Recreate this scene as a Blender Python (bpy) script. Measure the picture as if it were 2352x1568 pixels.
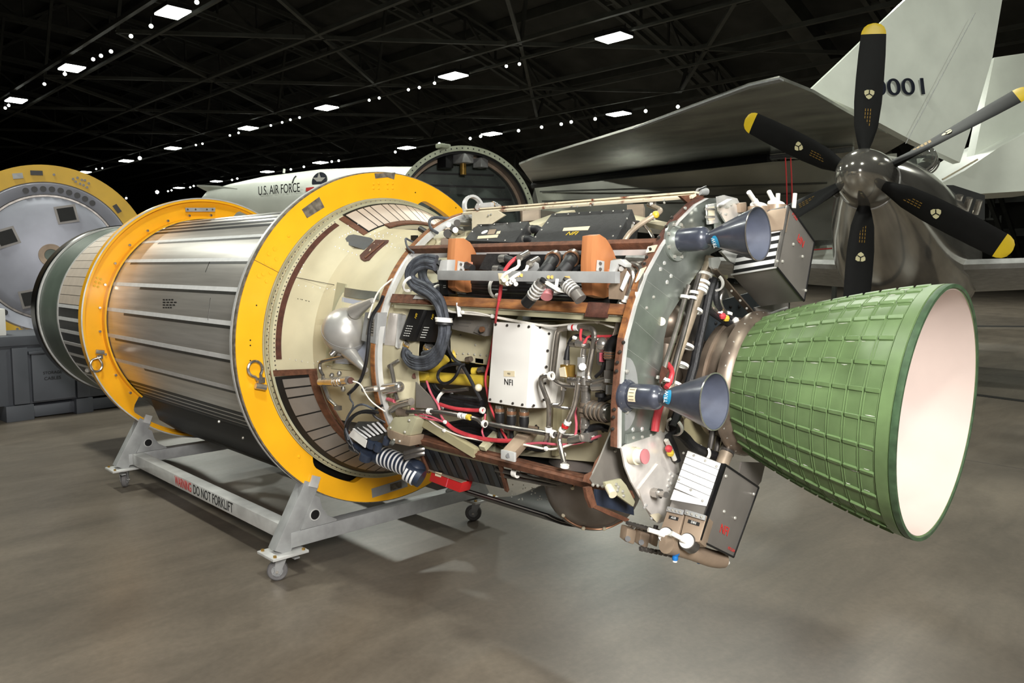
import bpy, bmesh, math, random
from mathutils import Vector, Matrix
random.seed(7)
for o in list(bpy.data.objects): bpy.data.objects.remove(o, do_unlink=True)
SC = bpy.context.scene
COL = SC.collection
V = Vector
R_ = math.radians
# ------------------------------------------------------------------ camera
FPX = 1773.085
CAM = V((3.5366, -2.5756, 1.5989))
C_R = V((0.70567, 0.70852, 0.00475)); C_U = V((-0.06868, 0.06174, 0.99573)); C_F = V((-0.70520, 0.70298, -0.09223))
cd = bpy.data.cameras.new('camera'); cd.lens = 36.0 * FPX / 2352.0; cd.sensor_width = 36.0; cd.sensor_fit = 'HORIZONTAL'
cd.clip_start = 0.05; cd.clip_end = 400
co = bpy.data.objects.new('camera', cd); COL.objects.link(co)
m = Matrix((C_R, C_U, -C_F)).transposed().to_4x4(); m.translation = CAM; co.matrix_world = m
SC.camera = co
# ------------------------------------------------------------------ view + world + flash
SC.view_settings.view_transform = 'Standard'; SC.view_settings.look = 'None'
SC.view_settings.gamma = 1.0; SC.view_settings.use_curve_mapping = False
SC.view_settings.exposure = 0.0
wd = bpy.data.worlds.new('hangar_air'); SC.world = wd; wd.use_nodes = True
bgn = wd.node_tree.nodes['Background']; bgn.inputs[0].default_value = (0.9, 0.95, 0.88, 1); bgn.inputs[1].default_value = 0.04
def area(name, loc, tgt, size, power, col=(1, 1, 1), size_y=None):
    l = bpy.data.lights.new(name, 'AREA'); l.energy = power; l.color = col; l.size = size
    if size_y: l.shape = 'RECTANGLE'; l.size_y = size_y
    o = bpy.data.objects.new(name, l); COL.objects.link(o); o.location = loc
    o.rotation_euler = (V(tgt) - V(loc)).to_track_quat('-Z', 'Y').to_euler(); return o
area('photo_flash', CAM + C_R * 0.65 + C_U * 0.95 - C_F * 1.3, (0.75, -0.3, 1.1), 0.9, 330, (1, 0.97, 0.93))
LAMP_Z = 15.0
# ------------------------------------------------------------------ unprojection of photo measurements onto real surfaces
H = 1.2085
def ray(px, py): return C_F + C_R * ((px - 1176) / FPX) - C_U * ((py - 784) / FPX)
def onX(px, py, x): d = ray(px, py); return CAM + d * ((x - CAM.x) / d.x)
def onY(px, py, y): d = ray(px, py); return CAM + d * ((y - CAM.y) / d.y)
def onZ(px, py, z): d = ray(px, py); return CAM + d * ((z - CAM.z) / d.z)
def atD(px, py, t): return CAM + ray(px, py) * t
def onC(px, py, r, yc=0, zc=0):
    d = ray(px, py); oy = CAM.y - yc; oz = CAM.z - H - zc
    a = d.y**2 + d.z**2; b = 2 * (oy * d.y + oz * d.z); c = oy * oy + oz * oz - r * r
    D = max(b * b - 4 * a * c, 0)
    return CAM + d * ((-b - math.sqrt(D)) / (2 * a))
def ST(x, r, deg): return V((x, -r * math.cos(R_(deg)), H + r * math.sin(R_(deg))))
def angof(p): return math.degrees(math.atan2(p.z - H, -p.y))
# ------------------------------------------------------------------ materials
MATS = {}
def mat(name, col, rough=0.5, metal=0.0, var=0.12, scale=6.0, bump=0.0, bscale=60.0, stretch=None, col2=None, coat=0.0, emit=None, estr=0, alpha=None, thr=None, spec=None, detail=5):
    m = bpy.data.materials.new(name); m.use_nodes = True; nt = m.node_tree; N = nt.nodes; L = nt.links
    b = N['Principled BSDF']
    b.inputs['Roughness'].default_value = rough; b.inputs['Metallic'].default_value = metal
    if coat: b.inputs['Coat Weight'].default_value = coat; b.inputs['Coat Roughness'].default_value = 0.12
    if spec is not None: b.inputs['Specular IOR Level'].default_value = spec
    tc = N.new('ShaderNodeTexCoord'); mp = N.new('ShaderNodeMapping'); L.new(tc.outputs['Object'], mp.inputs[0])
    if stretch: mp.inputs['Scale'].default_value = stretch
    nz = N.new('ShaderNodeTexNoise'); nz.inputs['Scale'].default_value = scale; nz.inputs['Detail'].default_value = detail; L.new(mp.outputs[0], nz.inputs[0])
    rp = N.new('ShaderNodeValToRGB'); L.new(nz.outputs[0], rp.inputs[0])
    c = V(col); c2 = V(col2) if col2 else c * (1 - 2.2 * var)
    lo, hi = thr if thr else (0.3, 0.7)
    rp.color_ramp.elements[0].position = lo; rp.color_ramp.elements[1].position = hi
    rp.color_ramp.elements[0].color = (*c2, 1); rp.color_ramp.elements[1].color = (*(c if col2 else c * (1 + var * 0.6)), 1)
    L.new(rp.outputs[0], b.inputs['Base Color'])
    if bump:
        n2 = N.new('ShaderNodeTexNoise'); n2.inputs['Scale'].default_value = bscale; n2.inputs['Detail'].default_value = 3; L.new(mp.outputs[0], n2.inputs[0])
        bp = N.new('ShaderNodeBump'); bp.inputs['Strength'].default_value = bump; bp.inputs['Distance'].default_value = 0.004
        L.new(n2.outputs[0], bp.inputs['Height']); L.new(bp.outputs[0], b.inputs['Normal'])
    if emit: b.inputs['Emission Color'].default_value = (*emit, 1); b.inputs['Emission Strength'].default_value = estr
    if alpha is not None:
        b.inputs['Transmission Weight'].default_value = alpha
    MATS[name] = m; return m
def srgb(r, g, b):
    f = lambda v: (v / 255 / 12.92) if v / 255 <= 0.04045 else ((v / 255 + 0.055) / 1.055) ** 2.4
    return (f(r), f(g), f(b))
M = MATS
def concrete():
    """polished hangar slab: broad mottling, cloudy tyre-scuffed drifts and a fine grain"""
    m = bpy.data.materials.new('concrete'); m.use_nodes = True; nt = m.node_tree; N = nt.nodes; L = nt.links; b = N['Principled BSDF']
    tc = N.new('ShaderNodeTexCoord'); cols = []
    def noise(scale, detail, st, lo, hi, c0, c1, rough=0.6, dist=0.0):
        mp = N.new('ShaderNodeMapping'); mp.inputs['Scale'].default_value = st; mp.inputs['Rotation'].default_value = (0, 0, 0.5); L.new(tc.outputs['Object'], mp.inputs[0])
        n = N.new('ShaderNodeTexNoise'); n.inputs['Scale'].default_value = scale; n.inputs['Detail'].default_value = detail; n.inputs['Roughness'].default_value = rough; n.inputs['Distortion'].default_value = dist; L.new(mp.outputs[0], n.inputs[0])
        r = N.new('ShaderNodeValToRGB'); r.color_ramp.elements[0].position = lo; r.color_ramp.elements[1].position = hi
        r.color_ramp.elements[0].color = (*c0, 1); r.color_ramp.elements[1].color = (*c1, 1); L.new(n.outputs[0], r.inputs[0]); return r
    a = noise(0.7, 10, (1, 0.6, 1), 0.34, 0.68, srgb(92, 84, 75), srgb(122, 112, 100), 0.62, 0.3)
    c = noise(3.2, 8, (1, 0.3, 1), 0.35, 0.62, (0.72, 0.72, 0.72), (1, 1, 1), 0.7, 0.6)
    d = noise(34, 4, (1, 1, 1), 0.3, 0.7, (0.86, 0.86, 0.86), (1.05, 1.05, 1.05))
    x = a.outputs[0]
    for k in (c, d):
        mx = N.new('ShaderNodeMix'); mx.data_type = 'RGBA'; mx.blend_type = 'MULTIPLY'; mx.inputs[0].default_value = 1.0
        L.new(x, mx.inputs[6]); L.new(k.outputs[0], mx.inputs[7]); x = mx.outputs[2]
    L.new(x, b.inputs['Base Color']); b.inputs['Roughness'].default_value = 0.4
    rr = N.new('ShaderNodeMapRange'); rr.inputs[3].default_value = 0.5; rr.inputs[4].default_value = 0.34; L.new(c.outputs[0], rr.inputs[0]); L.new(rr.outputs[0], b.inputs['Roughness'])
    MATS['concrete'] = m
concrete()
mat('joint', srgb(60, 55, 50), 0.8)
mat('deck', srgb(72, 72, 68), 0.85, 0, 0.2, 0.4)
mat('steel_dark', srgb(78, 79, 74), 0.6, 0.1, 0.15, 0.8)
mat('wallm', srgb(34, 34, 33), 0.9)
mat('lamp_glass', (1, 1, 1), 0.4, emit=(0.97, 1.0, 0.9), estr=14)
mat('spot_glass', (1, 1, 1), 0.4, emit=(0.95, 1.0, 0.9), estr=10)
mat('flood_glass', (1, 1, 1), 0.4, emit=(1.0, 1.0, 0.88), estr=60)
mat('lamp_metal', srgb(50, 50, 50), 0.5, 0.4)
mat('yellow', srgb(246, 178, 28), 0.34, 0, 0.05, 5, 0.05, 90, coat=0.15)
mat('yellow_dull', srgb(222, 176, 42), 0.45, 0, 0.06, 4)
mat('chip', srgb(120, 112, 100), 0.7, 0.2, 0.3, 40)
mat('alu', srgb(214, 214, 212), 0.36, 0.3, 0.12, 8, 0.05, 120)
mat('alu_bright', srgb(225, 225, 222), 0.22, 0.6, 0.12, 14, 0.12, 30)
mat('alu_brush', srgb(198, 194, 188), 0.3, 0.6, 0.10, 5, 0.0, 50, stretch=(0.35, 7, 7))
mat('alu_plate', srgb(150, 156, 150), 0.28, 0.6, 0.25, 5, 0.04, 60)
mat('galv', srgb(165, 166, 166), 0.5, 0.3, 0.1, 12)
mat('steel', srgb(196, 192, 186), 0.22, 0.85, 0.15, 20)
mat('steel_pipe', srgb(178, 172, 164), 0.22, 0.85, 0.2, 18)
mat('dark_pipe', srgb(112, 108, 104), 0.28, 0.7, 0.2, 18)
mat('heat_steel', srgb(134, 120, 106), 0.38, 0.5, 0.3, 7, 0.04, 40)
mat('titanium', srgb(138, 130, 124), 0.34, 0.5, 0.2, 5)
mat('tan_pipe', srgb(168, 152, 132), 0.42, 0.25, 0.25, 12)
mat('beige', srgb(198, 190, 160), 0.5, 0, 0.08, 5, 0.03, 60)
mat('beige_dark', srgb(160, 152, 120), 0.55, 0, 0.12, 6)
mat('primer', srgb(170, 166, 138), 0.5, 0, 0.1, 7)
mat('cork', srgb(104, 66, 46), 0.75, 0, 0.2, 40, 0.3, 160)
mat('cork_dark', srgb(84, 48, 36), 0.75, 0, 0.2, 40, 0.3, 160)
mat('cork_light', srgb(150, 98, 50), 0.7, 0, 0.3, 26, 0.25, 120, col2=srgb(92, 52, 28), stretch=(0.5, 2, 2))
mat('cream_paint', srgb(214, 204, 178), 0.5, 0, 0.1, 9)
mat('rusty_cream', srgb(214, 204, 178), 0.6, 0, 0.1, 16, col2=srgb(120, 60, 34), thr=(0.36, 0.44))
mat('white_paint', srgb(232, 230, 224), 0.4, 0, 0.03, 3)
mat('white_strip', srgb(214, 214, 214), 0.4, 0, 0.05, 20)
mat('grey_strip', srgb(70, 70, 68), 0.4, 0.4, 0.1, 20)
mat('white_plastic', srgb(228, 226, 220), 0.45, 0, 0.05, 20)
mat('black_paint', srgb(22, 22, 23), 0.42, 0, 0.2, 12)
mat('black_crinkle', srgb(38, 38, 39), 0.62, 0, 0.2, 60, 0.35, 260)
mat('raceway', srgb(11, 11, 12), 0.42, 0, 0.2, 8, spec=0.22)
mat('black_rubber', srgb(26, 26, 28), 0.55, 0, 0.25, 30)
mat('black_gloss', srgb(17, 17, 18), 0.3, 0, 0.2, 8)
mat('cable_grey', srgb(74, 78, 86), 0.6, 0, 0.35, 30, 0.3, 90)
mat('cable_black', srgb(30, 30, 33), 0.5, 0, 0.3, 40, 0.2, 120)
mat('cable_red', srgb(196, 62, 70), 0.5, 0, 0.12, 30)
mat('cable_pink', srgb(206, 96, 112), 0.5, 0, 0.12, 30)
mat('cable_white', srgb(226, 222, 212), 0.5, 0, 0.06, 30)
mat('thruster', srgb(64, 68, 80), 0.3, 0.1, 0.1, 30, 0.02, 100, coat=0.3)
mat('thruster_in', srgb(78, 83, 98), 0.5, 0, 0.06, 30)
mat('decal_blue', srgb(40, 150, 196), 0.4, 0, 0.05)
mat('nozzle_green', srgb(99, 122, 80), 0.45, 0, 0.14, 9, 0.06, 60)
mat('nozzle_rib', srgb(102, 126, 83), 0.45, 0, 0.14, 30, col2=srgb(91, 114, 73))
mat('nozzle_edge', srgb(60, 84, 58), 0.5, 0, 0.2, 30)
mat('scuff', srgb(196, 200, 186), 0.6, 0, 0.2, 60)
mat('nozzle_in', srgb(200, 184, 176), 0.4, 0, 0.05, 3, 0.02, 40)
mat('nozzle_lip', srgb(214, 184, 158), 0.5, 0, 0.06, 6)
mat('wood', srgb(192, 128, 82), 0.5, 0, 0.2, 9, 0.06, 60, col2=srgb(150, 90, 52), stretch=(4, 1, 0.35))
mat('sphere_metal', srgb(184, 182, 178), 0.36, 0.5, 0.06, 9)
mat('window_pale', srgb(168, 174, 188), 0.3, 0, 0.05, 3)
mat('wheel_grey', srgb(116, 114, 114), 0.6, 0, 0.1, 20)
mat('wood_edge', srgb(186, 112, 66), 0.5, 0, 0.2, 12, col2=srgb(140, 74, 42), stretch=(9, 1, 0.5))
mat('green_grey', srgb(92, 104, 94), 0.45, 0.1, 0.1, 5)
mat('panel_grey', srgb(150, 143, 136), 0.38, 0.4, 0.06, 10)
mat('panel_pale', srgb(206, 192, 178), 0.45, 0.1, 0.05, 10)
mat('panel_dark', srgb(48, 54, 60), 0.5, 0, 0.1, 20)
mat('box_grey', srgb(136, 131, 124), 0.36, 0.3, 0.08, 12)
mat('box_dark', srgb(112, 108, 103), 0.36, 0.2, 0.08, 8)
mat('brass', srgb(176, 140, 70), 0.3, 0.6, 0.15, 20)
mat('copper', srgb(158, 116, 88), 0.34, 0.6, 0.15, 20)
mat('strut_yellow', srgb(206, 178, 62), 0.4, 0, 0.14, 14)
mat('red', srgb(188, 34, 36), 0.4, 0, 0.06, 5)
mat('red_print', srgb(186, 40, 36), 0.6, 0, 0.05)
mat('black_print', srgb(24, 24, 24), 0.6, 0, 0.05)
mat('yellow_print', srgb(214, 180, 40), 0.6, 0, 0.05)
mat('white_print', srgb(220, 220, 216), 0.6, 0, 0.05)
mat('paper', srgb(222, 208, 176), 0.6, 0, 0.04)
mat('blue_cap', srgb(24, 110, 186), 0.4, 0, 0.05)
mat('pink_cap', srgb(190, 120, 124), 0.4, 0, 0.05)
mat('foil', srgb(238, 232, 226), 0.26, 0.4, 0.14, 9, 0.4, 14)
mat('tan_metal', srgb(166, 146, 126), 0.45, 0.4, 0.12, 10)
mat('navy', srgb(44, 52, 68), 0.4, 0.1, 0.15, 20)
mat('disc_grey', srgb(166, 168, 180), 0.42, 0.3, 0.08, 2.5)
mat('container', srgb(84, 87, 94), 0.5, 0.05, 0.08, 3)
mat('air_white', srgb(232, 236, 226), 0.3, 0, 0.05, 1.0, coat=0.25)
mat('air_navy', srgb(20, 26, 44), 0.4)
mat('wing_grey', srgb(206, 206, 196), 0.22, 0.75, 0.2, 0.5, 0.02, 3, stretch=(1, 3, 1))
mat('matte_dark', srgb(30, 30, 30), 0.7)  # plain matte near-black for hatches, exhaust bay and hinge gap
mat('polished', srgb(184, 180, 172), 0.12, 0.8, 0.15, 1.6, 0.05, 5)
mat('shroud', srgb(92, 102, 96), 0.35, 0.2, 0.25, 3)
mat('shroud_rim', srgb(166, 172, 150), 0.45, 0.1, 0.12, 8)
mat('prop_black', srgb(13, 13, 13), 0.6, 0, 0.15, 10, spec=0.25)
mat('prop_tip', srgb(230, 196, 40), 0.4, 0, 0.04)
mat('decal_cream', srgb(222, 214, 170), 0.5, 0, 0.03)
mat('glass', srgb(200, 205, 200), 0.05, 0, 0.02, alpha=0.9)
mat('rivet', srgb(196, 194, 186), 0.35, 0.6, 0.1, 20)
mat('rivet_dark', srgb(64, 60, 56), 0.4, 0.6, 0.1, 20)
# ------------------------------------------------------------------ mesh builder
ORI = {}
class MB:
    def __init__(s): s.v = []; s.f = []
    def add(s, vs, fs):
        n = len(s.v); s.v += [V(p) for p in vs]; s.f += [tuple(i + n for i in f) for f in fs]; return s
    def quad(s, *p): return s.add(p, [tuple(range(len(p)))])
    def box(s, c, size, rot=None):
        x, y, z = size[0] / 2, size[1] / 2, size[2] / 2; c = V(c)
        P = [V((i, j, k)) for k in (-z, z) for (i, j) in ((-x, -y), (x, -y), (x, y), (-x, y))]
        if rot is not None: P = [rot @ p for p in P]
        return s.add([p + c for p in P], [(0, 3, 2, 1), (4, 5, 6, 7), (0, 1, 5, 4), (1, 2, 6, 5), (2, 3, 7, 6), (3, 0, 4, 7)])
    def b2(s, a, b):  # axis box from min to max
        a = V(a); b = V(b); return s.box((a + b) / 2, [abs(q) for q in (b - a)])
    def extr(s, poly, vec):
        n = len(poly); P = [V(p) for p in poly]; vec = V(vec)
        fs = [tuple(range(n)), tuple(range(2 * n - 1, n - 1, -1))] + [(i, (i + 1) % n, n + (i + 1) % n, n + i) for i in range(n)]
        return s.add(P + [p + vec for p in P], fs)
    def bar(s, a, b, w, h, up=(0, 0, 1)):
        a = V(a); b = V(b); d = (b - a).normalized(); u = V(up); sd = d.cross(u).normalized(); u = sd.cross(d).normalized()
        q = [sd * (w / 2) + u * (h / 2), -sd * (w / 2) + u * (h / 2), -sd * (w / 2) - u * (h / 2), sd * (w / 2) - u * (h / 2)]
        return s.extr([a + k for k in q], b - a)
    def cyl(s, a, b, r0, r1=None, n=16, cap=True):
        return s.tube([a, b], [r0, r0 if r1 is None else r1], n, 0, cap)
    def tube(s, pts, r, n=10, smooth=2, cap=True):
        P = [V(p) for p in pts]
        rad = list(r) if isinstance(r, (list, tuple)) else None
        for _ in range(smooth if len(P) > 2 and rad is None else 0):
            Q = [P[0]]
            for i in range(len(P) - 1):
                a, b = P[i], P[i + 1]
                if i > 0: Q.append(a * 0.75 + b * 0.25)
                if i < len(P) - 2: Q.append(a * 0.25 + b * 0.75)
            Q.append(P[-1]); P = Q
        if rad is None: rad = [r] * len(P)
        t = (P[1] - P[0]).normalized(); u = t.orthogonal().normalized(); vs = []; fs = []
        for i, p in enumerate(P):
            if i == 0: tt = (P[1] - P[0])
            elif i == len(P) - 1: tt = P[-1] - P[-2]
            else: tt = (P[i + 1] - P[i - 1])
            tt = tt.normalized() if tt.length > 1e-9 else t
            u = u - tt * u.dot(tt); u = u.normalized() if u.length > 1e-6 else tt.orthogonal().normalized(); w = tt.cross(u); t = tt
            for k in range(n):
                a = 2 * math.pi * k / n; vs.append(p + (u * math.cos(a) + w * math.sin(a)) * rad[i])
        for i in range(len(P) - 1):
            for k in range(n):
                k2 = (k + 1) % n; fs.append((i * n + k, i * n + k2, (i + 1) * n + k2, (i + 1) * n + k))
        if cap: fs.append(tuple(range(n - 1, -1, -1))); fs.append(tuple((len(P) - 1) * n + k for k in range(n)))
        return s.add(vs, fs)
    def lathe(s, prof, o, ax, n=32, closed=False, a0=0, a1=360, ref=None):
        o = V(o); ax = V(ax).normalized()
        u = (V(ref) - ax * V(ref).dot(ax)).normalized() if ref else ax.orthogonal().normalized(); w = ax.cross(u)
        full = abs(a1 - a0) >= 359.99; k = n if full else n + 1; vs = []; fs = []
        for (h, r) in prof:
            for i in range(k):
                a = R_(a0 + (a1 - a0) * i / n); vs.append(o + ax * h + (u * math.cos(a) + w * math.sin(a)) * r)
        m = len(prof); rng = m if closed else m - 1
        for j in range(rng):
            j2 = (j + 1) % m
            for i in range(n):
                i2 = (i + 1) % k if full else i + 1
                fs.append((j * k + i, j * k + i2, j2 * k + i2, j2 * k + i))
        if closed and not full:
            fs.append(tuple(j * k for j in range(m))); fs.append(tuple(j * k + n for j in reversed(range(m))))
        return s.add(vs, fs)
    def sphere(s, c, r, n=16, sc=(1, 1, 1)):
        c = V(c); m = n // 2; vs = [c + V((0, 0, r * sc[2]))]; fs = []
        for j in range(1, m):
            t = math.pi * j / m
            for i in range(n):
                a = 2 * math.pi * i / n; vs.append(c + V((r * sc[0] * math.sin(t) * math.cos(a), r * sc[1] * math.sin(t) * math.sin(a), r * sc[2] * math.cos(t))))
        vs.append(c - V((0, 0, r * sc[2]))); e = len(vs) - 1
        for i in range(n):
            fs.append((0, 1 + i, 1 + (i + 1) % n)); fs.append((e, e - 1 - i, e - 1 - (i + 1) % n))
        for j in range(m - 2):
            for i in range(n): a = 1 + j * n; b = a + n; fs.append((a + i, b + i, b + (i + 1) % n, a + (i + 1) % n))
        return s.add(vs, fs)
    def stripST(s, x0, x1, r0, r1, a0, a1, th, n=6):
        """curved patch on the stage's (conical) skin, th thick"""
        vs = []; fs = []
        for t in (0, th):
            for i in range(n + 1):
                a = a0 + (a1 - a0) * i / n
                vs += [ST(x0, r0 + t, a), ST(x1, r1 + t, a)]
        m = 2 * (n + 1)
        for i in range(n):
            k = 2 * i; fs.append((m + k, m + k + 1, m + k + 3, m + k + 2)); fs.append((k, k + 2, k + 3, k + 1))
            fs.append((k, k + 2 + 0, m + k + 2, m + k)); fs.append((k + 1, m + k + 1, m + k + 3, k + 3))
        fs.append((0, m, m + 1, 1)); k = 2 * n; fs.append((k, k + 1, m + k + 1, m + k))
        return s.add(vs, fs)
    def build(s, name, mt, parent=None, bevel=0, seg=2, sharp=35, local=False):
        """link everything collected so far as one mesh object, its origin at its own centre"""
        lo = V((min(p[i] for p in s.v) for i in range(3))); hi = V((max(p[i] for p in s.v) for i in range(3)))
        c = V((0, 0, 0)) if local else (lo + hi) / 2
        me = bpy.data.meshes.new(name); me.from_pydata([p - c for p in s.v], [], s.f)
        bm = bmesh.new(); bm.from_mesh(me)
        bmesh.ops.remove_doubles(bm, verts=bm.verts, dist=1e-6)
        bmesh.ops.recalc_face_normals(bm, faces=bm.faces)
        if bevel:
            ed = [e for e in bm.edges if len(e.link_faces) == 2 and e.calc_face_angle(0) > R_(40)]
            bmesh.ops.bevel(bm, geom=ed, offset=bevel, segments=seg, affect='EDGES', profile=0.6, clamp_overlap=True)
        bm.to_mesh(me); bm.free()
        me.polygons.foreach_set('use_smooth', [True] * len(me.polygons)); me.set_sharp_from_angle(angle=R_(sharp))
        me.materials.append(M[mt])
        o = bpy.data.objects.new(name, me); COL.objects.link(o)
        po = V((0, 0, 0))
        if parent: o.parent = parent; po = ORI[parent.name]
        o.location = c - po; ORI[o.name] = c
        return o
def tag(o, label=None, cat=None, group=None, kind=None):
    if label: o['label'] = label
    if cat: o['category'] = cat
    if group: o['group'] = group
    if kind: o['kind'] = kind
    return o
def thing(name, loc, label, cat, group=None, kind=None):
    o = bpy.data.objects.new(name, None); COL.objects.link(o); o.empty_display_size = 0.1; o.location = loc; ORI[o.name] = V(loc)
    return tag(o, label, cat, group, kind)
def inst(o, name, parent, mtx):
    """a further copy of a piece sharing its mesh; mtx is its world matrix"""
    c = bpy.data.objects.new(name, o.data); COL.objects.link(c)
    ORI[c.name] = V(mtx.translation)
    if parent: c.parent = parent; mtx = Matrix.Translation(-ORI[parent.name]) @ mtx
    c.matrix_basis = mtx; return c
def copy_tree(o, loc, label=None):
    """copy a thing with its parts and sub-parts to a new place"""
    def rec(a, par):
        c = a.copy(); COL.objects.link(c); c.parent = par
        for ch in list(a.children): rec(ch, c)
        return c
    c = rec(o, None); c.location = loc
    if label: c['label'] = label
    return c
def text(body, name, mt, parent, org, xd, yd, size, th=0.0006, align='CENTER', sx=1.0):
    cu = bpy.data.curves.new('lettering_source', 'FONT'); cu.body = body; cu.size = size; cu.align_x = align; cu.align_y = 'CENTER'; cu.extrude = th
    t = bpy.data.objects.new('lettering_source', cu); COL.objects.link(t)
    bpy.context.view_layer.update()
    me = bpy.data.meshes.new_from_object(t); bpy.data.objects.remove(t, do_unlink=True); bpy.data.curves.remove(cu)
    xd = V(xd).normalized(); yd = V(yd); yd = (yd - xd * yd.dot(xd)).normalized(); zd = xd.cross(yd)
    mx = Matrix((xd * sx, yd, zd)).transposed().to_4x4(); me.transform(mx)
    me.name = name; me.materials.clear(); me.materials.append(M[mt])
    o = bpy.data.objects.new(name, me); COL.objects.link(o); o.parent = parent
    o.location = V(org) - ORI[parent.name]; ORI[o.name] = V(org); return o
def frame(p, n, up=(0, 0, 1)):
    n = V(n).normalized(); u = V(up); u = (u - n * u.dot(n)).normalized(); r = u.cross(n); return V(p), r, u, n
def Y(px, py, y=-0.6): return onY(px, py, y)
# ================================================================== SETTING
o = MB().b2((-170, -40, -0.3), (40, 110, 0)).build('floor', 'concrete'); tag(o, kind='structure'); FLOOR = o
for a, b in (((-60, 4.75), (40, 4.75)), ((-60, 11.2), (40, 11.2)), ((-9.5, -40), (-9.5, 60)), ((7.0, -40), (7.0, 60))):
    MB().b2((a[0] - 0.006, a[1] - 0.006, -0.002), (b[0] + 0.006, b[1] + 0.006, 0.0006)).build('floor_joint', 'joint', FLOOR)
tag(MB().b2((-171, -41, 0), (-170, 111, 30)).build('wall_left', 'wallm'), kind='structure')
tag(MB().b2((-171, 110, 0), (41, 111, 30)).build('wall_back', 'wallm'), kind='structure')
tag(MB().b2((40, -41, 0), (41, 111, 30)).build('wall_right', 'wallm'), kind='structure')
tag(MB().b2((-171, -41, 0), (41, -40, 30)).build('wall_front', 'wallm'), kind='structure')
def roof_z(y): return 27.0 - 0.0042 * (y - 14) ** 2
ys = [-40 + 150 * i / 30 for i in range(31)]
mb = MB(); prof = [(-171, y, roof_z(y)) for y in ys] + [(-171, y, roof_z(y) + 0.3) for y in reversed(ys)]
CEIL = tag(mb.extr(prof, (212, 0, 0)).build('ceiling', 'deck'), kind='structure')
# purlins along the hangar, arched trusses across it
for i in range(0, 31):
    y = ys[i]
    if -10 < y < 100: MB().b2((-150, y - 0.15, roof_z(y) - 0.75), (30, y + 0.15, roof_z(y) - 0.02)).build('purlin', 'steel_dark', CEIL)
def truss(x, deep, w):
    m = MB(); yy = [-12 + 3.6 * i for i in range(34)]
    top = [V((x, y, roof_z(y) - 0.9)) for y in yy]; bot = [V((x, y, roof_z(y) - deep)) for y in yy]
    for i in range(len(yy) - 1):
        for dx in (-0.5, 0.5):
            d = V((dx, 0, 0)); m.bar(top[i] + d, top[i + 1] + d, w, w); m.bar(bot[i] + d, bot[i + 1] + d, w, w)
        a, b = (top[i], bot[i + 1]) if i % 2 else (bot[i], top[i + 1])
        m.bar(a, b, w * 0.6, w * 0.6, (1, 0, 0)); m.bar(bot[i] - V((0.5, 0, 0)), bot[i] + V((0.5, 0, 0)), w * .6, w * .6); m.bar(top[i], bot[i], w * .5, w * .5, (1, 0, 0))
    return m
for x in (-16, -31.5, -47, -62.5, -78, -93.5, -109, -124.5): truss(x, 3.4, 0.32).build('roof_truss', 'steel_dark', CEIL)
m = MB()
for i in range(30):
    a = V((-22, ys[i], roof_z(ys[i]) - 2.2)); b = V((-22, ys[i + 1], roof_z(ys[i + 1]) - 2.2)); m.bar(a, b, 1.4, 1.2)
m.build('air_duct', 'steel_dark', CEIL)
for y in (14.3, 23.5, 33.0, 42, 51.0, 60): # cable trays and bracing that carry the lamps
    MB().b2((-150, y - 0.75, LAMP_Z + 0.55), (30, y - 0.5, LAMP_Z + 0.8)).build('lamp_rail', 'steel_dark', CEIL)
    MB().b2((-150, y + 1.2, LAMP_Z + 0.2), (30, y + 1.4, LAMP_Z + 0.35)).build('lamp_rail', 'steel_dark', CEIL)
for k, x in enumerate((-16, -31.5, -47, -62.5, -78, -93.5)):
    for (ya, yb) in ((14.3, 33), (33, 51)):
        m = MB(); m.bar((x, ya, LAMP_Z + 0.7), (x - 15.5, yb, LAMP_Z + 0.7), 0.22, 0.22); m.bar((x - 15.5, ya, LAMP_Z + 0.7), (x, yb, LAMP_Z + 0.7), 0.22, 0.22)
        m.build('wind_brace', 'steel_dark', CEIL)
    for y in (14.3, 33, 51): MB().bar((x, y, LAMP_Z + 0.7), (x, y + 1, roof_z(y) - 3.2), 0.2, 0.2, (1, 0, 0)).build('hanger_post', 'steel_dark', CEIL)
# ------------------------------------------------------------------ hangar lamps
def ceiling_light(p, label, power=0):
    t = thing('ceiling_light', p, label, 'light', 'hangar lamp fixtures')
    MB().box(p + V((0, 0, 0.12)), (1.9, 1.3, 0.22)).build('housing', 'lamp_metal', t)
    for k in range(4): MB().box(p + V((-0.69 + 0.46 * k, 0, -0.02)), (0.42, 1.2, 0.1)).build('tube_lens', 'lamp_glass', t)
    for k in (-1, 1): MB().cyl(p + V((0.8 * k, 0, 0.2)), p + V((0.8 * k, 0, 0.6)), 0.03, n=6).build('hanger', 'lamp_metal', t)
    if power:
        l = bpy.data.lights.new('lamp_light', 'AREA'); l.energy = power; l.color = (0.97, 1.0, 0.9); l.shape = 'RECTANGLE'; l.size = 1.8; l.size_y = 1.2
        lo = bpy.data.objects.new('lamp_light', l); COL.objects.link(lo); lo.parent = t; lo.location = (0, 0, -0.1)
ordn = ['nearest', 'second', 'third', 'fourth', 'fifth', 'sixth', 'seventh']
ordw = 'first second third fourth fifth sixth seventh eighth ninth tenth eleventh twelfth thirteenth fourteenth fifteenth sixteenth seventeenth eighteenth nineteenth twentieth twenty-first'.split()
rowsL = {'highest row': [(397, 28), (165, 156), (37, 230)],
         'middle row': [(1410, 86), (1041, 174), (750, 247), (570, 294), (397, 340), (290, 369), (195, 395)],
         'lowest row': [(1421, 261), (1129, 307), (934, 339), (736, 373), (614, 394), (497, 416), (411, 431)]}
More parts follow.
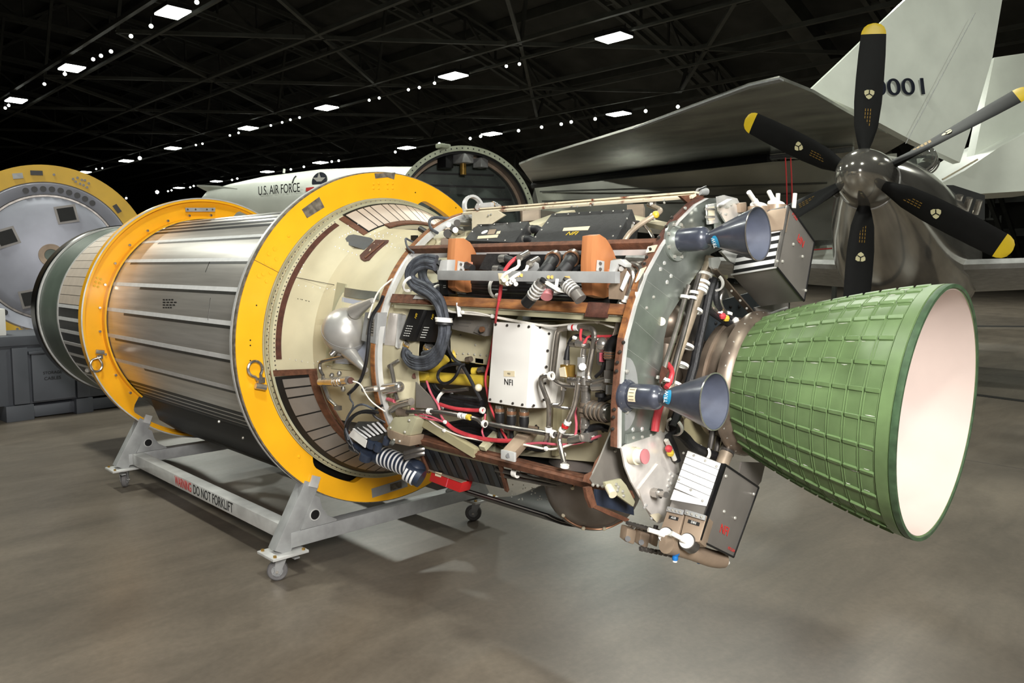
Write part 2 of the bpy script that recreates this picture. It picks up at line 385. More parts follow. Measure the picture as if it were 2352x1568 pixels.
for nm, L in rowsL.items():
    for k, q in enumerate(L):
        ceiling_light(onZ(q[0], q[1], LAMP_Z), 'glowing rectangular hangar lamp, %s in the %s of ceiling lamps' % (ordn[k], nm), 1500 if k < 2 else 0)
for k, (x, y) in enumerate(((-22, 14.3), (-7, 14.3), (9, 14.3), (5, 33), (-10, 33.5), (-7, -4.5), (9, -4.5), (-22, -4.5))):
    ceiling_light(V((x, y, LAMP_Z)), 'rectangular hangar lamp outside the picture, high above the ' + ('hangar aisle left of the bomber', 'silver propeller aircraft', 'floor right of the propeller aircraft', 'bomber tail fins', 'bomber wing tip', 'yellow front ring', 'photographer', 'grey container')[k], 1500)
def spotlight(px, py, z, r, label, mt='spot_glass', grp='small ceiling spotlights'):
    p = onZ(px, py, z); t = thing('spotlight', p, label, 'spotlight', grp)
    d = (V((CAM.x, CAM.y, 1)) - p).normalized()
    MB().cyl(p - d * r * 2.2, p, r * 1.1, r * 1.15, 10).build('can', 'lamp_metal', t)
    MB().cyl(p + d * 0.005, p + d * 0.04, r, r, 10).build('lens', mt, t)
    MB().bar(p - d * r, p - d * r + V((0, 0, 0.5)), 0.05, 0.05, (1, 0, 0)).build('bracket', 'lamp_metal', t)
spA = [(452, 5), (347, 60), (301, 83), (214, 136), (232, 128), (255, 118), (102, 193), (149, 170), (20, 242), (12, 248)]
spB = [(1193, 147), (1163, 152), (998, 191), (963, 201), (938, 206), (871, 225), (848, 230), (688, 270), (667, 275), (648, 281), (622, 288), (548, 305), (528, 311), (465, 330), (450, 333), (235, 386), (221, 388)]
spC = [(1557, 245), (1483, 255), (1367, 273), (1312, 280), (1289, 285), (1244, 292), (1191, 300), (1104, 313), (1080, 318), (1009, 330), (908, 349), (778, 369), (762, 371), (698, 383), (668, 389), (545, 410), (533, 413), (445, 427), (437, 430), (394, 437), (386, 439)]
for nm, L, r in (('highest', spA, 0.11), ('middle', spB, 0.10), ('lowest', spC, 0.14)):
    for k, q in enumerate(L):
        spotlight(q[0], q[1], LAMP_Z - 0.3, r, 'small round ceiling spotlight, %s from the right along the %s lamp row' % (ordw[k], nm))
for q, r, lb in (((321, 363), 0.14, 'bright starry floodlight above the yellow rear ring, the higher one'), ((361, 441), 0.2, 'brightest starry floodlight right of the grey disc'), ((290, 455), 0.13, 'small starry floodlight beside the edge of the yellow disc ring')):
    spotlight(q[0], q[1], 11, r, lb, 'flood_glass', 'far floodlights')
# ================================================================== TRANSPORT DOLLY with the two yellow handling rings
XR = -2.374
dolly = thing('transport_dolly', (-1.2, 0, 0), 'aluminium dolly on casters with two yellow handling rings around the rocket stage', 'dolly')
def annulus(x0, x1, r0, r1, cuts, n=144):
    """ring plate; cuts = (a0,a1,r) angular ranges where the inner edge is cut back to r"""
    m = MB(); vs = []; fs = []
    def ri(a):
        for (a0, a1, r) in cuts:
            for w in (a, a + 360, a - 360):
                if a0 <= w <= a1:
                    e = min(w - a0, a1 - w) / 3.0
                    return r0 + (r - r0) * min(1, max(0.0, e)) ** 0.6
        return r0
    for i in range(n * 2):
        a = 180.0 * i / n
        k = ri(a); vs += [ST(x0, k, a), ST(x0, r1, a), ST(x1, r1, a), ST(x1, k, a)]
    N = n * 2
    for i in range(N):
        j = (i + 1) % N
        for c in range(4): d = (c + 1) % 4; fs.append((4 * i + c, 4 * j + c, 4 * j + d, 4 * i + d))
    return m.add(vs, fs)
cuts = [(-74, -49, 0.818), (104, 132, 0.818), (-131, -106, 0.818)]
ring_f = tag(annulus(-0.045, 0.0, 0.782, 0.917, cuts).build('handling_ring', 'yellow', dolly, sharp=25), 'flat yellow ring plate at the aft end of the tank')
MB().lathe([(-0.052, 0.915), (-0.052, 0.924), (-0.034, 0.924), (-0.034, 0.915)], (0, 0, H), (1, 0, 0), 128, True).build('edge_band', 'alu', ring_f)
MB().lathe([(-0.030, 0.912), (-0.030, 0.9225), (-0.004, 0.9225), (-0.004, 0.912)], (0, 0, H), (1, 0, 0), 128, True).build('edge_band', 'chip', ring_f)
cutsr = [(-74, -45, 0.885), (104, 132, 0.885), (-131, -106, 0.885)]
ring_r = tag(annulus(XR - 0.03, XR - 0.012, 0.775, 0.917, cutsr).build('handling_ring', 'yellow', dolly, sharp=25), 'yellow channel-section ring around the middle of the tank')
MB().lathe([(XR - 0.035, 0.9), (XR - 0.035, 0.925), (XR + 0.03, 0.925), (XR + 0.03, 0.9)], (0, 0, H), (1, 0, 0), 128, True).build('outer_lip', 'yellow', ring_r)
MB().lathe([(XR + 0.0302, 0.917), (XR + 0.0302, 0.926), (XR + 0.034, 0.926), (XR + 0.034, 0.917)], (0, 0, H), (1, 0, 0), 128, True).build('edge_band', 'alu', ring_r)
for a0, a1 in ((-45, 104), (132, 229)):
    n = int((a1 - a0) / 3); m = MB()
    m.stripST(XR - 0.012, XR + 0.05, 0.768, 0.768, a0, a1, 0.012, n); m.build('inner_lip', 'yellow', ring_r)
for a in range(-40, 100, 12):
    p = ST(XR - 0.012, 0.80, a); MB().cyl(p, p + V((0.02, 0, 0)), 0.009, n=6).build('bolt', 'steel', ring_r)
for a in (12, 14, 16): # small bosses on the rear ring web
    for r in (0.835, 0.86): p = ST(XR - 0.012, r, a + 6); MB().cyl(p, p + V((0.006, 0, 0)), 0.008, n=8).build('rivet', 'yellow_dull', ring_r)
# plates, rivets and eye shackles on the front ring
def ringpatch(x, r0, r1, a0, a1, name, mt, par, th=0.002):
    m = MB(); n = 5; P = [ST(x, r0, a0 + (a1 - a0) * i / n) for i in range(n + 1)] + [ST(x, r1, a1 - (a1 - a0) * i / n) for i in range(n + 1)]
    return m.extr(P, (th, 0, 0)).build(name, mt, par)
def pxring(px, py): p = onX(px, py, 0.0); return p
def pxpatch(pts, x, name, mt, par, th=0.0015): return MB().extr([onX(a, b, x) for a, b in pts], (th, 0, 0)).build(name, mt, par)
pxpatch([(693, 481), (733, 452), (745, 476), (705, 501)], 0, 'bare_patch', 'chip', ring_f)
pxpatch([(860, 398), (908, 396), (905, 412), (890, 407), (862, 410)], 0, 'bare_patch', 'chip', ring_f)
pl_ = pxpatch([(853, 1122), (934, 1097), (936, 1117), (855, 1143)], 0, 'data_plate', 'galv', ring_f)
pxpatch([(896, 1112), (922, 1104), (923, 1119), (897, 1127)], 0.0015, 'engraving', 'chip', pl_, 0.0006)
pxpatch([(940, 1101), (961, 1096), (962, 1107), (942, 1113)], 0, 'warning_label', 'cork_dark', ring_f)
for q in [(858, 422), (870, 421), (890, 421), (902, 421), (858, 432), (870, 432), (890, 432), (902, 432)]:
    p = onX(*q, 0); MB().sphere(p, 0.008, 8, (0.6, 1, 1)).build('rivet', 'yellow', ring_f)
for q in [(618, 582), (611, 602), (635, 594), (628, 612), (595, 633), (605, 628), (613, 645), (622, 625), (631, 571)]:
    p = onX(*q, 0); MB().cyl(p, p + V((0.0025, 0, 0)), 0.011, n=12).build('boss', 'yellow', ring_f)
MB().tube([onX(583, 596, 0.0005), onX(643, 627, 0.0005)], 0.0012, 6, 0).build('seam_line', 'joint', ring_f)
for q in [(687, 1048), (663, 541)]: p = onX(*q, 0); MB().sphere(p, 0.010, 8, (0.5, 1, 1)).build('rivet', 'yellow', ring_f)
for q in [(589, 701), (575, 781), (575, 793), (954, 442), (1047, 477), (575, 828)]: p = onX(*q, 0); MB().cyl(p, p + V((0.001, 0, 0)), 0.004, n=8).build('hole', 'black_paint', ring_f)
def shackle(par, cen, rpx, gap, neck, boltpx, x, r):
    """bow shackle lying against the ring: open loop, lug and cross bolt; gap = picture angle of its mouth"""
    pts = []
    for k in range(15):
        t = R_(gap + 22 + (360 - 44) * k / 14); pts.append((cen[0] + rpx * math.cos(t) * .92, cen[1] + rpx * math.sin(t)))
    pts = [neck[0]] + pts + [neck[1]]
    sh = MB().tube([onX(a, b, x + 0.02) for a, b in pts], r, 8, 1).build('shackle', 'steel_pipe', par)
    a, b = onX(*boltpx[0], x + 0.025), onX(*boltpx[1], x + 0.03); MB().cyl(a, b, r * 2.0, n=8).build('bolt', 'steel', sh)
    n = onX((neck[0][0] + neck[1][0]) / 2, (neck[0][1] + neck[1][1]) / 2, x); MB().box(n + V((0.01, 0, 0)), (0.03, r * 4.5, r * 3.5)).build('lug', 'steel_pipe', sh)
    return sh
shackle(ring_f, (586, 847), 18, 66, ((591, 873), (601, 871)), ((587, 886), (611, 890)), 0, 0.0075)
shackle(ring_r, (221, 838), 15, -70, ((224, 818), (231, 820)), ((220, 807), (239, 809)), XR + 0.03, 0.008)
pxp = [(425, 477), (494, 477), (493, 486), (426, 486)]
bp = MB().extr([onX(a, b, XR + 0.012) for a, b in pxp], (0.006, 0, 0)).build('strap_plate', 'galv', ring_r)
for q in (431, 449, 475, 488): p = onX(q, 481, XR + 0.018); MB().cyl(p, p + V((0.003, 0, 0)), 0.007, n=6).build('bolt', 'steel_pipe', bp)
# legs, beams, casters
for x in (XR, -0.03):
    for s in (-1, 1):
        FY = s * 0.68
        foot = V((x, s * 0.705, 0.155)); top2 = V((x, s * 0.525, 0.485))
        leg = MB().bar(foot, top2, 0.09, 0.075, (1, 0, 0)).build('leg', 'galv', dolly, 0.004)
        MB().bar(top2 + V((0.042, 0, -0.02)), top2 + V((0.042, s * -0.022, 0.035)), 0.05, 0.01, (1, 0, 0)).build('leg_cap', 'alu', leg)
        MB().box((x, FY, 0.147), (0.17, 0.20, 0.014)).build('foot_plate', 'alu', leg, 0.002)
        for dx in (-0.065, 0.065):
            for dy in (-0.08, 0.08): MB().cyl((x + dx, FY + dy, 0.14), (x + dx, FY + dy, 0.164), 0.009, n=6).build('plate_bolt', 'brass', leg)
        gx = x + 0.03; P = [V((gx, s * 0.60, 0.252)), V((gx, s * 0.515, 0.42)), V((gx, s * 0.485, 0.40)), V((gx, s * 0.47, 0.34)), V((gx, s * 0.44, 0.295)), V((gx, s * 0.385, 0.262)), V((gx, s * 0.385, 0.252))]
        gg = MB().extr(P, (0.01, 0, 0)).build('gusset', 'galv', dolly)
        MB().lathe([(0.0, 0.026), (0.013, 0.026), (0.013, 0.031), (0, 0.031)], (gx, s * 0.515, 0.315), (1, 0, 0), 20, True).build('hole_rim', 'alu', gg)
        MB().cyl((gx + 0.0102, s * 0.515, 0.315), (gx + 0.011, s * 0.515, 0.315), 0.026, n=20).build('hole', 'black_paint', gg)
        ang = {(-1, 0): -0.5, (1, 0): 0.5, (-1, 1): 1.0, (1, 1): 0.75}[(s, int(x > -1))]
        cdir = V((math.cos(ang), math.sin(ang), 0)); side = V((-cdir.y, cdir.x, 0)); cpos = V((x, FY, 0))
        ca = MB().cyl(cpos + V((0, 0, 0.125)), cpos + V((0, 0, 0.141)), 0.042, n=20).build('caster', 'galv', dolly)
        wc = cpos - cdir * 0.03 + V((0, 0, 0.052))
        MB().lathe([(-0.018, 0.03), (-0.018, 0.046), (-0.012, 0.052), (0.012, 0.052), (0.018, 0.046), (0.018, 0.03)], wc, side, 28, True).build('wheel', 'wheel_grey', ca)
        MB().lathe([(-0.019, 0.004), (-0.019, 0.012), (-0.012, 0.016), (-0.012, 0.036), (-0.019, 0.040), (0.019, 0.040), (0.012, 0.036), (0.012, 0.016), (0.019, 0.012), (0.019, 0.004)], wc, side, 24, True).build('hub', 'galv', ca)
        for k in range(5):
            d = cdir * math.cos(k * 1.2566) + V((0, 0, math.sin(k * 1.2566))); MB().bar(wc + d * 0.012, wc + d * 0.040, 0.034, 0.006, d.cross(side)).build('spoke', 'galv', ca)
        for q in (-1, 1):
            P = [wc + side * (0.024 * q) + cdir * a + V((0, 0, b)) for a, b in ((-0.014, -0.014), (0.014, -0.014), (0.055, 0.08), (-0.004, 0.08))]
            MB().extr(P, side * 0.004 * q).build('fork', 'galv', ca)
        MB().cyl(wc - side * 0.034, wc + side * 0.034, 0.008, n=8).build('axle', 'steel', ca)
        if s < 0: MB().box(wc + cdir * 0.085 + V((0, 0, 0.065)), (0.06, 0.03, 0.008)).build('brake_pedal', 'galv', ca)
    MB().b2((x - 0.04, -0.655, 0.168), (x + 0.04, 0.655, 0.25)).build('cross_beam', 'galv', dolly, 0.004)
BY = -0.63
for s in (-1, 1):
    bm_ = MB().b2((XR + 0.042, s * 0.59 - 0.04, 0.168), (-0.072, s * 0.59 + 0.04, 0.25)).build('side_beam', 'alu' if s < 0 else 'galv', dolly, 0.004)
    if s < 0: sidebeam = bm_
def beamtext(body, px0, px1, mt):
    x0 = onY(px0, 1120, BY).x; x1 = onY(px1, 1140, BY).x
    t = text(body, 'lettering', mt, sidebeam, ((x0 + x1) / 2, BY - 0.0012, 0.209), (1, 0, 0), (0, 0, 1), 0.085, 0.0005)
    bpy.context.view_layer.update(); t.scale.x = (x1 - x0) / max(t.dimensions.x, 1e-4); return t
beamtext('WARNING', 403, 440, 'red_print'); beamtext('DO NOT FORKLIFT', 444, 534, 'black_print')
# ================================================================== ROCKET STAGE : tank, cone, rack frame, nozzle
stage = thing('rocket_stage', (0, 0, 0.3), 'horizontal silver rocket stage with exposed equipment rack and green nozzle', 'rocket')
# ---- forward sections
fwd = MB().lathe([(-4.2, 0.74), (-4.2, 0.765), (-3.52, 0.757), (-3.52, 0.72)], (0, 0, H), (1, 0, 0), 96, True).build('forward_skirt', 'green_grey', stage)
MB().lathe([(-4.27, 0.66), (-4.27, 0.782), (-4.12, 0.786), (-4.10, 0.772), (-4.10, 0.66)], (0, 0, H), (1, 0, 0), 96, True).build('end_ring', 'black_gloss', fwd)
MB().lathe([(-4.10, 0.77), (-4.10, 0.778), (-4.07, 0.778), (-4.07, 0.765)], (0, 0, H), (1, 0, 0), 96, True).build('end_band', 'alu', fwd)
MB().cyl((-4.2, 0, H), (-4.19, 0, H), 0.66, n=48).build('bulkhead', 'black_paint', fwd)
band = MB().lathe([(-3.52, 0.72), (-3.52, 0.7635), (-2.45, 0.7635), (-2.45, 0.72)], (0, 0, H), (1, 0, 0), 96, True).build('forward_barrel', 'grey_strip', stage)
MB().lathe([(-3.54, 0.755), (-3.54, 0.768), (-3.51, 0.768), (-3.51, 0.755)], (0, 0, H), (1, 0, 0), 96, True).build('edge_band', 'alu', band)
for k in range(26):
    a0 = 8 + k * 5.6
    MB().stripST(-3.505, -2.46, 0.7637, 0.7637, a0, a0 + 5.3, 0.002, 2).build('skin_panel', 'panel_pale', band)
for k in range(7):
    a0 = 5.6 - k * 7.6
    MB().stripST(-3.505, -2.46, 0.7637, 0.7637, a0, a0 + 2.0, 0.002, 2).build('skin_stripe', 'white_strip', band)
mb = MB()
for k in range(5):
    p = ST(-3.2 + 0.16 * k, 0.78, -33 - k * 1.5); mb.sphere(p, 0.02 + 0.01 * (k % 2), 8)
mb.build('umbilical_plugs', 'white_plastic', band)
# ---- tank
tank = MB().lathe([(-2.46, 0.70), (-2.46, 0.762), (-0.03, 0.762), (-0.03, 0.70)], (0, 0, H), (1, 0, 0), 160, True).build('propellant_tank', 'alu_brush', stage)
for k in range(-13, 11):
    a = 35.3 - 13.8 * 0 + k * 13.8
    if -24 < a < 52 or 128 < a < 204:
        MB().stripST(-2.4, -0.03, 0.7622, 0.7622, a - 0.95, a + 0.95, 0.0012, 2).build('white_stripe', 'white_strip', tank)
        MB().stripST(-2.2 + 0.2 * (k % 3), -0.03, 0.7621, 0.7621, a - 2.2, a - 0.97, 0.0006, 2).build('stripe_shade', 'grey_strip', tank)  # dark band paints in the shade and reflection beneath each white stripe
for a in (-33.5, -36.6, -39.8, -43.0, -45.6, 57.5, 61.5, 66, 72):
    MB().stripST(-2.4, -0.03, 0.7622, 0.7622, a - 1.0, a + 1.0, 0.0012, 2).build('black_stripe', 'raceway', tank)
# raceway fairing along the belly
P = [ST(0, 0.764, -46), ST(0, 0.80, -50), ST(0, 0.855, -56), ST(0, 0.875, -66), ST(0, 0.88, -80), ST(0, 0.86, -96), ST(0, 0.82, -102), ST(0, 0.764, -106), ST(0, 0.764, -90), ST(0, 0.764, -75), ST(0, 0.764, -60)]
fx0, fx1 = -2.2, -0.06
fr = MB(); a_ = [p + V((fx0, 0, 0)) for p in P]; fr.extr(a_, (fx1 - fx0, 0, 0)); rw = fr.build('raceway_fairing', 'raceway', stage)
nose = MB(); nn = len(P); q1 = [p + V((fx0, 0, 0)) for p in P]; q2 = [ST(fx0 - 0.22, 0.764, angof(p)) for p in P]
nose.add(q1 + q2, [(i, (i + 1) % nn, nn + (i + 1) % nn, nn + i) for i in range(nn)] + [tuple(range(nn))]); nose.build('fairing_nose', 'raceway', rw)
for q in [(558, 1005), (503, 968)]:
    p = onC(*q, 0.83); MB().sphere(p, 0.009, 8).build('screw', 'rivet', rw)
for y, w in ((688, 26), (694, 34), (700, 30), (706, 22)): # small stencil block, too faint to read
    for k in range(4):
        p = onC(374 + k * w / 4, y, 0.7635); q = onC(374 + (k + 0.7) * w / 4, y, 0.7635); MB().bar(p, q, 0.0012, 0.007, (0, 0, 1)).build('stencil_mark', 'black_print', tank)
for (p, q) in (((472, 625), (482, 601)), ((478, 735), (484, 684))): MB().bar(onC(*p, 0.7630), onC(*q, 0.7630), 0.001, 0.006, (0, -1, 0.3)).build('scratch_mark', 'grey_strip', tank)
# ---- aft cone
SK = [(-0.03, 0.772), (0.0, 0.772), (0.03, 0.752), (0.22, 0.632), (0.50, 0.612), (0.80, 0.60), (1.0, 0.60)]
def skr(x):
    for (x0, r0), (x1, r1) in zip(SK, SK[1:]):
        if x0 <= x <= x1: return r0 + (r1 - r0) * (x - x0) / (x1 - x0)
    return SK[-1][1]
def skin_pt(px, py, off=0.0):
    lo, hi = 0.0, 1.3; d = ray(px, py); best = None
    for i in range(260):
        x = 1.0 - i * 0.004; t = (x - CAM.x) / d.x; p = CAM + d * t; r = math.hypot(p.y, p.z - H)
        if r <= skr(x) + off: return p
    return onX(px, py, 0.1)
cone = MB().lathe([q for q in SK if q[0] < 0.3] + [(0.22, 0.60), (-0.03, 0.72)], (0, 0, H), (1, 0, 0), 144, True).build('aft_cone', 'beige', stage)
skin = MB()
for (x0, r0), (x1, r1) in zip(SK[3:], SK[4:]): skin.stripST(x0, x1, r0 - 0.004, r1 - 0.004, -34, 72, 0.004, 40)
skin.build('aft_skin', 'beige', cone)
MB().lathe([(0.2, 0.615), (0.3, 0.57), (0.42, 0.47), (0.52, 0.32), (0.57, 0.15), (0.58, 0.0)], (0, 0, H), (1, 0, 0), 64).build('tank_dome', 'box_dark', cone)
MB().lathe([(-0.005, 0.735), (-0.005, 0.781), (0.006, 0.781), (0.006, 0.76)], (0, 0, H), (1, 0, 0), 144, True).build('ring_flange', 'primer', cone)
MB().lathe([(0.006, 0.757), (0.006, 0.775), (0.014, 0.775), (0.014, 0.757)], (0, 0, H), (1, 0, 0), 144, True).build('flange_strip', 'beige_dark', cone)
MB().lathe([(0.028, 0.745), (0.028, 0.764), (0.036, 0.764), (0.036, 0.742)], (0, 0, H), (1, 0, 0), 144, True).build('flange_strip', 'primer', cone)
mb = MB(); mb2 = MB()
for i in range(150):
    a = i * 2.4; mb.sphere(ST(0.0145, 0.766, a), 0.004, 6); mb2.sphere(ST(0.022, 0.7605, a + 1.2), 0.0035, 6)
tag(mb.build('flange_rivets', 'rivet_dark', cone), kind='stuff'); tag(mb2.build('flange_rivets', 'cork_dark', cone), kind='stuff')
def conestrip(x0, x1, a0, a1, name, mt, par, th=0.006, n=8): return MB().stripST(x0, x1, skr(x0), skr(x1), a0, a1, th, n).build(name, mt, par)
conestrip(0.055, 0.078, -4, 58, 'cork_strip', 'cork_dark', cone, 0.004, 26)
conestrip(0.02, 0.24, -10.5, -8.2, 'cork_strip', 'cork', cone, 0.006, 3)
conestrip(0.2, 0.235, -60, -9, 'cork_rim', 'cork', cone, 0.012, 26)
conestrip(0.26, 0.285, -52, -13, 'cork_rim', 'cork', cone, 0.008, 26)
conestrip(0.2, 0.24, 73, 112, 'cork_rim', 'cork', cone, 0.008, 16)
conestrip(0.05, 0.2, 60.5, 63.2, 'cork_strip', 'cork', cone, 0.006, 3)
b1 = conestrip(0.018, 0.20, -118, -10.8, 'striped_panel', 'black_paint', cone, 0.003, 48)
a = -12.0
for w in (3.4, 3.4, 7.6, 7.4, 4.2, 6.8, 4.2, 4.2, 6.8, 4.2, 4.2, 4.2, 6.8, 4.2, 4.2, 4.2, 4.2):
    conestrip(0.07, 0.195, a - w, a, 'grey_plate', 'panel_grey', b1, 0.0052, 4); a -= w + 0.75
b2_ = conestrip(0.018, 0.20, 63.4, 150, 'striped_panel', 'black_paint', cone, 0.003, 40)
a = 64.2
for k in range(19):
    w = 2.9 if k % 3 else 5.2
    conestrip(0.05, 0.195, a, a + w, 'pale_plate', 'panel_pale', b2_, 0.0052, 3); a += w + 0.55
# hatch, cork pad, panel seam, rivets
hp = [(793, 548), (800, 540), (812, 538), (852, 546), (858, 551), (850, 562), (836, 573), (800, 562)]
MB().extr([skin_pt(a, b, 0.003) for a, b in hp], (0, 0.004, -0.002)).build('access_window', 'panel_dark', cone)
hp = [(770, 563), (795, 534), (870, 550), (842, 590)]
cp = [(828, 594), (826, 586), (862, 550), (892, 551), (890, 556), (847, 597), (836, 599)]
pa = MB().extr([skin_pt(a, b, 0.006) for a, b in cp], (-0.002, 0.012, -0.006)).build('cork_pad', 'cork_dark', cone)
MB().tube([skin_pt(838, 592, 0.008), skin_pt(882, 555, 0.008)], 0.004, 6, 0).build('bead', 'cork', pa)
MB().tube([skin_pt(676, 636, 0.0005), skin_pt(768, 654, 0.0005)], 0.0014, 6, 0).build('seam', 'joint', cone)
mb = MB()
rows = [((780, 545), (812, 530), 6), ((770, 566), (838, 592), 8), ((812, 530), (880, 545), 8), ((793, 503), (880, 540), 10), ((800, 518), (900, 560), 9), ((652, 822), (735, 836), 7), ((690, 625), (700, 600), 4), ((686, 655), (768, 665), 6),
        ((730, 830), (770, 1000), 8), ((735, 840), (860, 850), 8), ((860, 560), (945, 575), 10), ((890, 535), (960, 560), 8), ((860, 790), (865, 950), 9), ((840, 860), (905, 900), 8), ((850, 905), (925, 940), 7)]
for p, q, n in rows:
    for i in range(n):
        t = i / (n - 1); mb.sphere(skin_pt(p[0] + (q[0] - p[0]) * t, p[1] + (q[1] - p[1]) * t, 0.0005), 0.0042, 6)
tag(mb.build('skin_rivets', 'rivet', cone), kind='stuff')
mb = MB()
for i in range(40): mb.sphere(ST(0.0455, skr(0.0455), -8 + i * 1.7), 0.0042, 6)
tag(mb.build('skin_rivets', 'rivet_dark', cone), kind='stuff')
for k, (a, b, w) in enumerate(((684, 686, 13), (702, 690, 10))): # illegible stencil
    for j in range(4): p = skin_pt(a + j * w / 4, b + j * 0.6, 0.001); MB().box(p, (0.006, 0.002, 0.004)).build('stencil_mark', 'black_print', cone)
# window behind the pressure sphere
def skpoly(pts, off, name, mt, th=.004):
    P = [skin_pt(a, b, off) for a, b in pts]; c = sum(P, V((0, 0, 0))) / len(P); n = V((0, c.y, c.z - H)).normalized()
    return MB().extr(P, -n * th).build(name, mt, cone)
skpoly([(786, 682), (822, 690), (858, 692), (850, 740), (845, 790), (835, 836), (800, 836), (768, 834), (775, 780)], .004, 'window_plate', 'window_pale')
skpoly([(774, 648), (794, 652), (782, 720), (771, 790), (763, 840), (746, 838), (752, 785), (763, 710)], .010, 'window_frame', 'primer', .008)
skpoly([(792, 660), (830, 666), (870, 670), (868, 688), (826, 686), (790, 680)], .009, 'window_frame', 'alu_plate', .006)
skpoly([(763, 834), (800, 838), (840, 838), (838, 848), (800, 850), (760, 846)], .008, 'window_frame', 'primer', .006)
# ---- nozzle and engine
NX = V((1, 0.0135, -0.0417)).normalized()
NF = V((2.2228, -0.0064 - 0.587 * 0.0135, H - 0.0381 + 0.587 * 0.0417))
NL = 0.5875
def nr(s):  # bell radius along the axis (s = 0 flange .. 1 exit)
    return 0.238 + (0.392 - 0.238) * (1.42 * s - 0.42 * s * s)
noz = MB(); prof = [(NL * i / 24, nr(i / 24)) for i in range(25)]
bell = noz.lathe(prof + [(NL + 0.004, 0.389)] + [(NL * i / 24, nr(i / 24) - 0.012) for i in range(24, -1, -1)], NF, NX, 120, True).build('nozzle_extension', 'nozzle_green', stage)
MB().lathe([(0.0, 0.225)] + [(NL * i / 24, nr(i / 24) - 0.0125) for i in range(0, 25)] + [(NL + 0.001, 0.378)], NF, NX, 120).build('bell_liner', 'nozzle_in', bell)
MB().lathe([(NL - 0.012, nr(0.98) + 0.003), (NL - 0.003, 0.3945), (NL + 0.006, 0.394), (NL + 0.006, 0.383), (NL - 0.012, 0.383)], NF, NX, 120, True).build('exit_rim', 'nozzle_edge', bell)
MB().lathe([(NL - 0.05, nr(0.915) + 0.0005), (NL - 0.05, nr(0.915) + 0.0045), (NL - 0.016, nr(0.975) + 0.004), (NL - 0.016, nr(0.975))], NF, NX, 120, True).build('exit_band', 'nozzle_green', bell)
u0 = V((0, 0, 1)); u0 = (u0 - NX * u0.dot(NX)).normalized(); w0 = NX.cross(u0)
def np_(s, r, deg): return NF + NX * (NL * s) + (u0 * math.cos(R_(deg)) + w0 * math.sin(R_(deg))) * r
NC = 10; NA = 30; rib_src = None
edges = [0.035 + (0.915 - 0.035) * (i / NC) ** 0.95 for i in range(NC + 1)]
for c in range(NC):
    s0, s1 = edges[c] + 0.006, edges[c + 1] - 0.006
    m = MB(); hw = 0.0065; hh = 0.0085
    def loc(s, dr, t): return V((NL * s, t, nr(s) + dr))
    vs = [loc(s0, -0.002, -hw), loc(s1, -0.002, -hw), loc(s1, -0.002, hw), loc(s0, -0.002, hw), loc(s0, hh * .55, -hw), loc(s1, hh * .55, -hw), loc(s1, hh, hw * .9), loc(s0, hh, hw * .9)]
    m.add(vs, [(0, 3, 2, 1), (4, 5, 6, 7), (0, 1, 5, 4), (1, 2, 6, 5), (2, 3, 7, 6), (3, 0, 4, 7)])
    src = m.build('rib', 'nozzle_rib', None, 0.0012, 1, local=True)
    for k in range(NA):
        d = k * 12.0 + 3
        z = u0 * math.cos(R_(d)) + w0 * math.sin(R_(d)); y = z.cross(NX)
        mx = Matrix((NX, y, z)).transposed().to_4x4(); mx.translation = NF
        inst(src, 'rib', bell, mx)
    bpy.data.objects.remove(src, do_unlink=True)
for c in range(1, NC + 1): # circumferential double beads
    s = edges[c]
    for ds in (-0.0065, 0.0065):
        MB().lathe([(NL * (s + ds) - 0.0016, nr(s + ds) - 0.001), (NL * (s + ds) - 0.001, nr(s + ds) + 0.0018), (NL * (s + ds) + 0.001, nr(s + ds) + 0.0018), (NL * (s + ds) + 0.0016, nr(s + ds) - 0.001)], NF, NX, 90, True).build('hoop_bead', 'nozzle_green', bell)
mb = MB(); rnd = random.Random(3)
for i in range(150): # paint worn white along the rib feet
    c = rnd.randrange(NC); d = rnd.randrange(NA) * 12.0 + 3 + (2.2 if rnd.random() < .7 else -2) * (0.33 / nr(edges[c])) * .75; s0 = edges[c] + rnd.random() * .03; s1 = s0 + .02 + rnd.random() * .05
    s1 = min(s1, 0.9)
    mb.tube([np_(s0, nr(s0) + .0003, d), np_((s0 + s1) / 2, nr((s0 + s1) / 2) + .0003, d + rnd.uniform(-.2, .2)), np_(s1, nr(s1) + .0003, d)], [0.0006, 0.0006 + rnd.random() * .0018, 0.0006], 5, 0)
tag(mb.build('paint_scuffs', 'scuff', bell), kind='stuff')
fl = MB().lathe([(-0.03, 0.20), (-0.03, 0.262), (-0.012, 0.262), (0.012, 0.25), (0.02, 0.24), (0.02, 0.2)], NF, NX, 72, True).build('nozzle_flange', 'heat_steel', bell)
for k in range(36):
    p = np_(-0.008 / NL, 0.253, k * 10); MB().sphere(p, 0.0075, 8).build('flange_bolt', 'rivet', fl)
ch = MB().lathe([(-0.36, 0.06), (-0.36, 0.11), (-0.30, 0.125), (-0.22, 0.13), (-0.17, 0.17), (-0.12, 0.21), (-0.08, 0.228), (-0.03, 0.236), (-0.03, 0.2)], NF, NX, 64, True).build('thrust_chamber', 'heat_steel', stage)
MB().lathe([(-0.13, 0.19), (-0.13, 0.222), (-0.10, 0.232), (-0.095, 0.22)], NF, NX, 64, True).build('cooling_manifold', 'heat_steel', ch)
mb = MB().tube([NF + V((-0.30, -0.17, 0.09)), NF + V((-0.24, -0.22, 0.03)), NF + V((-0.20, -0.235, -0.06)), NF + V((-0.22, -0.2, -0.16))], 0.035, 12); mb.build('inlet_duct', 'heat_steel', ch)
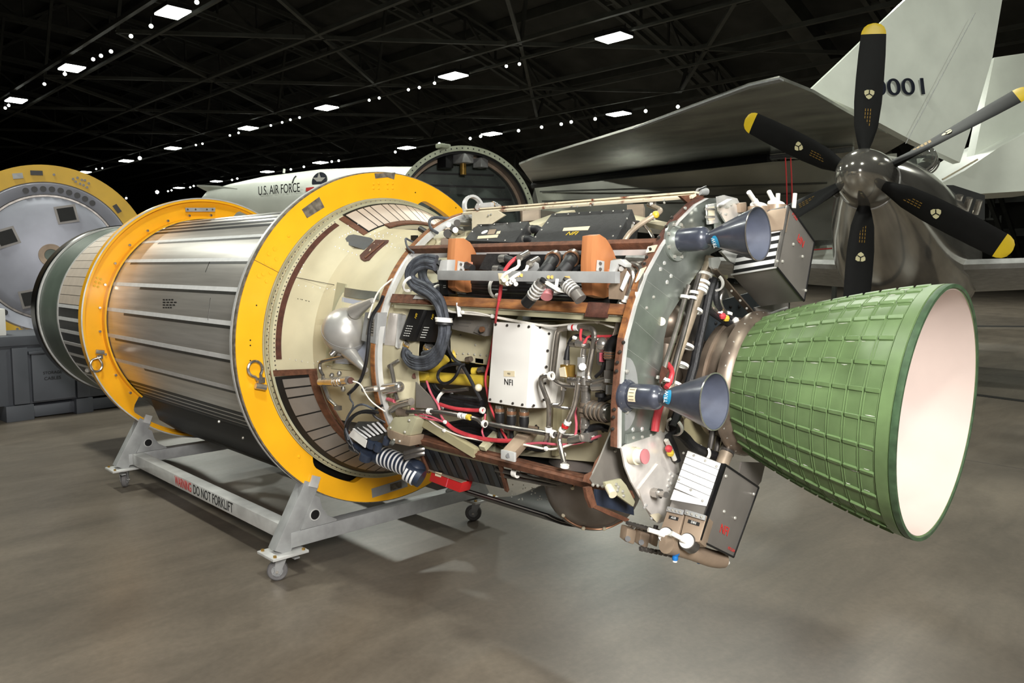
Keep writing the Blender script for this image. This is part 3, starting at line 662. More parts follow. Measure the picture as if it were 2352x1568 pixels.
# ================================================================== EQUIPMENT RACK (parts of the stage)
RK = 0.68; XH = 0.79; XA = 2.10
def onP(px, py, p0, n): d = ray(px, py); n = V(n); return CAM + d * ((V(p0) - CAM).dot(n) / d.dot(n))
def fbox(pts, y, depth, name, mt, par, bevel=0.0, dx=0.0, dz=0.0): return MB().extr([onY(a, b, y) for a, b in pts], (dx, depth, dz)).build(name, mt, par, bevel)
def xbox(pts, x, depth, name, mt, par, bevel=0.0, dy=0.0, dz=0.0): return MB().extr([onX(a, b, x) for a, b in pts], (depth, dy, dz)).build(name, mt, par, bevel)
def ypipe(pts, r, name, mt, par, n=10, sm=2, y=-0.6): return MB().tube([onY(q[0], q[1], q[2] if len(q) > 2 else y) for q in pts], r, n, sm).build(name, mt, par)
def xpipe(pts, r, name, mt, par, n=10, sm=2, x=2.15): return MB().tube([onX(q[0], q[1], q[2] if len(q) > 2 else x) for q in pts], r, n, sm).build(name, mt, par)
def dots(pts, r, name, mt, par, f): 
    out = []
    for q in pts: out.append(MB().sphere(f(*q), r, 8).build(name, mt, par))
    return out
rack = MB().stripST(XH, XH + 0.022, RK - 0.034, RK - 0.034, -32, 88, 0.024, 60).build('rack_hoop', 'alu', stage)
MB().stripST(XH - 0.026, XH + 0.002, RK - 0.032, RK - 0.032, -32, 88, 0.026, 60).build('cork_band', 'cork_light', rack)
def longeron(pxa, pxb, R, w, h, name, mt, x0=XH, x1=XA, par=None):
    a, b = onC(*pxa, R), onC(*pxb, R); y = (a.y + b.y) / 2; z = (a.z + b.z) / 2; rad = V((0, y, z - H)).normalized()
    return MB().bar((x0, y, z), (x1, y, z), w, h, rad).build(name, mt, par or stage, 0.001), V((0, y, z)), rad
lo_u, pu, ru = longeron((1010, 568), (1490, 565), RK, 0.020, 0.03, 'longeron', 'cork')
MB().b2((XH + 0.02, pu.y + 0.004, pu.z - 0.036), (XA - 0.01, pu.y + 0.014, pu.z - 0.014)).build('longeron_web', 'alu', lo_u)
lo_m, pm, rm = longeron((930, 693), (1420, 703), RK, 0.036, 0.012, 'longeron', 'cork_light', 0.86)
MB().stripST(0.86, 1.2, RK - 0.001, RK - 0.001, angof(pm) - 1.6, angof(pm) + 1.6, 0.008, 3).build('cork_patch', 'cork', lo_m)
MB().stripST(1.93, 2.02, RK - 0.001, RK - 0.001, angof(pm) - 2.6, angof(pm) + 1.6, 0.008, 3).build('cork_patch', 'cork_dark', lo_m)
fbox([(955, 676), (1005, 678), (1003, 687), (948, 686)], -0.645, 0.004, 'bracket_plate', 'alu', lo_m)
# shelf under the middle longeron
MB().b2((0.86, pm.y + 0.01, pm.z - 0.04), (XA - 0.02, pm.y + 0.20, pm.z - 0.022)).build('shelf', 'primer', lo_m)
MB().extr([V((1.42, pm.y + 0.012, pm.z - 0.04)), V((1.42, -0.42, pm.z - 0.04)), V((1.42, -0.42, pm.z - 0.11))], (0.012, 0, 0)).build('shelf_gusset', 'primer', lo_m)
lo_l, pl2, rl = longeron((950, 1017), (1345, 1100), RK, 0.028, 0.016, 'longeron', 'cork', 0.86)
MB().b2((0.87, pl2.y - 0.002, pl2.z + 0.012), (1.98, pl2.y + 0.035, pl2.z + 0.02)).build('longeron_flange', 'cork', lo_l)
lo_t, pt, rt = longeron((1100, 483), (1570, 456), 0.70, 0.028, 0.010, 'longeron', 'rusty_cream', 0.93)
MB().b2((0.93, pt.y - 0.004, pt.z + 0.010), (XA, pt.y + 0.03, pt.z + 0.016)).build('longeron_flange', 'rusty_cream', lo_t)
dots([(1205, 476), (1212, 474), (1320, 468), (1326, 474), (1314, 473), (1350, 466), (1356, 472), (1362, 468), (1525, 460), (1526, 466), (1122, 486), (1128, 492), (1122, 494)], 0.0042, 'rivet', 'rivet', lo_t, lambda a, b: onC(a, b, 0.704))
# web plate at the forward end of the top longeron and the clamp on it
fp = onC(1110, 500, 0.69)
MB().extr([onY(a, b, fp.y) for a, b in ((1084, 487), (1142, 484), (1160, 494), (1130, 514), (1096, 515), (1084, 530))], (0, 0.008, 0)).build('end_gusset', 'cream_paint', lo_t)
cl = MB().bar(onC(1098, 473, 0.70), onC(1132, 470, 0.70), 0.02, 0.022).build('latch_clamp', 'alu', lo_t, 0.003)
MB().cyl(onC(1097, 476, 0.72), onC(1099, 470, 0.68), 0.012, n=12).build('clamp_pin', 'steel', cl)
MB().bar(onC(1133, 465, 0.70), onC(1148, 474, 0.70), 0.012, 0.012).build('clamp_lever', 'steel', cl)
# black core added to stand for the rack's dark inside, with shelf boards
core = MB().lathe([(0.6, 0.02), (0.6, 0.34), (1.85, 0.34), (1.85, 0.02)], (0, 0.08, H), (1, 0, 0), 40, True).build('dark_core', 'black_paint', stage)
MB().b2((1.0, -0.2, H + 0.36), (2.02, 0.1, H + 0.375)).build('shelf_board', 'beige_dark', core)
MB().b2((0.9, -0.52, H - 0.36), (1.85, 0.0, H - 0.345)).build('shelf_board', 'black_paint', core)
# beige back panels behind the electronics
YB = -0.45
pr = fbox([(1122, 735), (1455, 735), (1435, 1030), (1380, 1062), (1128, 1040)], YB, 0.006, 'back_panel', 'beige', stage)
fbox([(1032, 700), (1150, 700), (1150, 842), (1036, 826)], YB - 0.01, 0.006, 'back_panel', 'beige', stage)
MB().bar(onY(1288, 745, YB - 0.012), onY(1278, 1045, YB - 0.012), 0.02, 0.03, (0, 1, 0)).build('panel_stiffener', 'beige_dark', pr)
MB().bar(onY(1128, 930, YB - 0.03), onY(1128, 1040, YB - 0.03), 0.04, 0.012, (0, 1, 0)).build('panel_stiffener', 'primer', pr)
MB().bar(onY(1160, 752, YB - 0.006), onY(1440, 752, YB - 0.006), 0.008, 0.03).build('panel_stiffener', 'primer', pr)
dots([(1296, 768), (1386, 756), (1385, 990), (1205, 988), (1232, 978), (1236, 982), (1330, 990), (1400, 965), (1395, 1040)], 0.006, 'screw', 'rivet_dark', pr, lambda a, b: onY(a, b, YB))
dots([(1092, 792), (1049, 812), (1064, 812), (1076, 812), (1090, 814), (1104, 815), (1118, 816), (1058, 770)], 0.0045, 'screw', 'rivet', pr, lambda a, b: onY(a, b, YB - 0.012))
MB().extr([onY(a, b, YB - 0.002) for a, b in ((1273, 962), (1277, 957), (1281, 963), (1277, 968))], (0, 0.001, 0)).build('paper_tag', 'paper', pr)
pn = fbox([(884, 690), (945, 700), (945, 842), (936, 940), (900, 965), (882, 880)], -0.575, 0.006, 'side_panel', 'beige', stage)
fbox([(891, 816), (916, 815), (916, 844), (891, 845)], -0.5765, 0.001, 'panel_cutout', 'panel_dark', pn)
dots([(909, 688), (901, 702), (893, 868), (905, 855), (914, 848), (925, 857), (928, 873), (933, 900), (937, 916), (885, 840), (884, 826)], 0.0045, 'screw', 'rivet', pn, lambda a, b: onY(a, b, -0.577))
fbox([(955, 876), (1007, 930), (1008, 940), (955, 936)], -0.60, 0.005, 'gusset_plate', 'box_grey', stage)
fbox([(1010, 930), (1108, 940), (1108, 968), (1060, 985), (1015, 975)], -0.50, 0.006, 'floor_panel', 'beige', stage)
MB().bar(onY(958, 958, -0.60), onY(1095, 1040, -0.60), 0.03, 0.035, (0, 0, 1)).build('diagonal_beam', 'beige_dark', stage)
# ---- white electronics cover with stencil NFI
FR = [(1134, 739), (1221, 744), (1209, 937), (1120, 923)]
wb = fbox(FR, -0.60, 0.13, 'electronics_cover', 'white_paint', stage, 0.003)
MB().extr([onY(1221, 744, -0.60), onY(1266, 749, -0.53), onY(1252, 937, -0.53), onY(1209, 937, -0.60)], (-0.02, 0.10, 0)).build('cover_side', 'white_paint', wb, 0.002)
fbox([(1262, 752), (1290, 753), (1284, 872), (1276, 926), (1252, 924)], -0.49, 0.03, 'cover_flange', 'white_paint', wb)
dots([(1139, 745), (1165, 747), (1192, 748), (1215, 750), (1240, 752), (1261, 766), (1258, 805), (1255, 842), (1252, 880), (1126, 917), (1151, 921), (1178, 926), (1200, 929), (1226, 931), (1249, 918)], 0.0052, 'screw', 'rivet_dark', wb, lambda a, b: onY(a, b, -0.602 if a < 1218 else -0.602 + (a - 1218) * 0.0015))
fbox([(1157, 851), (1182, 852), (1182, 865), (1157, 864)], -0.6015, 0.001, 'paper_label', 'paper', wb)
text('NFI', 'lettering', 'black_print', wb, onY(1168, 878, -0.6018), (1, 0, 0), (0, 0, 1), 0.032, 0.0004)
text('BCE', 'lettering', 'black_print', wb, onY(1169, 858, -0.6028), (1, 0, 0), (0, 0, 1), 0.008, 0.0003)
# three connectors below
for (a, b) in ((1148, 930), (1175, 936), (1204, 938)):
    c1 = onY(a, b, -0.55); c = MB().cyl(c1, c1 - V((0, 0, 0.03)), 0.017, n=16).build('connector', 'steel', wb)
    MB().cyl(c1 - V((0, 0, 0.012)), c1 - V((0, 0, 0.024)), 0.0195, n=16).build('coupling_ring', 'copper', c)
    MB().tube([c1 - V((0, 0, 0.03)), c1 - V((0, 0, 0.05)), c1 - V((0, 0, 0.075)), c1 - V((0, 0, 0.09))], [0.018, 0.019, 0.014, 0.010], 12, 0).build('boot', 'black_rubber', c)
    MB().tube([c1 - V((0, 0, 0.085)), c1 - V((0.0, 0, 0.12)), c1 - V((-0.02, -0.01, 0.15)), c1 - V((-0.01, -0.10, 0.17))], 0.009, 8).build('lead', 'cable_black', c)
# ---- the pair of small black NFI boxes
for i, (F, cx, lab) in enumerate(((([(942, 709), (974, 711), (945, 784), (917, 777)]), (937, 790), 'a'), (([(983, 712), (1009, 713), (983, 786), (956, 782)]), (984, 797), 'b'))):
    bx = fbox(F, -0.62, 0.07, 'relay_box', 'black_paint', stage, 0.002, 0.03)
    xd = onY(F[1][0], F[1][1], -0.62) - onY(F[0][0], F[0][1], -0.62); yd = onY(F[0][0], F[0][1], -0.62) - onY(F[3][0], F[3][1], -0.62)
    o0 = sum((onY(a, b, -0.6208) for a, b in F), V((0, 0, 0))) / 4
    text('NFI', 'lettering', 'yellow_print', bx, o0 + yd * 0.3 + xd * 0.12, yd, -xd, 0.016, 0.0004)
    for k in range(3):
        for j in range(5): # small white print, not readable
            MB().box(o0 - yd * (0.05 + 0.08 * j) + xd * (-0.22 + 0.16 * k), (0.010, 0.001, 0.0028)).build('print_line', 'white_print', bx)
    p = onY(*cx, -0.59); d = -yd.normalized()
    c = MB().cyl(p - d * 0.012, p + d * 0.016, 0.019, n=16).build('connector', 'steel', bx); MB().cyl(p, p + d * 0.008, 0.0215, n=16).build('coupling_ring', 'brass', c)
    MB().tube([p + d * 0.016, p + d * 0.05, p + d * 0.06 + V((0.02, -0.01, 0)), p + d * 0.06 + V((0.06, -0.02, 0))], 0.017, 12).build('elbow_boot', 'black_rubber', c)
fbox([(922, 692), (1012, 695), (1020, 712), (985, 735), (940, 735)], -0.56, 0.01, 'box_bracket', 'box_grey', stage)
# ---- grey filter box to the right of them
gb = fbox([(1033, 712), (1128, 718), (1128, 742), (1110, 772), (1038, 756)], -0.55, 0.08, 'filter_box', 'box_grey', stage, 0.002)
fbox([(1035, 702), (1128, 706), (1128, 718), (1033, 712)], -0.545, 0.07, 'box_lid', 'tan_metal', gb, 0.002)
MB().extr([onY(a, b, -0.56) for a, b in ((1096, 748), (1118, 746), (1113, 772), (1088, 762))], (0, 0.02, 0)).build('terminal_block', 'box_dark', gb)
p = onY(1110, 756, -0.57); MB().cyl(p, p + V((0, -0.012, 0)), 0.011, n=12).build('terminal', 'copper', gb)
for j in range(3): fbox([(1052, 732 + 7 * j), (1088 - 6 * j, 734 + 7 * j), (1088 - 6 * j, 736 + 7 * j), (1052, 734 + 7 * j)], -0.551, 0.0005, 'engraved_line', 'box_dark', gb)
# ---- box at the hoop, nameplate and foil box
nb = fbox([(838, 717), (868, 718), (862, 790), (829, 782)], -0.672, 0.05, 'junction_box', 'galv', stage, 0.003)
fbox([(846, 732), (860, 733), (857, 772), (840, 768)], -0.6735, 0.001, 'name_plate', 'box_grey', nb)
for j in range(5): fbox([(847, 738 + 6 * j), (857, 739 + 6 * j), (857, 741 + 6 * j), (847, 740 + 6 * j)], -0.6742, 0.0004, 'print_line', 'black_print', nb)
fb = fbox([(893, 718), (921, 722), (910, 795), (880, 792)], -0.60, 0.04, 'foil_box', 'foil', stage, 0.004)
fbox([(915, 720), (925, 724), (913, 800), (908, 796)], -0.615, 0.02, 'flap', 'alu_bright', fb)
# ---- pressure sphere with mounting horns
sc = V((0.535, -0.655, H + 0.112)); sc = CAM + ray(793, 760) * ((sc - CAM).dot(C_F))
sp = MB().sphere(sc, 0.106, 48).build('pressure_sphere', 'sphere_metal', stage)
MB().lathe([(-0.0015, 0.1055), (-0.0015, 0.1068), (0.0015, 0.1068), (0.0015, 0.1055)], sc, V((0.5, -0.2, 0.6)), 48, True).build('weld_seam', 'galv', sp)
a, b = onY(815, 715, -0.66), onY(856, 690, -0.68); MB().cyl(a, b, 0.035, 0.012, 16).build('mounting_horn', 'sphere_metal', sp)
a, b = onY(800, 806, -0.66), onY(840, 850, -0.68); MB().cyl(a, b, 0.035, 0.012, 16).build('mounting_horn', 'sphere_metal', sp)
p = onY(771, 805, -0.70); MB().cyl(p, p + V((-0.01, -0.02, -0.02)), 0.013, n=12).build('port', 'steel', sp)
ypipe([(796, 818, -0.66), (745, 828, -0.70), (734, 832, -0.70), (735, 850, -0.70), (742, 862, -0.70)], 0.008, 'sphere_line', 'steel_pipe', sp)
# ---- valve on the cone: horizontal metal cylinder + branches
vb = ypipe([(736, 877, -0.69), (757, 877, -0.70), (775, 876, -0.71), (800, 873, -0.73)], 0.018, 'fill_valve', 'steel', stage, 16, 0)
for px in (770, 776, 782): a = onY(px, 876.5, -0.71 - (px - 770) * 0.001); MB().lathe([(-0.003, 0.018), (-0.003, 0.022), (0.003, 0.022), (0.003, 0.018)], a, onY(800, 873, -0.73) - onY(757, 877, -0.70), 16, True).build('valve_ring', 'steel', vb)
a = onY(805, 873, -0.735); MB().cyl(a, a + V((0.012, -0.004, 0)), 0.014, n=12).build('valve_tip', 'cork_dark', vb)
ypipe([(742, 862, -0.70), (743, 885, -0.70), (750, 900, -0.70), (755, 917, -0.70), (770, 930, -0.70), (776, 938, -0.70)], 0.009, 'drain_pipe', 'steel_pipe', vb)
a = onY(776, 936, -0.70); MB().box(a, (0.035, 0.02, 0.02)).build('tee_fitting', 'steel_pipe', vb)
for q in ((762, 862), (779, 858), (788, 893)): MB().sphere(onY(*q, -0.68), 0.013, 10).build('knob', 'steel', vb)
v2 = ypipe([(836, 895, -0.68), (865, 892, -0.69)], 0.014, 'check_valve', 'steel', stage, 12, 0)
v3 = MB().cyl(onY(884, 893, -0.66), onY(918, 888, -0.68), 0.022, n=16).build('regulator', 'steel', stage)
MB().sphere(onY(915, 889, -0.685), 0.02, 14).build('regulator_cap', 'steel', v3)
ypipe([(897, 836, -0.66), (900, 850, -0.66), (905, 875, -0.66), (909, 905, -0.66), (913, 918, -0.66)], 0.009, 'regulator_line', 'steel_pipe', v3, 10, 1)
ypipe([(893, 842, -0.655), (905, 834, -0.62), (916, 828, -0.6)], 0.009, 'regulator_line', 'steel_pipe', v3, 10, 1)
# ---- yellow strut behind
ys_ = ypipe([(950, 865, -0.56), (985, 866, -0.55), (1120, 876, -0.52)], 0.024, 'yellow_strut', 'strut_yellow', stage, 16, 0)
MB().extr([onY(a, b, -0.585) for a, b in ((940, 852), (975, 856), (980, 866), (975, 874), (942, 876))], (0, 0.03, 0)).build('clevis', 'strut_yellow', ys_, 0.004)
MB().cyl(onY(953, 863, -0.60), onY(953, 863, -0.58), 0.012, n=10).build('pin', 'cork_dark', ys_)
ypipe([(1025, 822, -0.50), (1000, 845, -0.52), (960, 848, -0.53)], 0.02, 'strut_arm', 'strut_yellow', ys_, 12, 0)
ypipe([(1040, 815, -0.45), (1080, 820, -0.40)], 0.03, 'strut_arm', 'strut_yellow', ys_, 12, 0)
ypipe([(1085, 852, -0.48), (1112, 852, -0.46)], 0.016, 'hydraulic_actuator', 'strut_yellow', stage, 12, 0)
for j, (a, b) in enumerate(((1072, 826), (1052, 846), (1058, 855), (1100, 850))): MB().cyl(onY(a, b, -0.50), onY(a + 10, b - 2, -0.50), 0.012, n=10).build('hydraulic_fitting', 'steel_pipe' if j % 2 else 'heat_steel', stage)
MB().box(onY(1105, 828, -0.45), (0.06, 0.02, 0.03)).build('green_tag', 'strut_yellow', stage, 0.006)
MB().cyl(onY(1088, 915, -0.50), onY(1090, 935, -0.50), 0.022, n=14).build('canister', 'primer', stage)
MB().sphere(onY(1099, 890, -0.60), 0.015, 12).build('capped_plug', 'cream_paint', stage)
# ---- cable looms
def loom(pts, r, k, name, mt, par, y=-0.64, spread=None, jit=0.5, seed=1):
    """k strands lying side by side along one path, each its own tube"""
    rn = random.Random(seed); base = [onY(q[0], q[1], q[2] if len(q) > 2 else y) for q in pts]
    first = None
    for j in range(k):
        off = (j - (k - 1) / 2) * (spread or 1.7 * r)
        P = []
        for i, p in enumerate(base):
            a = base[max(i - 1, 0)]; b = base[min(i + 1, len(base) - 1)]; d = (b - a).normalized(); sd = d.cross(V((0, 1, 0))).normalized()
            P.append(p + sd * off + V((0, rn.uniform(-1, 1) * r * jit, 0)))
        o = MB().tube(P, r, 9, 2).build(name if first is None else 'strand', mt, par if first is None else first)
        if first is None: first = o
    return first
def tie(px, py, y, d, r, mt='white_plastic', par=None, w=0.009, name='cable_tie'):
    p = onY(px, py, y); return MB().lathe([(-w / 2, r * .8), (-w / 2, r), (w / 2, r), (w / 2, r * .8)], p, d, 18, True).build(name, mt, par or stage)
LA = loom([(1000, 604), (975, 598), (950, 612), (940, 635), (952, 655), (985, 668), (1008, 692), (1018, 722), (1021, 755), (1016, 790), (1000, 822), (975, 836), (945, 832), (932, 815), (936, 806)], 0.0095, 5, 'cable_loom', 'cable_grey', stage, -0.66, 0.011, 0.6, 2)
LB = loom([(1000, 606, -.58), (978, 602, -.6), (968, 625, -.61), (976, 650, -.61), (998, 672, -.6), (1030, 678, -.56)], 0.009, 4, 'cable_loom', 'cable_grey', stage, -0.6, 0.011, 0.5, 3)
LC = loom([(975, 818, -.60), (1000, 812, -.63), (1014, 790, -.65)], 0.012, 2, 'return_loom', 'cable_grey', stage, -0.63, 0.02, 0.4, 4)
tie(1019, 732, -0.662, (0, 0.1, 1), 0.034, par=LA); tie(1020, 737, -0.662, (0, 0.1, 1), 0.034, par=LA)
tie(942, 652, -0.66, (1, 0, -0.6), 0.036, par=LA); tie(1004, 668, -0.60, (1, 0, -0.4), 0.028, par=LB)
tie(1021, 743, -0.662, (0, 0.1, 1), 0.034, 'black_rubber', LA)
LD = loom([(1055, 660, -.52), (1100, 664, -.54), (1160, 668, -.54), (1220, 670, -.54), (1290, 672, -.54), (1350, 676, -.54), (1400, 672, -.5)], 0.011, 5, 'shelf_loom', 'cable_black', stage, -0.54, 0.013, 0.6, 5)
tie(1141, 660, -0.545, (1, 0, 0), 0.042, par=LD)
LE = loom([(985, 890, -.54), (1000, 915, -.54), (1030, 925, -.54), (1070, 930, -.54), (1110, 935, -.53)], 0.012, 5, 'cable_loom', 'cable_black', stage, -0.54, 0.014, 0.6, 6)
tie(1022, 917, -0.55, (1, 0, -0.3), 0.044, par=LE)
LF = loom([(960, 990, -.50), (1030, 985, -.52), (1080, 975, -.52), (1140, 1000, -.52), (1160, 1010, -.52)], 0.010, 4, 'belly_loom', 'cable_black', stage, -0.5, 0.012, 0.6, 7)
LF2 = loom([(970, 1002, -.48), (1010, 1005, -.5), (1060, 1000, -.52), (1110, 1015, -.52)], 0.010, 4, 'belly_loom', 'cable_black', stage, -0.5, 0.012, 0.6, 8)
for nm, mt, r, pts in (
    ('black_cable', 'cable_black', 0.009, [(1035, 760, -.58), (1028, 785, -.60), (1030, 805, -.60), (1045, 828, -.60), (1060, 835, -.61), (1080, 870, -.61), (1105, 920, -.60)]),
    ('black_cable', 'cable_black', 0.008, [(1062, 838, -.61), (1040, 835, -.62), (1012, 845, -.63), (1003, 865, -.63), (1015, 882, -.63), (1035, 878, -.63), (1050, 860, -.63), (1058, 838, -.62), (1068, 836, -.61)]),
    ('black_cable', 'cable_black', 0.007, [(1050, 640, -.55), (1010, 650, -.56), (985, 655, -.57)]),
    ('black_hose', 'cable_black', 0.010, [(880, 680, -.67), (872, 700, -.67), (850, 730, -.69), (845, 800, -.70), (840, 840, -.70), (826, 880, -.70), (800, 905, -.71)]),
    ('grey_cable', 'cable_grey', 0.005, [(826, 880, -.70), (805, 895, -.71), (802, 915, -.71), (815, 930, -.71), (795, 960, -.70), (792, 985, -.70), (810, 1020, -.68)]),
    ('black_cable', 'cable_black', 0.007, [(870, 948, -.66), (840, 940, -.69), (805, 955, -.70), (790, 985, -.70), (796, 1015, -.68), (830, 1045, -.64)]),
    ('black_cable', 'cable_black', 0.006, [(862, 950, -.66), (825, 945, -.69), (800, 970, -.69), (797, 1000, -.68), (815, 1035, -.66)]),
    ('grey_cable', 'cable_grey', 0.006, [(860, 940, -.68), (830, 925, -.70), (808, 940, -.70), (790, 975, -.70), (800, 1010, -.69)]),
    ('black_cable', 'cable_black', 0.007, [(880, 930, -.64), (858, 938, -.66), (856, 955, -.66), (885, 970, -.62)]),
    ('white_wire', 'cable_white', 0.004, [(885, 945, -.66), (855, 925, -.69), (840, 905, -.69), (828, 880, -.71), (810, 875, -.74)]),
    ('white_wire', 'cable_white', 0.005, [(902, 640, -.62), (870, 665, -.66), (855, 700, -.68), (846, 730, -.69)]),
    ('grey_cable', 'cable_grey', 0.006, [(960, 560, -.40), (940, 552, -.44), (930, 545, -.46), (935, 570, -.50), (950, 580, -.52)]),
    ('grey_cable', 'cable_grey', 0.009, [(1030, 502, -.25), (1000, 498, -.30), (985, 505, -.33), (988, 525, -.38), (1005, 535, -.38)]),
    ('red_cable', 'cable_red', 0.006, [(1146, 690, -.66), (1140, 720, -.65), (1136, 760, -.55), (1124, 830, -.55), (1113, 870, -.56), (1120, 905, -.56), (1125, 930, -.55), (1135, 955, -.55), (1150, 985, -.55), (1165, 1010, -.55)]),
    ('red_hose', 'cable_red', 0.010, [(1010, 928, -.60), (1040, 938, -.60), (1080, 942, -.59), (1108, 942, -.58)]),
    ('pink_cable', 'cable_pink', 0.006, [(980, 875, -.58), (990, 905, -.60), (1008, 930, -.61), (1012, 955, -.61), (1025, 972, -.61)]),
    ('pink_cable', 'cable_pink', 0.005, [(945, 938, -.63), (955, 955, -.63), (985, 962, -.63), (1012, 966, -.62), (1025, 972, -.62)]),
    ('pink_cable', 'cable_pink', 0.005, [(948, 938, -.63), (960, 950, -.63), (990, 955, -.63), (1020, 970, -.62)]),
    ('red_hose', 'cable_red', 0.011, [(1022, 968, -.61), (1040, 985, -.60), (1070, 998, -.59), (1110, 1008, -.58), (1150, 1012, -.57), (1180, 1012, -.56)]),
    ('pink_cable', 'cable_pink', 0.005, [(1112, 1005, -.58), (1106, 990, -.57), (1112, 975, -.56), (1115, 950, -.55)]),
    ('white_wire', 'cable_white', 0.004, [(970, 948, -.62), (990, 970, -.62), (1015, 985, -.61), (1060, 1003, -.60), (1090, 1008, -.59), (1110, 1012, -.58)]),
    ('white_wire', 'cable_white', 0.0045, [(1012, 698, -.62), (1030, 714, -.62), (1055, 719, -.62), (1090, 722, -.62), (1130, 726, -.61), (1180, 735, -.60), (1250, 748, -.58), (1290, 748, -.57), (1340, 740, -.57), (1372, 737, -.57), (1418, 726, -.58)]),
    ('white_wire', 'cable_white', 0.0045, [(1013, 700, -.62), (1032, 718, -.62), (1062, 715, -.62), (1100, 718, -.62), (1150, 732, -.61), (1210, 742, -.59), (1260, 750, -.58), (1310, 744, -.57), (1375, 738, -.57), (1405, 752, -.58), (1425, 752, -.58), (1435, 735, -.59)]),
    ('white_wire', 'cable_white', 0.005, [(1198, 1020, -.60), (1225, 1025, -.60), (1260, 1033, -.60), (1290, 1028, -.60), (1330, 1012, -.59), (1365, 1002, -.58)]),
    ('pink_cable', 'cable_pink', 0.006, [(1205, 1020, -.58), (1240, 1016, -.58), (1285, 1022, -.59), (1330, 1018, -.59), (1380, 1000, -.58)]),
    ('pink_cable', 'cable_pink', 0.006, [(1320, 860, -.56), (1322, 900, -.56), (1322, 950, -.56), (1325, 990, -.57), (1315, 1015, -.58), (1295, 1025, -.59)]),
    ('red_cable', 'cable_red', 0.006, [(1335, 755, -.58), (1332, 775, -.58), (1340, 795, -.58), (1350, 770, -.56), (1380, 773, -.56), (1430, 770, -.57)]),
    ('black_hose', 'cable_black', 0.016, [(1360, 1010, -.58), (1345, 1000, -.58), (1350, 985, -.57), (1375, 978, -.56), (1398, 985, -.54)]),
    ('black_cable', 'cable_black', 0.006, [(1305, 790, -.57), (1312, 775, -.57), (1330, 767, -.57), (1360, 782, -.56)]),
    ('black_cable', 'cable_black', 0.008, [(1400, 780, -.57), (1395, 815, -.57), (1385, 850, -.57), (1368, 865, -.57)]),
    ('black_hose', 'cable_black', 0.011, [(1373, 925, -.57), (1385, 918, -.58), (1400, 912, -.59), (1415, 905, -.60)])):
    ypipe(pts, r * .78, nm, mt, stage, 8, 2)
# white nylon ties strung on the wires
for q in ((1062, 717, -.625), (1131, 726, -.615), (1372, 738, -.575), (1022, 969, -.625), (1020, 988, -.615), (1254, 1030, -.605), (1142, 678, -.60), (1320, 775, -.57)):
    MB().sphere(onY(*q), 0.011, 8, (1, .7, .8)).build('cable_tie', 'white_plastic', stage)
for q in ((1378, 715, -.60), (1056, 705, -.63)): MB().bar(onY(q[0] - 4, q[1] - 10, q[2]), onY(q[0], q[1] + 22, q[2]), 0.003, 0.018, (0, 1, 0)).build('tape_tab', 'white_strip', stage)
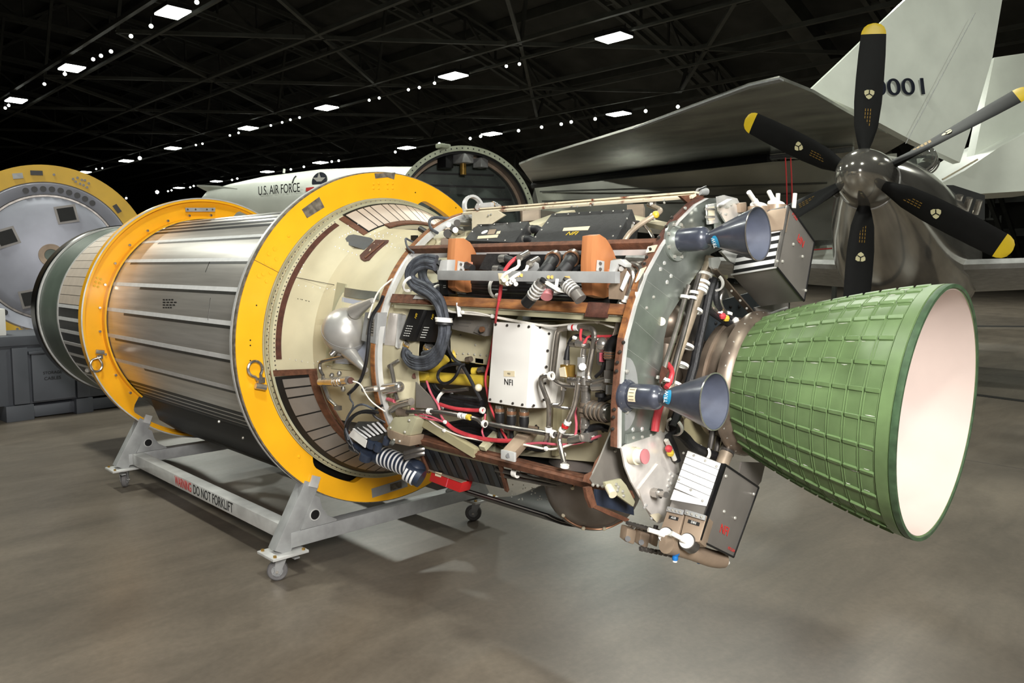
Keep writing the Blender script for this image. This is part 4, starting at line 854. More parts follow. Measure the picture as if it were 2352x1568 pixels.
# ================================================================== plumbing, wooden blocks, top boxes
PI = (
    ('steam_line', 'steel_pipe', 0.0125, [(1268, 872, -.57), (1274, 820, -.57), (1280, 768, -.57), (1284, 757, -.57), (1296, 752, -.57), (1345, 751, -.57), (1362, 755, -.57), (1366, 772, -.57), (1362, 800, -.57)]),
    ('feed_line', 'steel_pipe', 0.011, [(1264, 862, -.60), (1246, 862, -.61), (1240, 874, -.61), (1252, 905, -.61), (1262, 930, -.60), (1260, 985, -.59), (1256, 1010, -.58), (1250, 1022, -.56)]),
    ('feed_line', 'dark_pipe', 0.0115, [(1126, 973, -.60), (1160, 980, -.60), (1200, 986, -.59), (1240, 992, -.585), (1275, 998, -.58), (1330, 1003, -.57)]),
    ('feed_line', 'steel_pipe', 0.011, [(1328, 880, -.60), (1322, 925, -.60), (1310, 955, -.60), (1298, 978, -.60), (1287, 995, -.60), (1284, 1010, -.60), (1288, 1030, -.61), (1296, 1062, -.62)]),
    ('feed_line', 'steel_pipe', 0.010, [(1270, 870, -.58), (1282, 880, -.58), (1300, 886, -.59), (1325, 888, -.59)]),
    ('feed_line', 'steel_pipe', 0.008, [(1262, 929, -.60), (1285, 931, -.59), (1292, 920, -.58), (1293, 895, -.58)]),
    ('feed_line', 'steel_pipe', 0.007, [(1262, 930, -.59), (1300, 938, -.585), (1316, 938, -.58), (1326, 920, -.58), (1330, 895, -.58)]),
    ('riser_line', 'steel_pipe', 0.0125, [(1362, 798, -.57), (1358, 815, -.565), (1354, 840, -.56), (1350, 862, -.56), (1356, 878, -.56), (1352, 895, -.56)]),
    ('riser_line', 'steel_pipe', 0.0125, [(1440, 612, -.585), (1452, 620, -.585), (1455, 640, -.585), (1444, 675, -.59), (1432, 700, -.59), (1424, 730, -.59), (1418, 760, -.59), (1408, 785, -.58)]),
    ('riser_line', 'steel_pipe', 0.0115, [(1450, 607, -.56), (1470, 610, -.57), (1474, 630, -.58), (1462, 665, -.60), (1452, 700, -.61), (1444, 730, -.61), (1440, 745, -.61)]),
    ('riser_line', 'steel_pipe', 0.010, [(1446, 612, -.56), (1462, 605, -.55), (1484, 600, -.52)]),
    ('cross_line', 'dark_pipe', 0.0105, [(925, 946, -.64), (950, 945, -.64), (1000, 944, -.63), (1040, 950, -.62), (1075, 957, -.61), (1098, 962, -.60), (1106, 972, -.60), (1115, 975, -.60)]),
    ('elbow_line', 'dark_pipe', 0.010, [(1018, 895, -.58), (1024, 898, -.58), (1045, 897, -.58), (1075, 893, -.57)]),
    ('gas_line', 'tan_pipe', 0.011, [(1430, 560, -.48), (1445, 535, -.46), (1470, 515, -.42), (1500, 497, -.38), (1520, 484, -.36), (1510, 478, -.3), (1490, 470, -.25)]),
    ('gas_line', 'tan_pipe', 0.009, [(1415, 558, -.48), (1450, 557, -.47), (1490, 555, -.45)]),
    ('gas_line', 'steel_pipe', 0.007, [(1452, 530, -.42), (1455, 508, -.4), (1475, 512, -.4), (1490, 528, -.42), (1500, 545, -.44)]),
    ('belly_line', 'dark_pipe', 0.012, [(1140, 1078, -.55), (1190, 1088, -.55), (1250, 1100, -.52), (1290, 1110, -.48), (1310, 1104, -.44)]),
    ('belly_line', 'dark_pipe', 0.011, [(1150, 1090, -.53), (1200, 1100, -.52), (1260, 1112, -.48), (1290, 1115, -.45)]))
PIPES = [ypipe(pts, r * .82, nm, mt, stage) for nm, mt, r, pts in PI]
for q, par in (((1324, 752, -.571), 0), ((1312, 752, -.571), 0)):
    MB().cyl(onY(q[0] - 4, q[1], q[2]), onY(q[0] + 4, q[1], q[2]), 0.0115, n=12).build('id_band', 'white_strip', PIPES[par])
MB().cyl(onY(1316, 752, -.571), onY(1320, 752, -.571), 0.0115, n=12).build('id_band', 'red', PIPES[0])
for (a, b, c, d, m_) in ((1305, 967, 1302, 973, 'white_strip'), (1299, 976, 1297, 981, 'red'), (1293, 985, 1290, 990, 'white_strip')): MB().cyl(onY(a, b, -.6), onY(c, d, -.6), 0.0125, n=12).build('id_band', m_, PIPES[3])
for (a, m_) in ((1058, 'white_strip'), (1068, 'white_strip'), (1077, 'strut_yellow')): MB().cyl(onY(a - 3, 953.5 + (a - 1058) * .2, -.615), onY(a + 3, 954.5 + (a - 1058) * .2, -.615), 0.0118, n=12).build('id_band', m_, PIPES[11])
for (a, b, m_) in ((1500, 497, 'white_strip'), (1506, 493, 'strut_yellow')): MB().sphere(onY(a, b, -.375), 0.0135, 10).build('id_band', m_, PIPES[13])
# clamp sets
for q, d, r in (((1266, 863, -.605), (1, 0, .2), .022), ((1113, 973, -.60), (1, 0, -.1), .020), ((1260, 985, -.595), (0, 0, 1), .018), ((1260, 989, -.595), (0, 0, 1), .018), ((1271, 996, -.585), (1, 0, -.1), .02), ((1442, 683, -.59), (.2, 0, 1), .022), ((1439, 690, -.59), (.2, 0, 1), .022),
                ((1458, 672, -.605), (.2, 0, 1), .021), ((1456, 679, -.605), (.2, 0, 1), .021), ((1454, 686, -.605), (.2, 0, 1), .021), ((1431, 700, -.59), (.2, 0, 1), .020), ((985, 944, -.63), (1, 0, 0), .017), ((989, 944, -.63), (1, 0, 0), .017), ((1297, 1070, -.62), (.1, 0, 1), .022), ((1294, 1044, -.6), (1, 0, 0), .012),
                ((1182, 1085, -.56), (1, 0, 0), .024), ((1187, 1087, -.56), (1, 0, 0), .024), ((1500, 467, -.27), (1, 0, 0), .018), ((1108, 942, -.585), (1, 0, 0), .018)):
    r = r * .72; MB().lathe([(-0.005, r * .6), (-0.005, r), (0.005, r), (0.005, r * .6)], onY(*q), d, 16, True).build('pipe_clamp', 'white_plastic', stage)
# valve cluster right of the white cover
vc = MB().cyl(onY(1346, 886, -.57), onY(1344, 985, -.57), 0.017, n=14).build('valve_column', 'steel', stage)
for y, r, m_ in ((884, .022, 'steel'), (893, .019, 'steel_pipe'), (915, .014, 'steel'), (928, .021, 'heat_steel'), (940, .028, 'heat_steel'), (952, .022, 'heat_steel'), (978, .019, 'steel'), (990, .016, 'steel')):
    MB().cyl(onY(1346 - (y - 886) * .02, y - 4, -.572), onY(1346 - (y - 886) * .02, y + 4, -.572), r, n=12).build('collar', m_, vc)
vm = MB().cyl(onY(1356, 940, -.575), onY(1400, 949, -.60), 0.030, n=18).build('motor_valve', 'box_dark', stage)
for k in range(4): a = onY(1362 + 10 * k, 941.5 + 2 * k, -.58 - .006 * k); MB().lathe([(-.003, .03), (-.003, .034), (.003, .034), (.003, .03)], a, onY(1400, 949, -.60) - onY(1356, 940, -.575), 18, True).build('band', 'heat_steel', vm)
MB().cyl(onY(1392, 948, -.6), onY(1403, 950, -.606), 0.026, n=18).build('end_window', 'steel', vm)
fbox([(1333, 995), (1352, 994), (1352, 1015), (1334, 1014)], -.60, .05, 'pipe_block', 'box_dark', stage, .002)
ypipe([(1308, 1011, -.60), (1322, 1009, -.60), (1336, 1006, -.60)], .013, 'block_fitting', 'steel_pipe', stage, 8, 0)
sv = MB().box(onY(1304, 852, -.58), (.045, .03, .045)).build('solenoid_valve', 'brass', stage, .003)
fbox([(1284, 845), (1296, 842), (1300, 866), (1286, 864)], -.60, .02, 'valve_cap', 'cream_paint', sv)
MB().cyl(onY(1302, 826, -.58), onY(1301, 842, -.58), .011, n=12).build('connector', 'steel', sv)
MB().tube([onY(1301, 826, -.58), onY(1303, 806, -.58), onY(1306, 790, -.58)], [.011, .008, .004], 10, 0).build('boot', 'black_rubber', sv)
MB().cyl(onY(1296, 880, -.58), onY(1295, 896, -.58), .010, n=8).build('hex_fitting', 'steel', sv)
MB().cyl(onY(1294, 896, -.58), onY(1292, 918, -.58), .006, n=8).build('hex_fitting', 'steel', sv)
tv = MB().box(onY(1335, 842, -.60), (.024, .015, .065)).build('test_valve', 'alu_bright', stage, .003)
MB().cyl(onY(1338, 842, -.61), onY(1338, 842, -.625), .013, n=8).build('hex_cap', 'alu_bright', tv)
for y0, y1, r in ((800, 815, .009), (815, 830, .011), (855, 866, .012)): MB().cyl(onY(1341, y0, -.59), onY(1339, y1, -.59), r, n=10).build('stem', 'steel', tv)
tee = MB().cyl(onY(1306, 872, -.595), onY(1362, 878, -.585), .012, n=12).build('tee_manifold', 'steel_pipe', stage)
for a in (1318, 1330, 1342): MB().cyl(onY(a, 866, -.594), onY(a, 884, -.594), .010, n=10).build('tee_branch', 'steel', tee)
MB().cyl(onY(1310, 790, -.58), onY(1352, 794, -.57), .010, n=12).build('sensor_tube', 'steel_pipe', tee)
MB().cyl(onY(1324, 787, -.585), onY(1340, 790, -.58), .014, n=8).build('hex_nut', 'steel', tee)
mv = MB().cyl(onY(1374, 796, -.57), onY(1392, 794, -.56), .026, n=18).build('pilot_valve', 'steel_pipe', stage)
MB().sphere(onY(1384, 790, -.575), .024, 14).build('valve_dome', 'steel', mv)
MB().cyl(onY(1382, 805, -.57), onY(1381, 835, -.56), .016, n=12).build('valve_stem', 'dark_pipe', mv)
MB().box(onY(1383, 820, -.58), (.015, .01, .03)).build('pink_label', 'cable_pink', mv)
dc = MB().cyl(onY(1402, 806, -.59), onY(1402, 824, -.59), .020, n=16).build('driver_connector', 'steel', stage)
for y in (809, 815, 820): MB().lathe([(-.002, .02), (-.002, .023), (.002, .023), (.002, .02)], onY(1402, y, -.59), (0, 0, 1), 16, True).build('thread_ring', 'copper', dc)
MB().tube([onY(1402, 806, -.59), onY(1403, 795, -.59), onY(1410, 782, -.59), onY(1425, 776, -.58)], .018, 12).build('elbow_boot', 'black_rubber', dc)
db = fbox([(1392, 824), (1412, 824), (1410, 852), (1390, 852)], -.60, .04, 'driver_box', 'box_dark', stage, .002)
fbox([(1387, 850), (1411, 852), (1410, 880), (1386, 878)], -.61, .045, 'driver_base', 'box_dark', db, .002)
fbox([(1392, 884), (1408, 884), (1404, 906), (1391, 905)], -.61, .03, 'name_plate', 'galv', db)
for j in range(3): fbox([(1389, 870 + 3 * j), (1402, 871 + 3 * j), (1402, 872.5 + 3 * j), (1389, 871.5 + 3 * j)], -.6108, .0004, 'print_line', 'white_print', db)
fbox([(1356, 872), (1362, 872), (1362, 894), (1356, 894)], -.60, .03, 'bracket', 'steel_pipe', db)
ypipe([(1362, 878, -.60), (1390, 870, -.60)], .008, 'link_rod', 'steel_pipe', db, 8, 0)
ypipe([(1362, 888, -.59), (1388, 886, -.59)], .016, 'plunger', 'steel', db, 12, 0)
MB().cyl(onY(1380, 902, -.58), onY(1380, 911, -.58), .019, n=14).build('black_plug', 'black_rubber', db)
MB().tube([onY(1380, 911, -.58), onY(1378, 922, -.58), onY(1373, 930, -.58)], [.010, .008, .007], 10, 0).build('plug_lead', 'cable_black', db)
# pipe fitting cluster at lower left of the rack
jf = ypipe([(900, 940, -.64), (922, 928, -.65), (945, 922, -.66)], .016, 'line_fitting', 'steel', stage, 12, 0)
MB().cyl(onY(914, 945, -.65), onY(934, 949, -.64), .017, n=12).build('elbow', 'heat_steel', jf)
MB().cyl(onY(890, 916, -.64), onY(906, 921, -.65), .008, n=10).build('probe', 'cable_pink', jf)
# ---- tan angle bracket block at the hoop foot and pale channel near the cover
tb = fbox([(905, 958), (948, 956), (957, 962), (942, 1000), (925, 998), (888, 984)], -.66, .06, 'foot_bracket', 'primer', stage, .003)
fbox([(888, 984), (925, 998), (944, 1002), (940, 1025), (905, 1018), (890, 1003)], -.665, .07, 'foot_casting', 'tan_metal', tb, .004)
for q in ((897, 982), (940, 965), (930, 992), (905, 1010), (918, 1013)): MB().sphere(onY(*q, -.668), .006, 8).build('screw', 'rivet', tb)
MB().cyl(onY(898, 1014, -.69), onY(904, 1018, -.68), .012, n=12).build('knob', 'steel_dark', tb)
cbk = MB().bar(onY(1170, 1043, -.66), onY(1222, 985, -.50), .055, .03, (0, 0, 1)).build('channel_bracket', 'tan_metal', stage, .003)
MB().box(onY(1168, 1046, -.668), (.07, .012, .035)).build('end_cap', 'alu', cbk, .004)
MB().cyl(onY(1168, 1046, -.676), onY(1168, 1046, -.674), .009, n=12).build('slot', 'black_paint', cbk)
ang_ = MB().bar(onY(1108, 1030, -.60), onY(1150, 985, -.50), .03, .02, (0, 0, 1)).build('corner_brace', 'primer', stage)
# ---- wooden blocks and the aluminium test bar
def woodblock(face, xw, dxw, name):
    P = [onX(a, b, xw) for a, b in face]
    o = MB().extr(P, (-dxw, 0, 0)).build(name, 'wood', stage, .002); return o
w1 = woodblock([(1047, 547), (1066, 547), (1080, 556), (1090, 572), (1098, 592), (1104, 612), (1106, 630), (1104, 648), (1097, 662), (1086, 670), (1073, 672), (1056, 668), (1046, 660), (1046, 640), (1043, 620), (1044, 590)], 1.27, .045, 'wooden_block')
w2 = woodblock([(1362, 541), (1378, 538), (1392, 547), (1402, 562), (1410, 578), (1416, 595), (1420, 620), (1414, 655), (1402, 680), (1388, 685), (1362, 678), (1358, 640), (1358, 600)], 1.94, .045, 'wooden_block')
for w_, c, x in ((w1, (1081, 620), 1.272), (w2, (1400, 640), 1.942)):
    MB().cyl(onX(*c, x - .001), onX(*c, x + .003), .032, n=24).build('bored_hole', 'wood_edge', w_)
for w_, (a, b), x in ((w1, (1056, 614), 1.274), (w2, (1376, 612), 1.944)):
    bb = xbox([(a - 5, b - 15), (a + 9, b - 12), (a + 8, b + 12), (a - 7, b + 10)], x, .006, 'angle_bracket', 'alu', w_)
    for dy in (-7, 6): MB().sphere(onX(a + 2, b + dy, x + .006), .007, 8).build('screw', 'steel', w_)
yb = -.70
bar_ = MB(); p0 = onY(1004, 627, yb); p1 = onY(1413, 643, yb); zc = (p0.z + p1.z) / 2
bar_.b2((p0.x, yb, zc - .018), (p1.x, yb + .025, zc + .018)); br = bar_.build('test_bar', 'galv', stage, .002)
for q in ((1190, 632), (1198, 632), (1260, 636), (1268, 636), (1300, 638), (1306, 638)): MB().cyl(onY(*q, yb), onY(*q, yb - .003), .006, n=8).build('bolt', 'brass', br)
MB().extr([onY(a, b, yb - .002) for a, b in ((1143, 627), (1165, 628), (1168, 640), (1160, 657), (1147, 652))], (0, .03, 0)).build('masking_tape', 'paper', br, .002)
for q in ((1158, 643), (1166, 651), (1174, 648), (1180, 644), (1185, 652)): MB().cyl(onY(*q, yb - .03), onY(*q, yb - .005), .008, n=8).build('terminal_stud', 'steel', br)
eb = fbox([(1408, 594), (1425, 594), (1438, 606), (1440, 655), (1430, 688), (1398, 686), (1398, 656), (1412, 640)], -.66, .004, 'end_bracket', 'tan_metal', stage)
fbox([(1402, 598), (1424, 595), (1438, 606), (1436, 614), (1420, 606), (1408, 632), (1398, 628)], -.675, .03, 'bracket_flange', 'alu', eb, .002)
MB().cyl(onY(1427, 617, -.665), onY(1427, 617, -.67), .008, n=10).build('screw', 'steel', eb)
fbox([(1440, 622), (1446, 632), (1430, 668), (1424, 662)], -.668, .004, 'reflective_tape', 'white_strip', eb)
lb = fbox([(1012, 598), (1028, 596), (1026, 624), (1005, 626)], -.68, .04, 'end_bracket', 'alu', stage, .002)
# dangling test connectors on the bar
for (a, b, c, d, e, f, tip) in ((1245, 648, 1222, 682, 1208, 698, 'black_paint'), (1298, 648, 1322, 672, 1334, 688, 'box_dark')):
    p, q, r = onY(a, b, -.73), onY(c, d, -.73), onY(e, f, -.73)
    tcn = MB().cyl(p, q, .019, .021, 18).build('test_connector', 'steel', stage)
    MB().cyl(q, r, .020, n=18).build('dust_cap', tip, tcn)
    for t in (.25, .45, .65, .85): MB().lathe([(-.002, .02), (-.002, .0225), (.002, .0225), (.002, .02)], p.lerp(q, t), q - p, 18, True).build('knurl_ring', 'alu', tcn)
    MB().cyl(onY(a + 1, b - 2, -.735), onY(a + 4, b - 6, -.735), .012, n=12).build('collar', 'black_paint', tcn)
MB().extr([onY(x_, y_, -.735) for x_, y_ in ((1250, 646), (1255, 645), (1284, 662), (1305, 672), (1302, 674), (1282, 670), (1252, 652))], (0, .006, 0)).build('white_strap', 'white_plastic', stage)
MB().bar(onY(1280, 640, -.72), onY(1276, 672, -.72), .006, .010, (0, 1, 0)).build('white_strap', 'white_plastic', stage)
MB().cyl(onY(1256, 672, -.69), onY(1255, 682, -.70), .022, .02, 16).build('plug_cap', 'pink_cap', stage)
fbox([(1240, 652), (1280, 652), (1290, 672), (1262, 680), (1236, 668)], -.64, .004, 'connector_plate', 'galv', stage)
fbox([(1220, 596), (1236, 605), (1238, 625), (1214, 626), (1208, 606)], -.64, .005, 'connector_plate', 'galv', stage, .002)
for (a, b) in ((1193, 592), (1216, 606)): MB().cyl(onY(a, b, -.66), onY(a + 18, b - 10, -.60), .013, n=12).build('coax_fitting', 'steel', stage)
ypipe([(1192, 598, -.67), (1192, 612, -.68), (1172, 622, -.70), (1158, 630, -.71), (1152, 640, -.71)], .006, 'white_lead', 'cable_white', stage, 8, 1)
ypipe([(1212, 610, -.67), (1208, 622, -.68), (1185, 632, -.71), (1172, 642, -.72)], .006, 'white_lead', 'cable_white', stage, 8, 1)
ypipe([(1204, 586, -.62), (1185, 592, -.64), (1170, 605, -.66), (1157, 625, -.67), (1152, 650, -.67), (1148, 678, -.66), (1146, 690, -.66)], .007, 'red_lead', 'cable_red', stage, 8, 2)
# ---- black boxes on the sloping top shelf
TN = V((0, -math.cos(R_(57)), math.sin(R_(57)))); TP = ST(1.5, .655, 57)
def tbox(pts, depth, name, mt, bevel=.002, off=0.0, par=None): return MB().extr([onP(a, b, TP + TN * off, TN) for a, b in pts], -TN * depth).build(name, mt, par or stage, bevel)
bb1 = tbox([(1268, 490), (1452, 480), (1405, 568), (1208, 568)], .085, 'logic_box', 'black_crinkle')
bb2 = tbox([(1093, 515), (1214, 508), (1182, 556), (1066, 552)], .05, 'power_box', 'black_crinkle')
tx = onP(1452, 480, TP, TN) - onP(1268, 490, TP, TN); ty = TN.cross(tx)
def tdots(pts, par): 
    for q in pts: MB().sphere(onP(*q, TP, TN), .004, 6).build('screw', 'rivet', par)
tdots([(1275, 493), (1305, 492), (1330, 490), (1355, 488), (1382, 486), (1408, 485), (1432, 484), (1258, 512), (1244, 528), (1230, 544), (1440, 502), (1425, 520), (1408, 542)], bb1)
tdots([(1105, 518), (1135, 515), (1165, 513), (1195, 511), (1198, 527), (1085, 532), (1120, 550), (1160, 552)], bb2)
tbox([(1295, 523), (1355, 519), (1350, 528), (1292, 530)], .001, 'paper_label', 'paper', 0, .0012, bb1)
text('NFI', 'lettering', 'yellow_print', bb1, onP(1314, 536, TP + TN * .001, TN), tx, ty, .036, .0004)
tbox([(1098, 542), (1145, 538), (1142, 545), (1096, 548)], .001, 'paper_label', 'paper', 0, .0012, bb2)
tbox([(1124, 527), (1140, 526), (1135, 537), (1119, 538)], .001, 'data_plate', 'tan_metal', 0, .0012, bb2)
tbox([(1142, 531), (1150, 530), (1148, 536), (1139, 537)], .001, 'paper_label', 'paper', 0, .0012, bb2)
MB().cyl(onP(1113, 533, TP, TN), onP(1113, 533, TP, TN) + TN * .0015, .015, n=20).build('round_label', 'white_paint', bb2)
for (a, b) in ((1212, 527), (1196, 550)):
    p = onP(a, b, TP - TN * .03, TN); d = tx.normalized(); c = MB().cyl(p, p + d * .03, .018, n=14).build('connector', 'steel', bb2); MB().tube([p + d * .03, p + d * .06, p + d * .075 - TN * .03], .017, 12, 1).build('elbow_boot', 'black_rubber', c)
for k in range(5): p = onP(1446 - 2 * k, 497 + 3.4 * k, TP - TN * .04, TN); MB().bar(p, p - TN * .03, .0015, .003, tx).build('vent_slot', 'white_print', bb1)
# ---- black box under the upper longeron, with two big connectors
ub = fbox([(1040, 584), (1362, 584), (1362, 640), (1048, 640)], -.545, .10, 'sequencer_box', 'black_paint', stage, .002)
fbox([(1118, 582), (1166, 582), (1136, 622), (1100, 618)], -.57, .01, 'angled_lid', 'black_crinkle', ub)
for (a, b) in ((1270, 596), (1312, 594)):
    p = onY(a, b, -.58); q = onY(a - 14, b + 22, -.66)
    c = MB().cyl(onY(a + 4, b - 6, -.55), p, .026, n=20).build('connector', 'steel', ub); MB().lathe([(-.004, .024), (-.004, .029), (.004, .029), (.004, .024)], p, p - q, 20, True).build('coupling_ring', 'copper', c)
    MB().tube([p, p.lerp(q, .5), q, onY(a - 30, b + 40, -.66)], .022, 14, 1).build('boot', 'black_rubber', c)
for (a, b) in ((1150, 594), (1136, 618), (1060, 610)):
    p = onY(a, b, -.58); c = MB().cyl(p, p + V((.03, 0, 0)), .016, n=12).build('connector', 'steel', ub); MB().cyl(p + V((.03, 0, 0)), p + V((.075, -.01, -.01)), .014, n=12).build('boot', 'black_rubber', c)
for (a, b) in ((1222, 608), (1250, 608), (1276, 612)):
    for j in range(2): fbox([(a, b + 4 * j), (a + 9, b + 4 * j), (a + 9, b + 1.6 + 4 * j), (a, b + 1.6 + 4 * j)], -.546, .0005, 'print_line', 'white_print', ub)
kb = fbox([(1006, 640), (1024, 640), (1030, 676), (1012, 676)], -.60, .04, 'small_black_box', 'black_paint', stage, .002)
for j in range(2): fbox([(1018, 655 + 4 * j), (1024, 655 + 4 * j), (1024, 656.5 + 4 * j), (1018, 656.5 + 4 * j)], -.601, .0004, 'print_line', 'white_print', kb)
ypipe([(1345, 610, -.60), (1325, 614, -.60), (1314, 628, -.60), (1316, 640, -.58)], .008, 'black_cable', 'cable_black', stage, 8, 1)
ypipe([(1010, 625, -.60), (995, 612, -.60), (990, 600, -.58)], .014, 'black_plug', 'black_rubber', stage, 10, 1)
ypipe([(1005, 610, -.58), (1015, 602, -.56)], .014, 'black_plug', 'black_rubber', stage, 10, 0)
# ---- valve gear behind the hoop at the top left
tv_ = ypipe([(1000, 540, -.16), (1022, 550, -.18)], .034, 'bellows_valve', 'heat_steel', stage, 18, 0)
for k in range(4): p = onY(1003 + 6 * k, 541.5 + 3 * k, -.162 - .006 * k); MB().lathe([(-.004, .034), (-.004, .039), (.004, .039), (.004, .034)], p, onY(1022, 550, -.18) - onY(1000, 540, -.16), 18, True).build('bellows_ring', 'heat_steel', tv_)
for p, q, r, m_ in (((1028, 536), (1060, 546), .02, 'steel'), ((1040, 524), (1070, 536), .013, 'steel'), ((1046, 528), (1048, 545), .012, 'steel'), ((1050, 512), (1076, 512), .016, 'steel'), ((1030, 516), (1046, 520), .012, 'alu'), ((990, 555), (1010, 562), .02, 'beige_dark'), ((1022, 556), (1034, 548), .02, 'heat_steel')):
    MB().cyl(onY(*p, -.34), onY(*q, -.16), r, n=12).build('valve_fitting', m_, tv_)
MB().cyl(onY(1066, 500, -.12), onY(1078, 525, -.12), .045, n=20).build('valve_bell', 'alu', tv_)
fbox([(1034, 522), (1056, 522), (1060, 530), (1040, 532)], -.20, .02, 'white_cap', 'white_paint', tv_)
MB().box(onY(952, 548, -.38), (.03, .02, .03)).build('micro_switch', 'black_paint', tv_)
MB().cyl(onY(965, 525, -.25), onY(982, 535, -.25), .014, n=10).build('black_plug', 'black_rubber', tv_)
MB().lathe([(-.01, .05), (-.01, .062), (.01, .062), (.01, .05)], ST(.84, .69, 78), (1, 0, .2), 24, True, 0, 360).build('hose_ring', 'alu', tv_)
# shelf pieces between the top boxes
for P in ([(1212, 512), (1290, 484), (1320, 482), (1222, 522)], [(1450, 492), (1540, 512), (1530, 520), (1455, 505)]): MB().extr([onP(a, b, TP - TN * .06, TN) for a, b in P], -TN * .02).build('shelf_strip', 'beige', stage)
for a in (1200, 1440): MB().extr([onP(x_, y_, TP - TN * .10, TN) for x_, y_ in ((a, 470), (a + 38, 468), (a + 38, 505), (a, 508))], -TN * .02).build('corrugated_plate', 'tan_metal', stage)
# ================================================================== AFT FRAME, thrusters, gas boxes, engine bay, belly
outer = [(1617, 456), (1590, 471), (1549, 511), (1512, 566), (1476, 632), (1452, 702), (1432, 778), (1424, 850), (1417, 930), (1416, 1028)]
inner = [(1498, 1002), (1504, 960), (1514, 852), (1518, 780), (1530, 727), (1575, 655), (1626, 583), (1650, 572), (1680, 560), (1700, 500), (1690, 474), (1660, 454)]
plate = xbox(outer + inner, XA, .012, 'aft_frame_plate', 'alu_plate', stage, .001)
def offs(p, k): return (p[0] - k, p[1] - k * .25)
segs = [(0, 3, 'cork_dark'), (3, 4, 'cork'), (4, 6, 'cork_light'), (6, 9, 'cork')]
for (a, b, m_) in segs:
    E = outer[a:b + 1]; P = [offs(q, 14) for q in E] + [offs(q, 2) for q in reversed(E)]
    xbox(P, XA - .004, .014, 'edge_strip', m_, plate)
for a in range(len(outer) - 1): xbox([offs(outer[a], 3), offs(outer[a + 1], 3), (outer[a + 1][0] + 3, outer[a + 1][1]), (outer[a][0] + 3, outer[a][1])], XA + .002, .014, 'edge_flange', 'alu', plate)
xbox([(1488, 566), (1506, 562), (1498, 578), (1483, 580)], XA + .008, .008, 'splice_plate', 'cream_paint', plate)
xbox([(1470, 618), (1482, 612), (1466, 640), (1458, 648)], XA + .008, .006, 'splice_plate', 'cream_paint', plate)
dots([(1493, 572), (1485, 590), (1480, 605), (1432, 786), (1424, 808), (1418, 832), (1416, 852), (1411, 940), (1409, 958), (1407, 985), (1543, 500), (1530, 520), (1513, 545)], .006, 'bolt', 'rivet_dark', plate, lambda a, b: onX(a, b, XA + .016))
for q in ((1526, 604), (1517, 618), (1541, 634), (1532, 648), (1454, 986), (1475, 985), (1452, 998), (1473, 998)): # shiny collars pressed into the plate
    MB().sphere(onX(*q, XA + .012), .008, 8, (.6, 1, 1)).build('collar', 'alu_bright', plate)
dots([(1501, 682), (1485, 707), (1538, 540), (1574, 478)], .006, 'screw', 'rivet', plate, lambda a, b: onX(a, b, XA + .012))
MB().cyl(onX(1519, 738, XA + .012), onX(1519, 738, XA + .014), .014, n=16).build('grommet', 'cream_paint', plate)
for (p, q) in (((1480, 640), (1545, 690)), ((1470, 700), (1520, 745)), ((1460, 740), (1515, 790)), ((1500, 600), (1570, 650)), ((1440, 800), (1512, 852))): MB().bar(onX(*p, XA + .0123), onX(*q, XA + .0123), .0006, .0012, (1, 0, 0)).build('scribe_line', 'alu_bright', plate)
foilp = [(1424, 1028), (1436, 1020), (1498, 1000), (1520, 985), (1530, 992), (1532, 1030), (1555, 1060), (1558, 1082), (1545, 1090), (1558, 1094), (1548, 1160), (1530, 1192), (1510, 1201), (1496, 1192), (1478, 1160), (1446, 1105), (1432, 1070)]
fo = xbox(foilp, XA + .018, .006, 'foil_plate', 'foil', stage)
xbox([(1436, 996), (1501, 985), (1502, 1003), (1434, 1018)], XA + .013, .008, 'doubler', 'alu_plate', fo)
dots([(1455, 1005), (1475, 1003), (1495, 1000)], .006, 'bolt', 'rivet', fo, lambda a, b: onX(a, b, XA + .021))
fp2 = xbox([(1508, 1065), (1522, 1072), (1535, 1080), (1557, 1092), (1548, 1155), (1530, 1190), (1508, 1199), (1476, 1160), (1464, 1122)], XA + .024, .006, 'access_door', 'foil', fo)
dots([(1540, 1088), (1546, 1094), (1536, 1102), (1542, 1110), (1534, 1116), (1538, 1124), (1480, 1165), (1484, 1160), (1496, 1190)], .0055, 'bolt', 'alu_bright', fo, lambda a, b: onX(a, b, XA + .031))
xbox([(1492, 1182), (1512, 1178), (1520, 1184), (1508, 1200)], XA + .031, .002, 'yellow_tab', 'cream_paint', fo)
p = onX(1498, 1130, XA + .03); d = (onX(1530, 1136, XA + .11) - p)
sn = MB().cyl(p, p + d * .35, .014, n=10).build('probe_fitting', 'steel', stage); MB().cyl(p + d * .2, p + d * .55, .017, n=6).build('hex_nut', 'steel', sn); MB().cyl(p + d * .5, p + d, .010, n=10).build('probe_tip', 'steel', sn)
p = onX(1452, 1046, XA + .025); q = onY(1480, 1048, p.y)
pk = MB().cyl(p, p.lerp(q, .45), .028, n=18).build('capped_port', 'cream_paint', stage); MB().cyl(p.lerp(q, .3), q, .022, n=20).build('white_sleeve', 'white_paint', pk); MB().cyl(q, q + (q - p).normalized() * .004, .0235, n=20).build('pink_cap', 'pink_cap', pk)
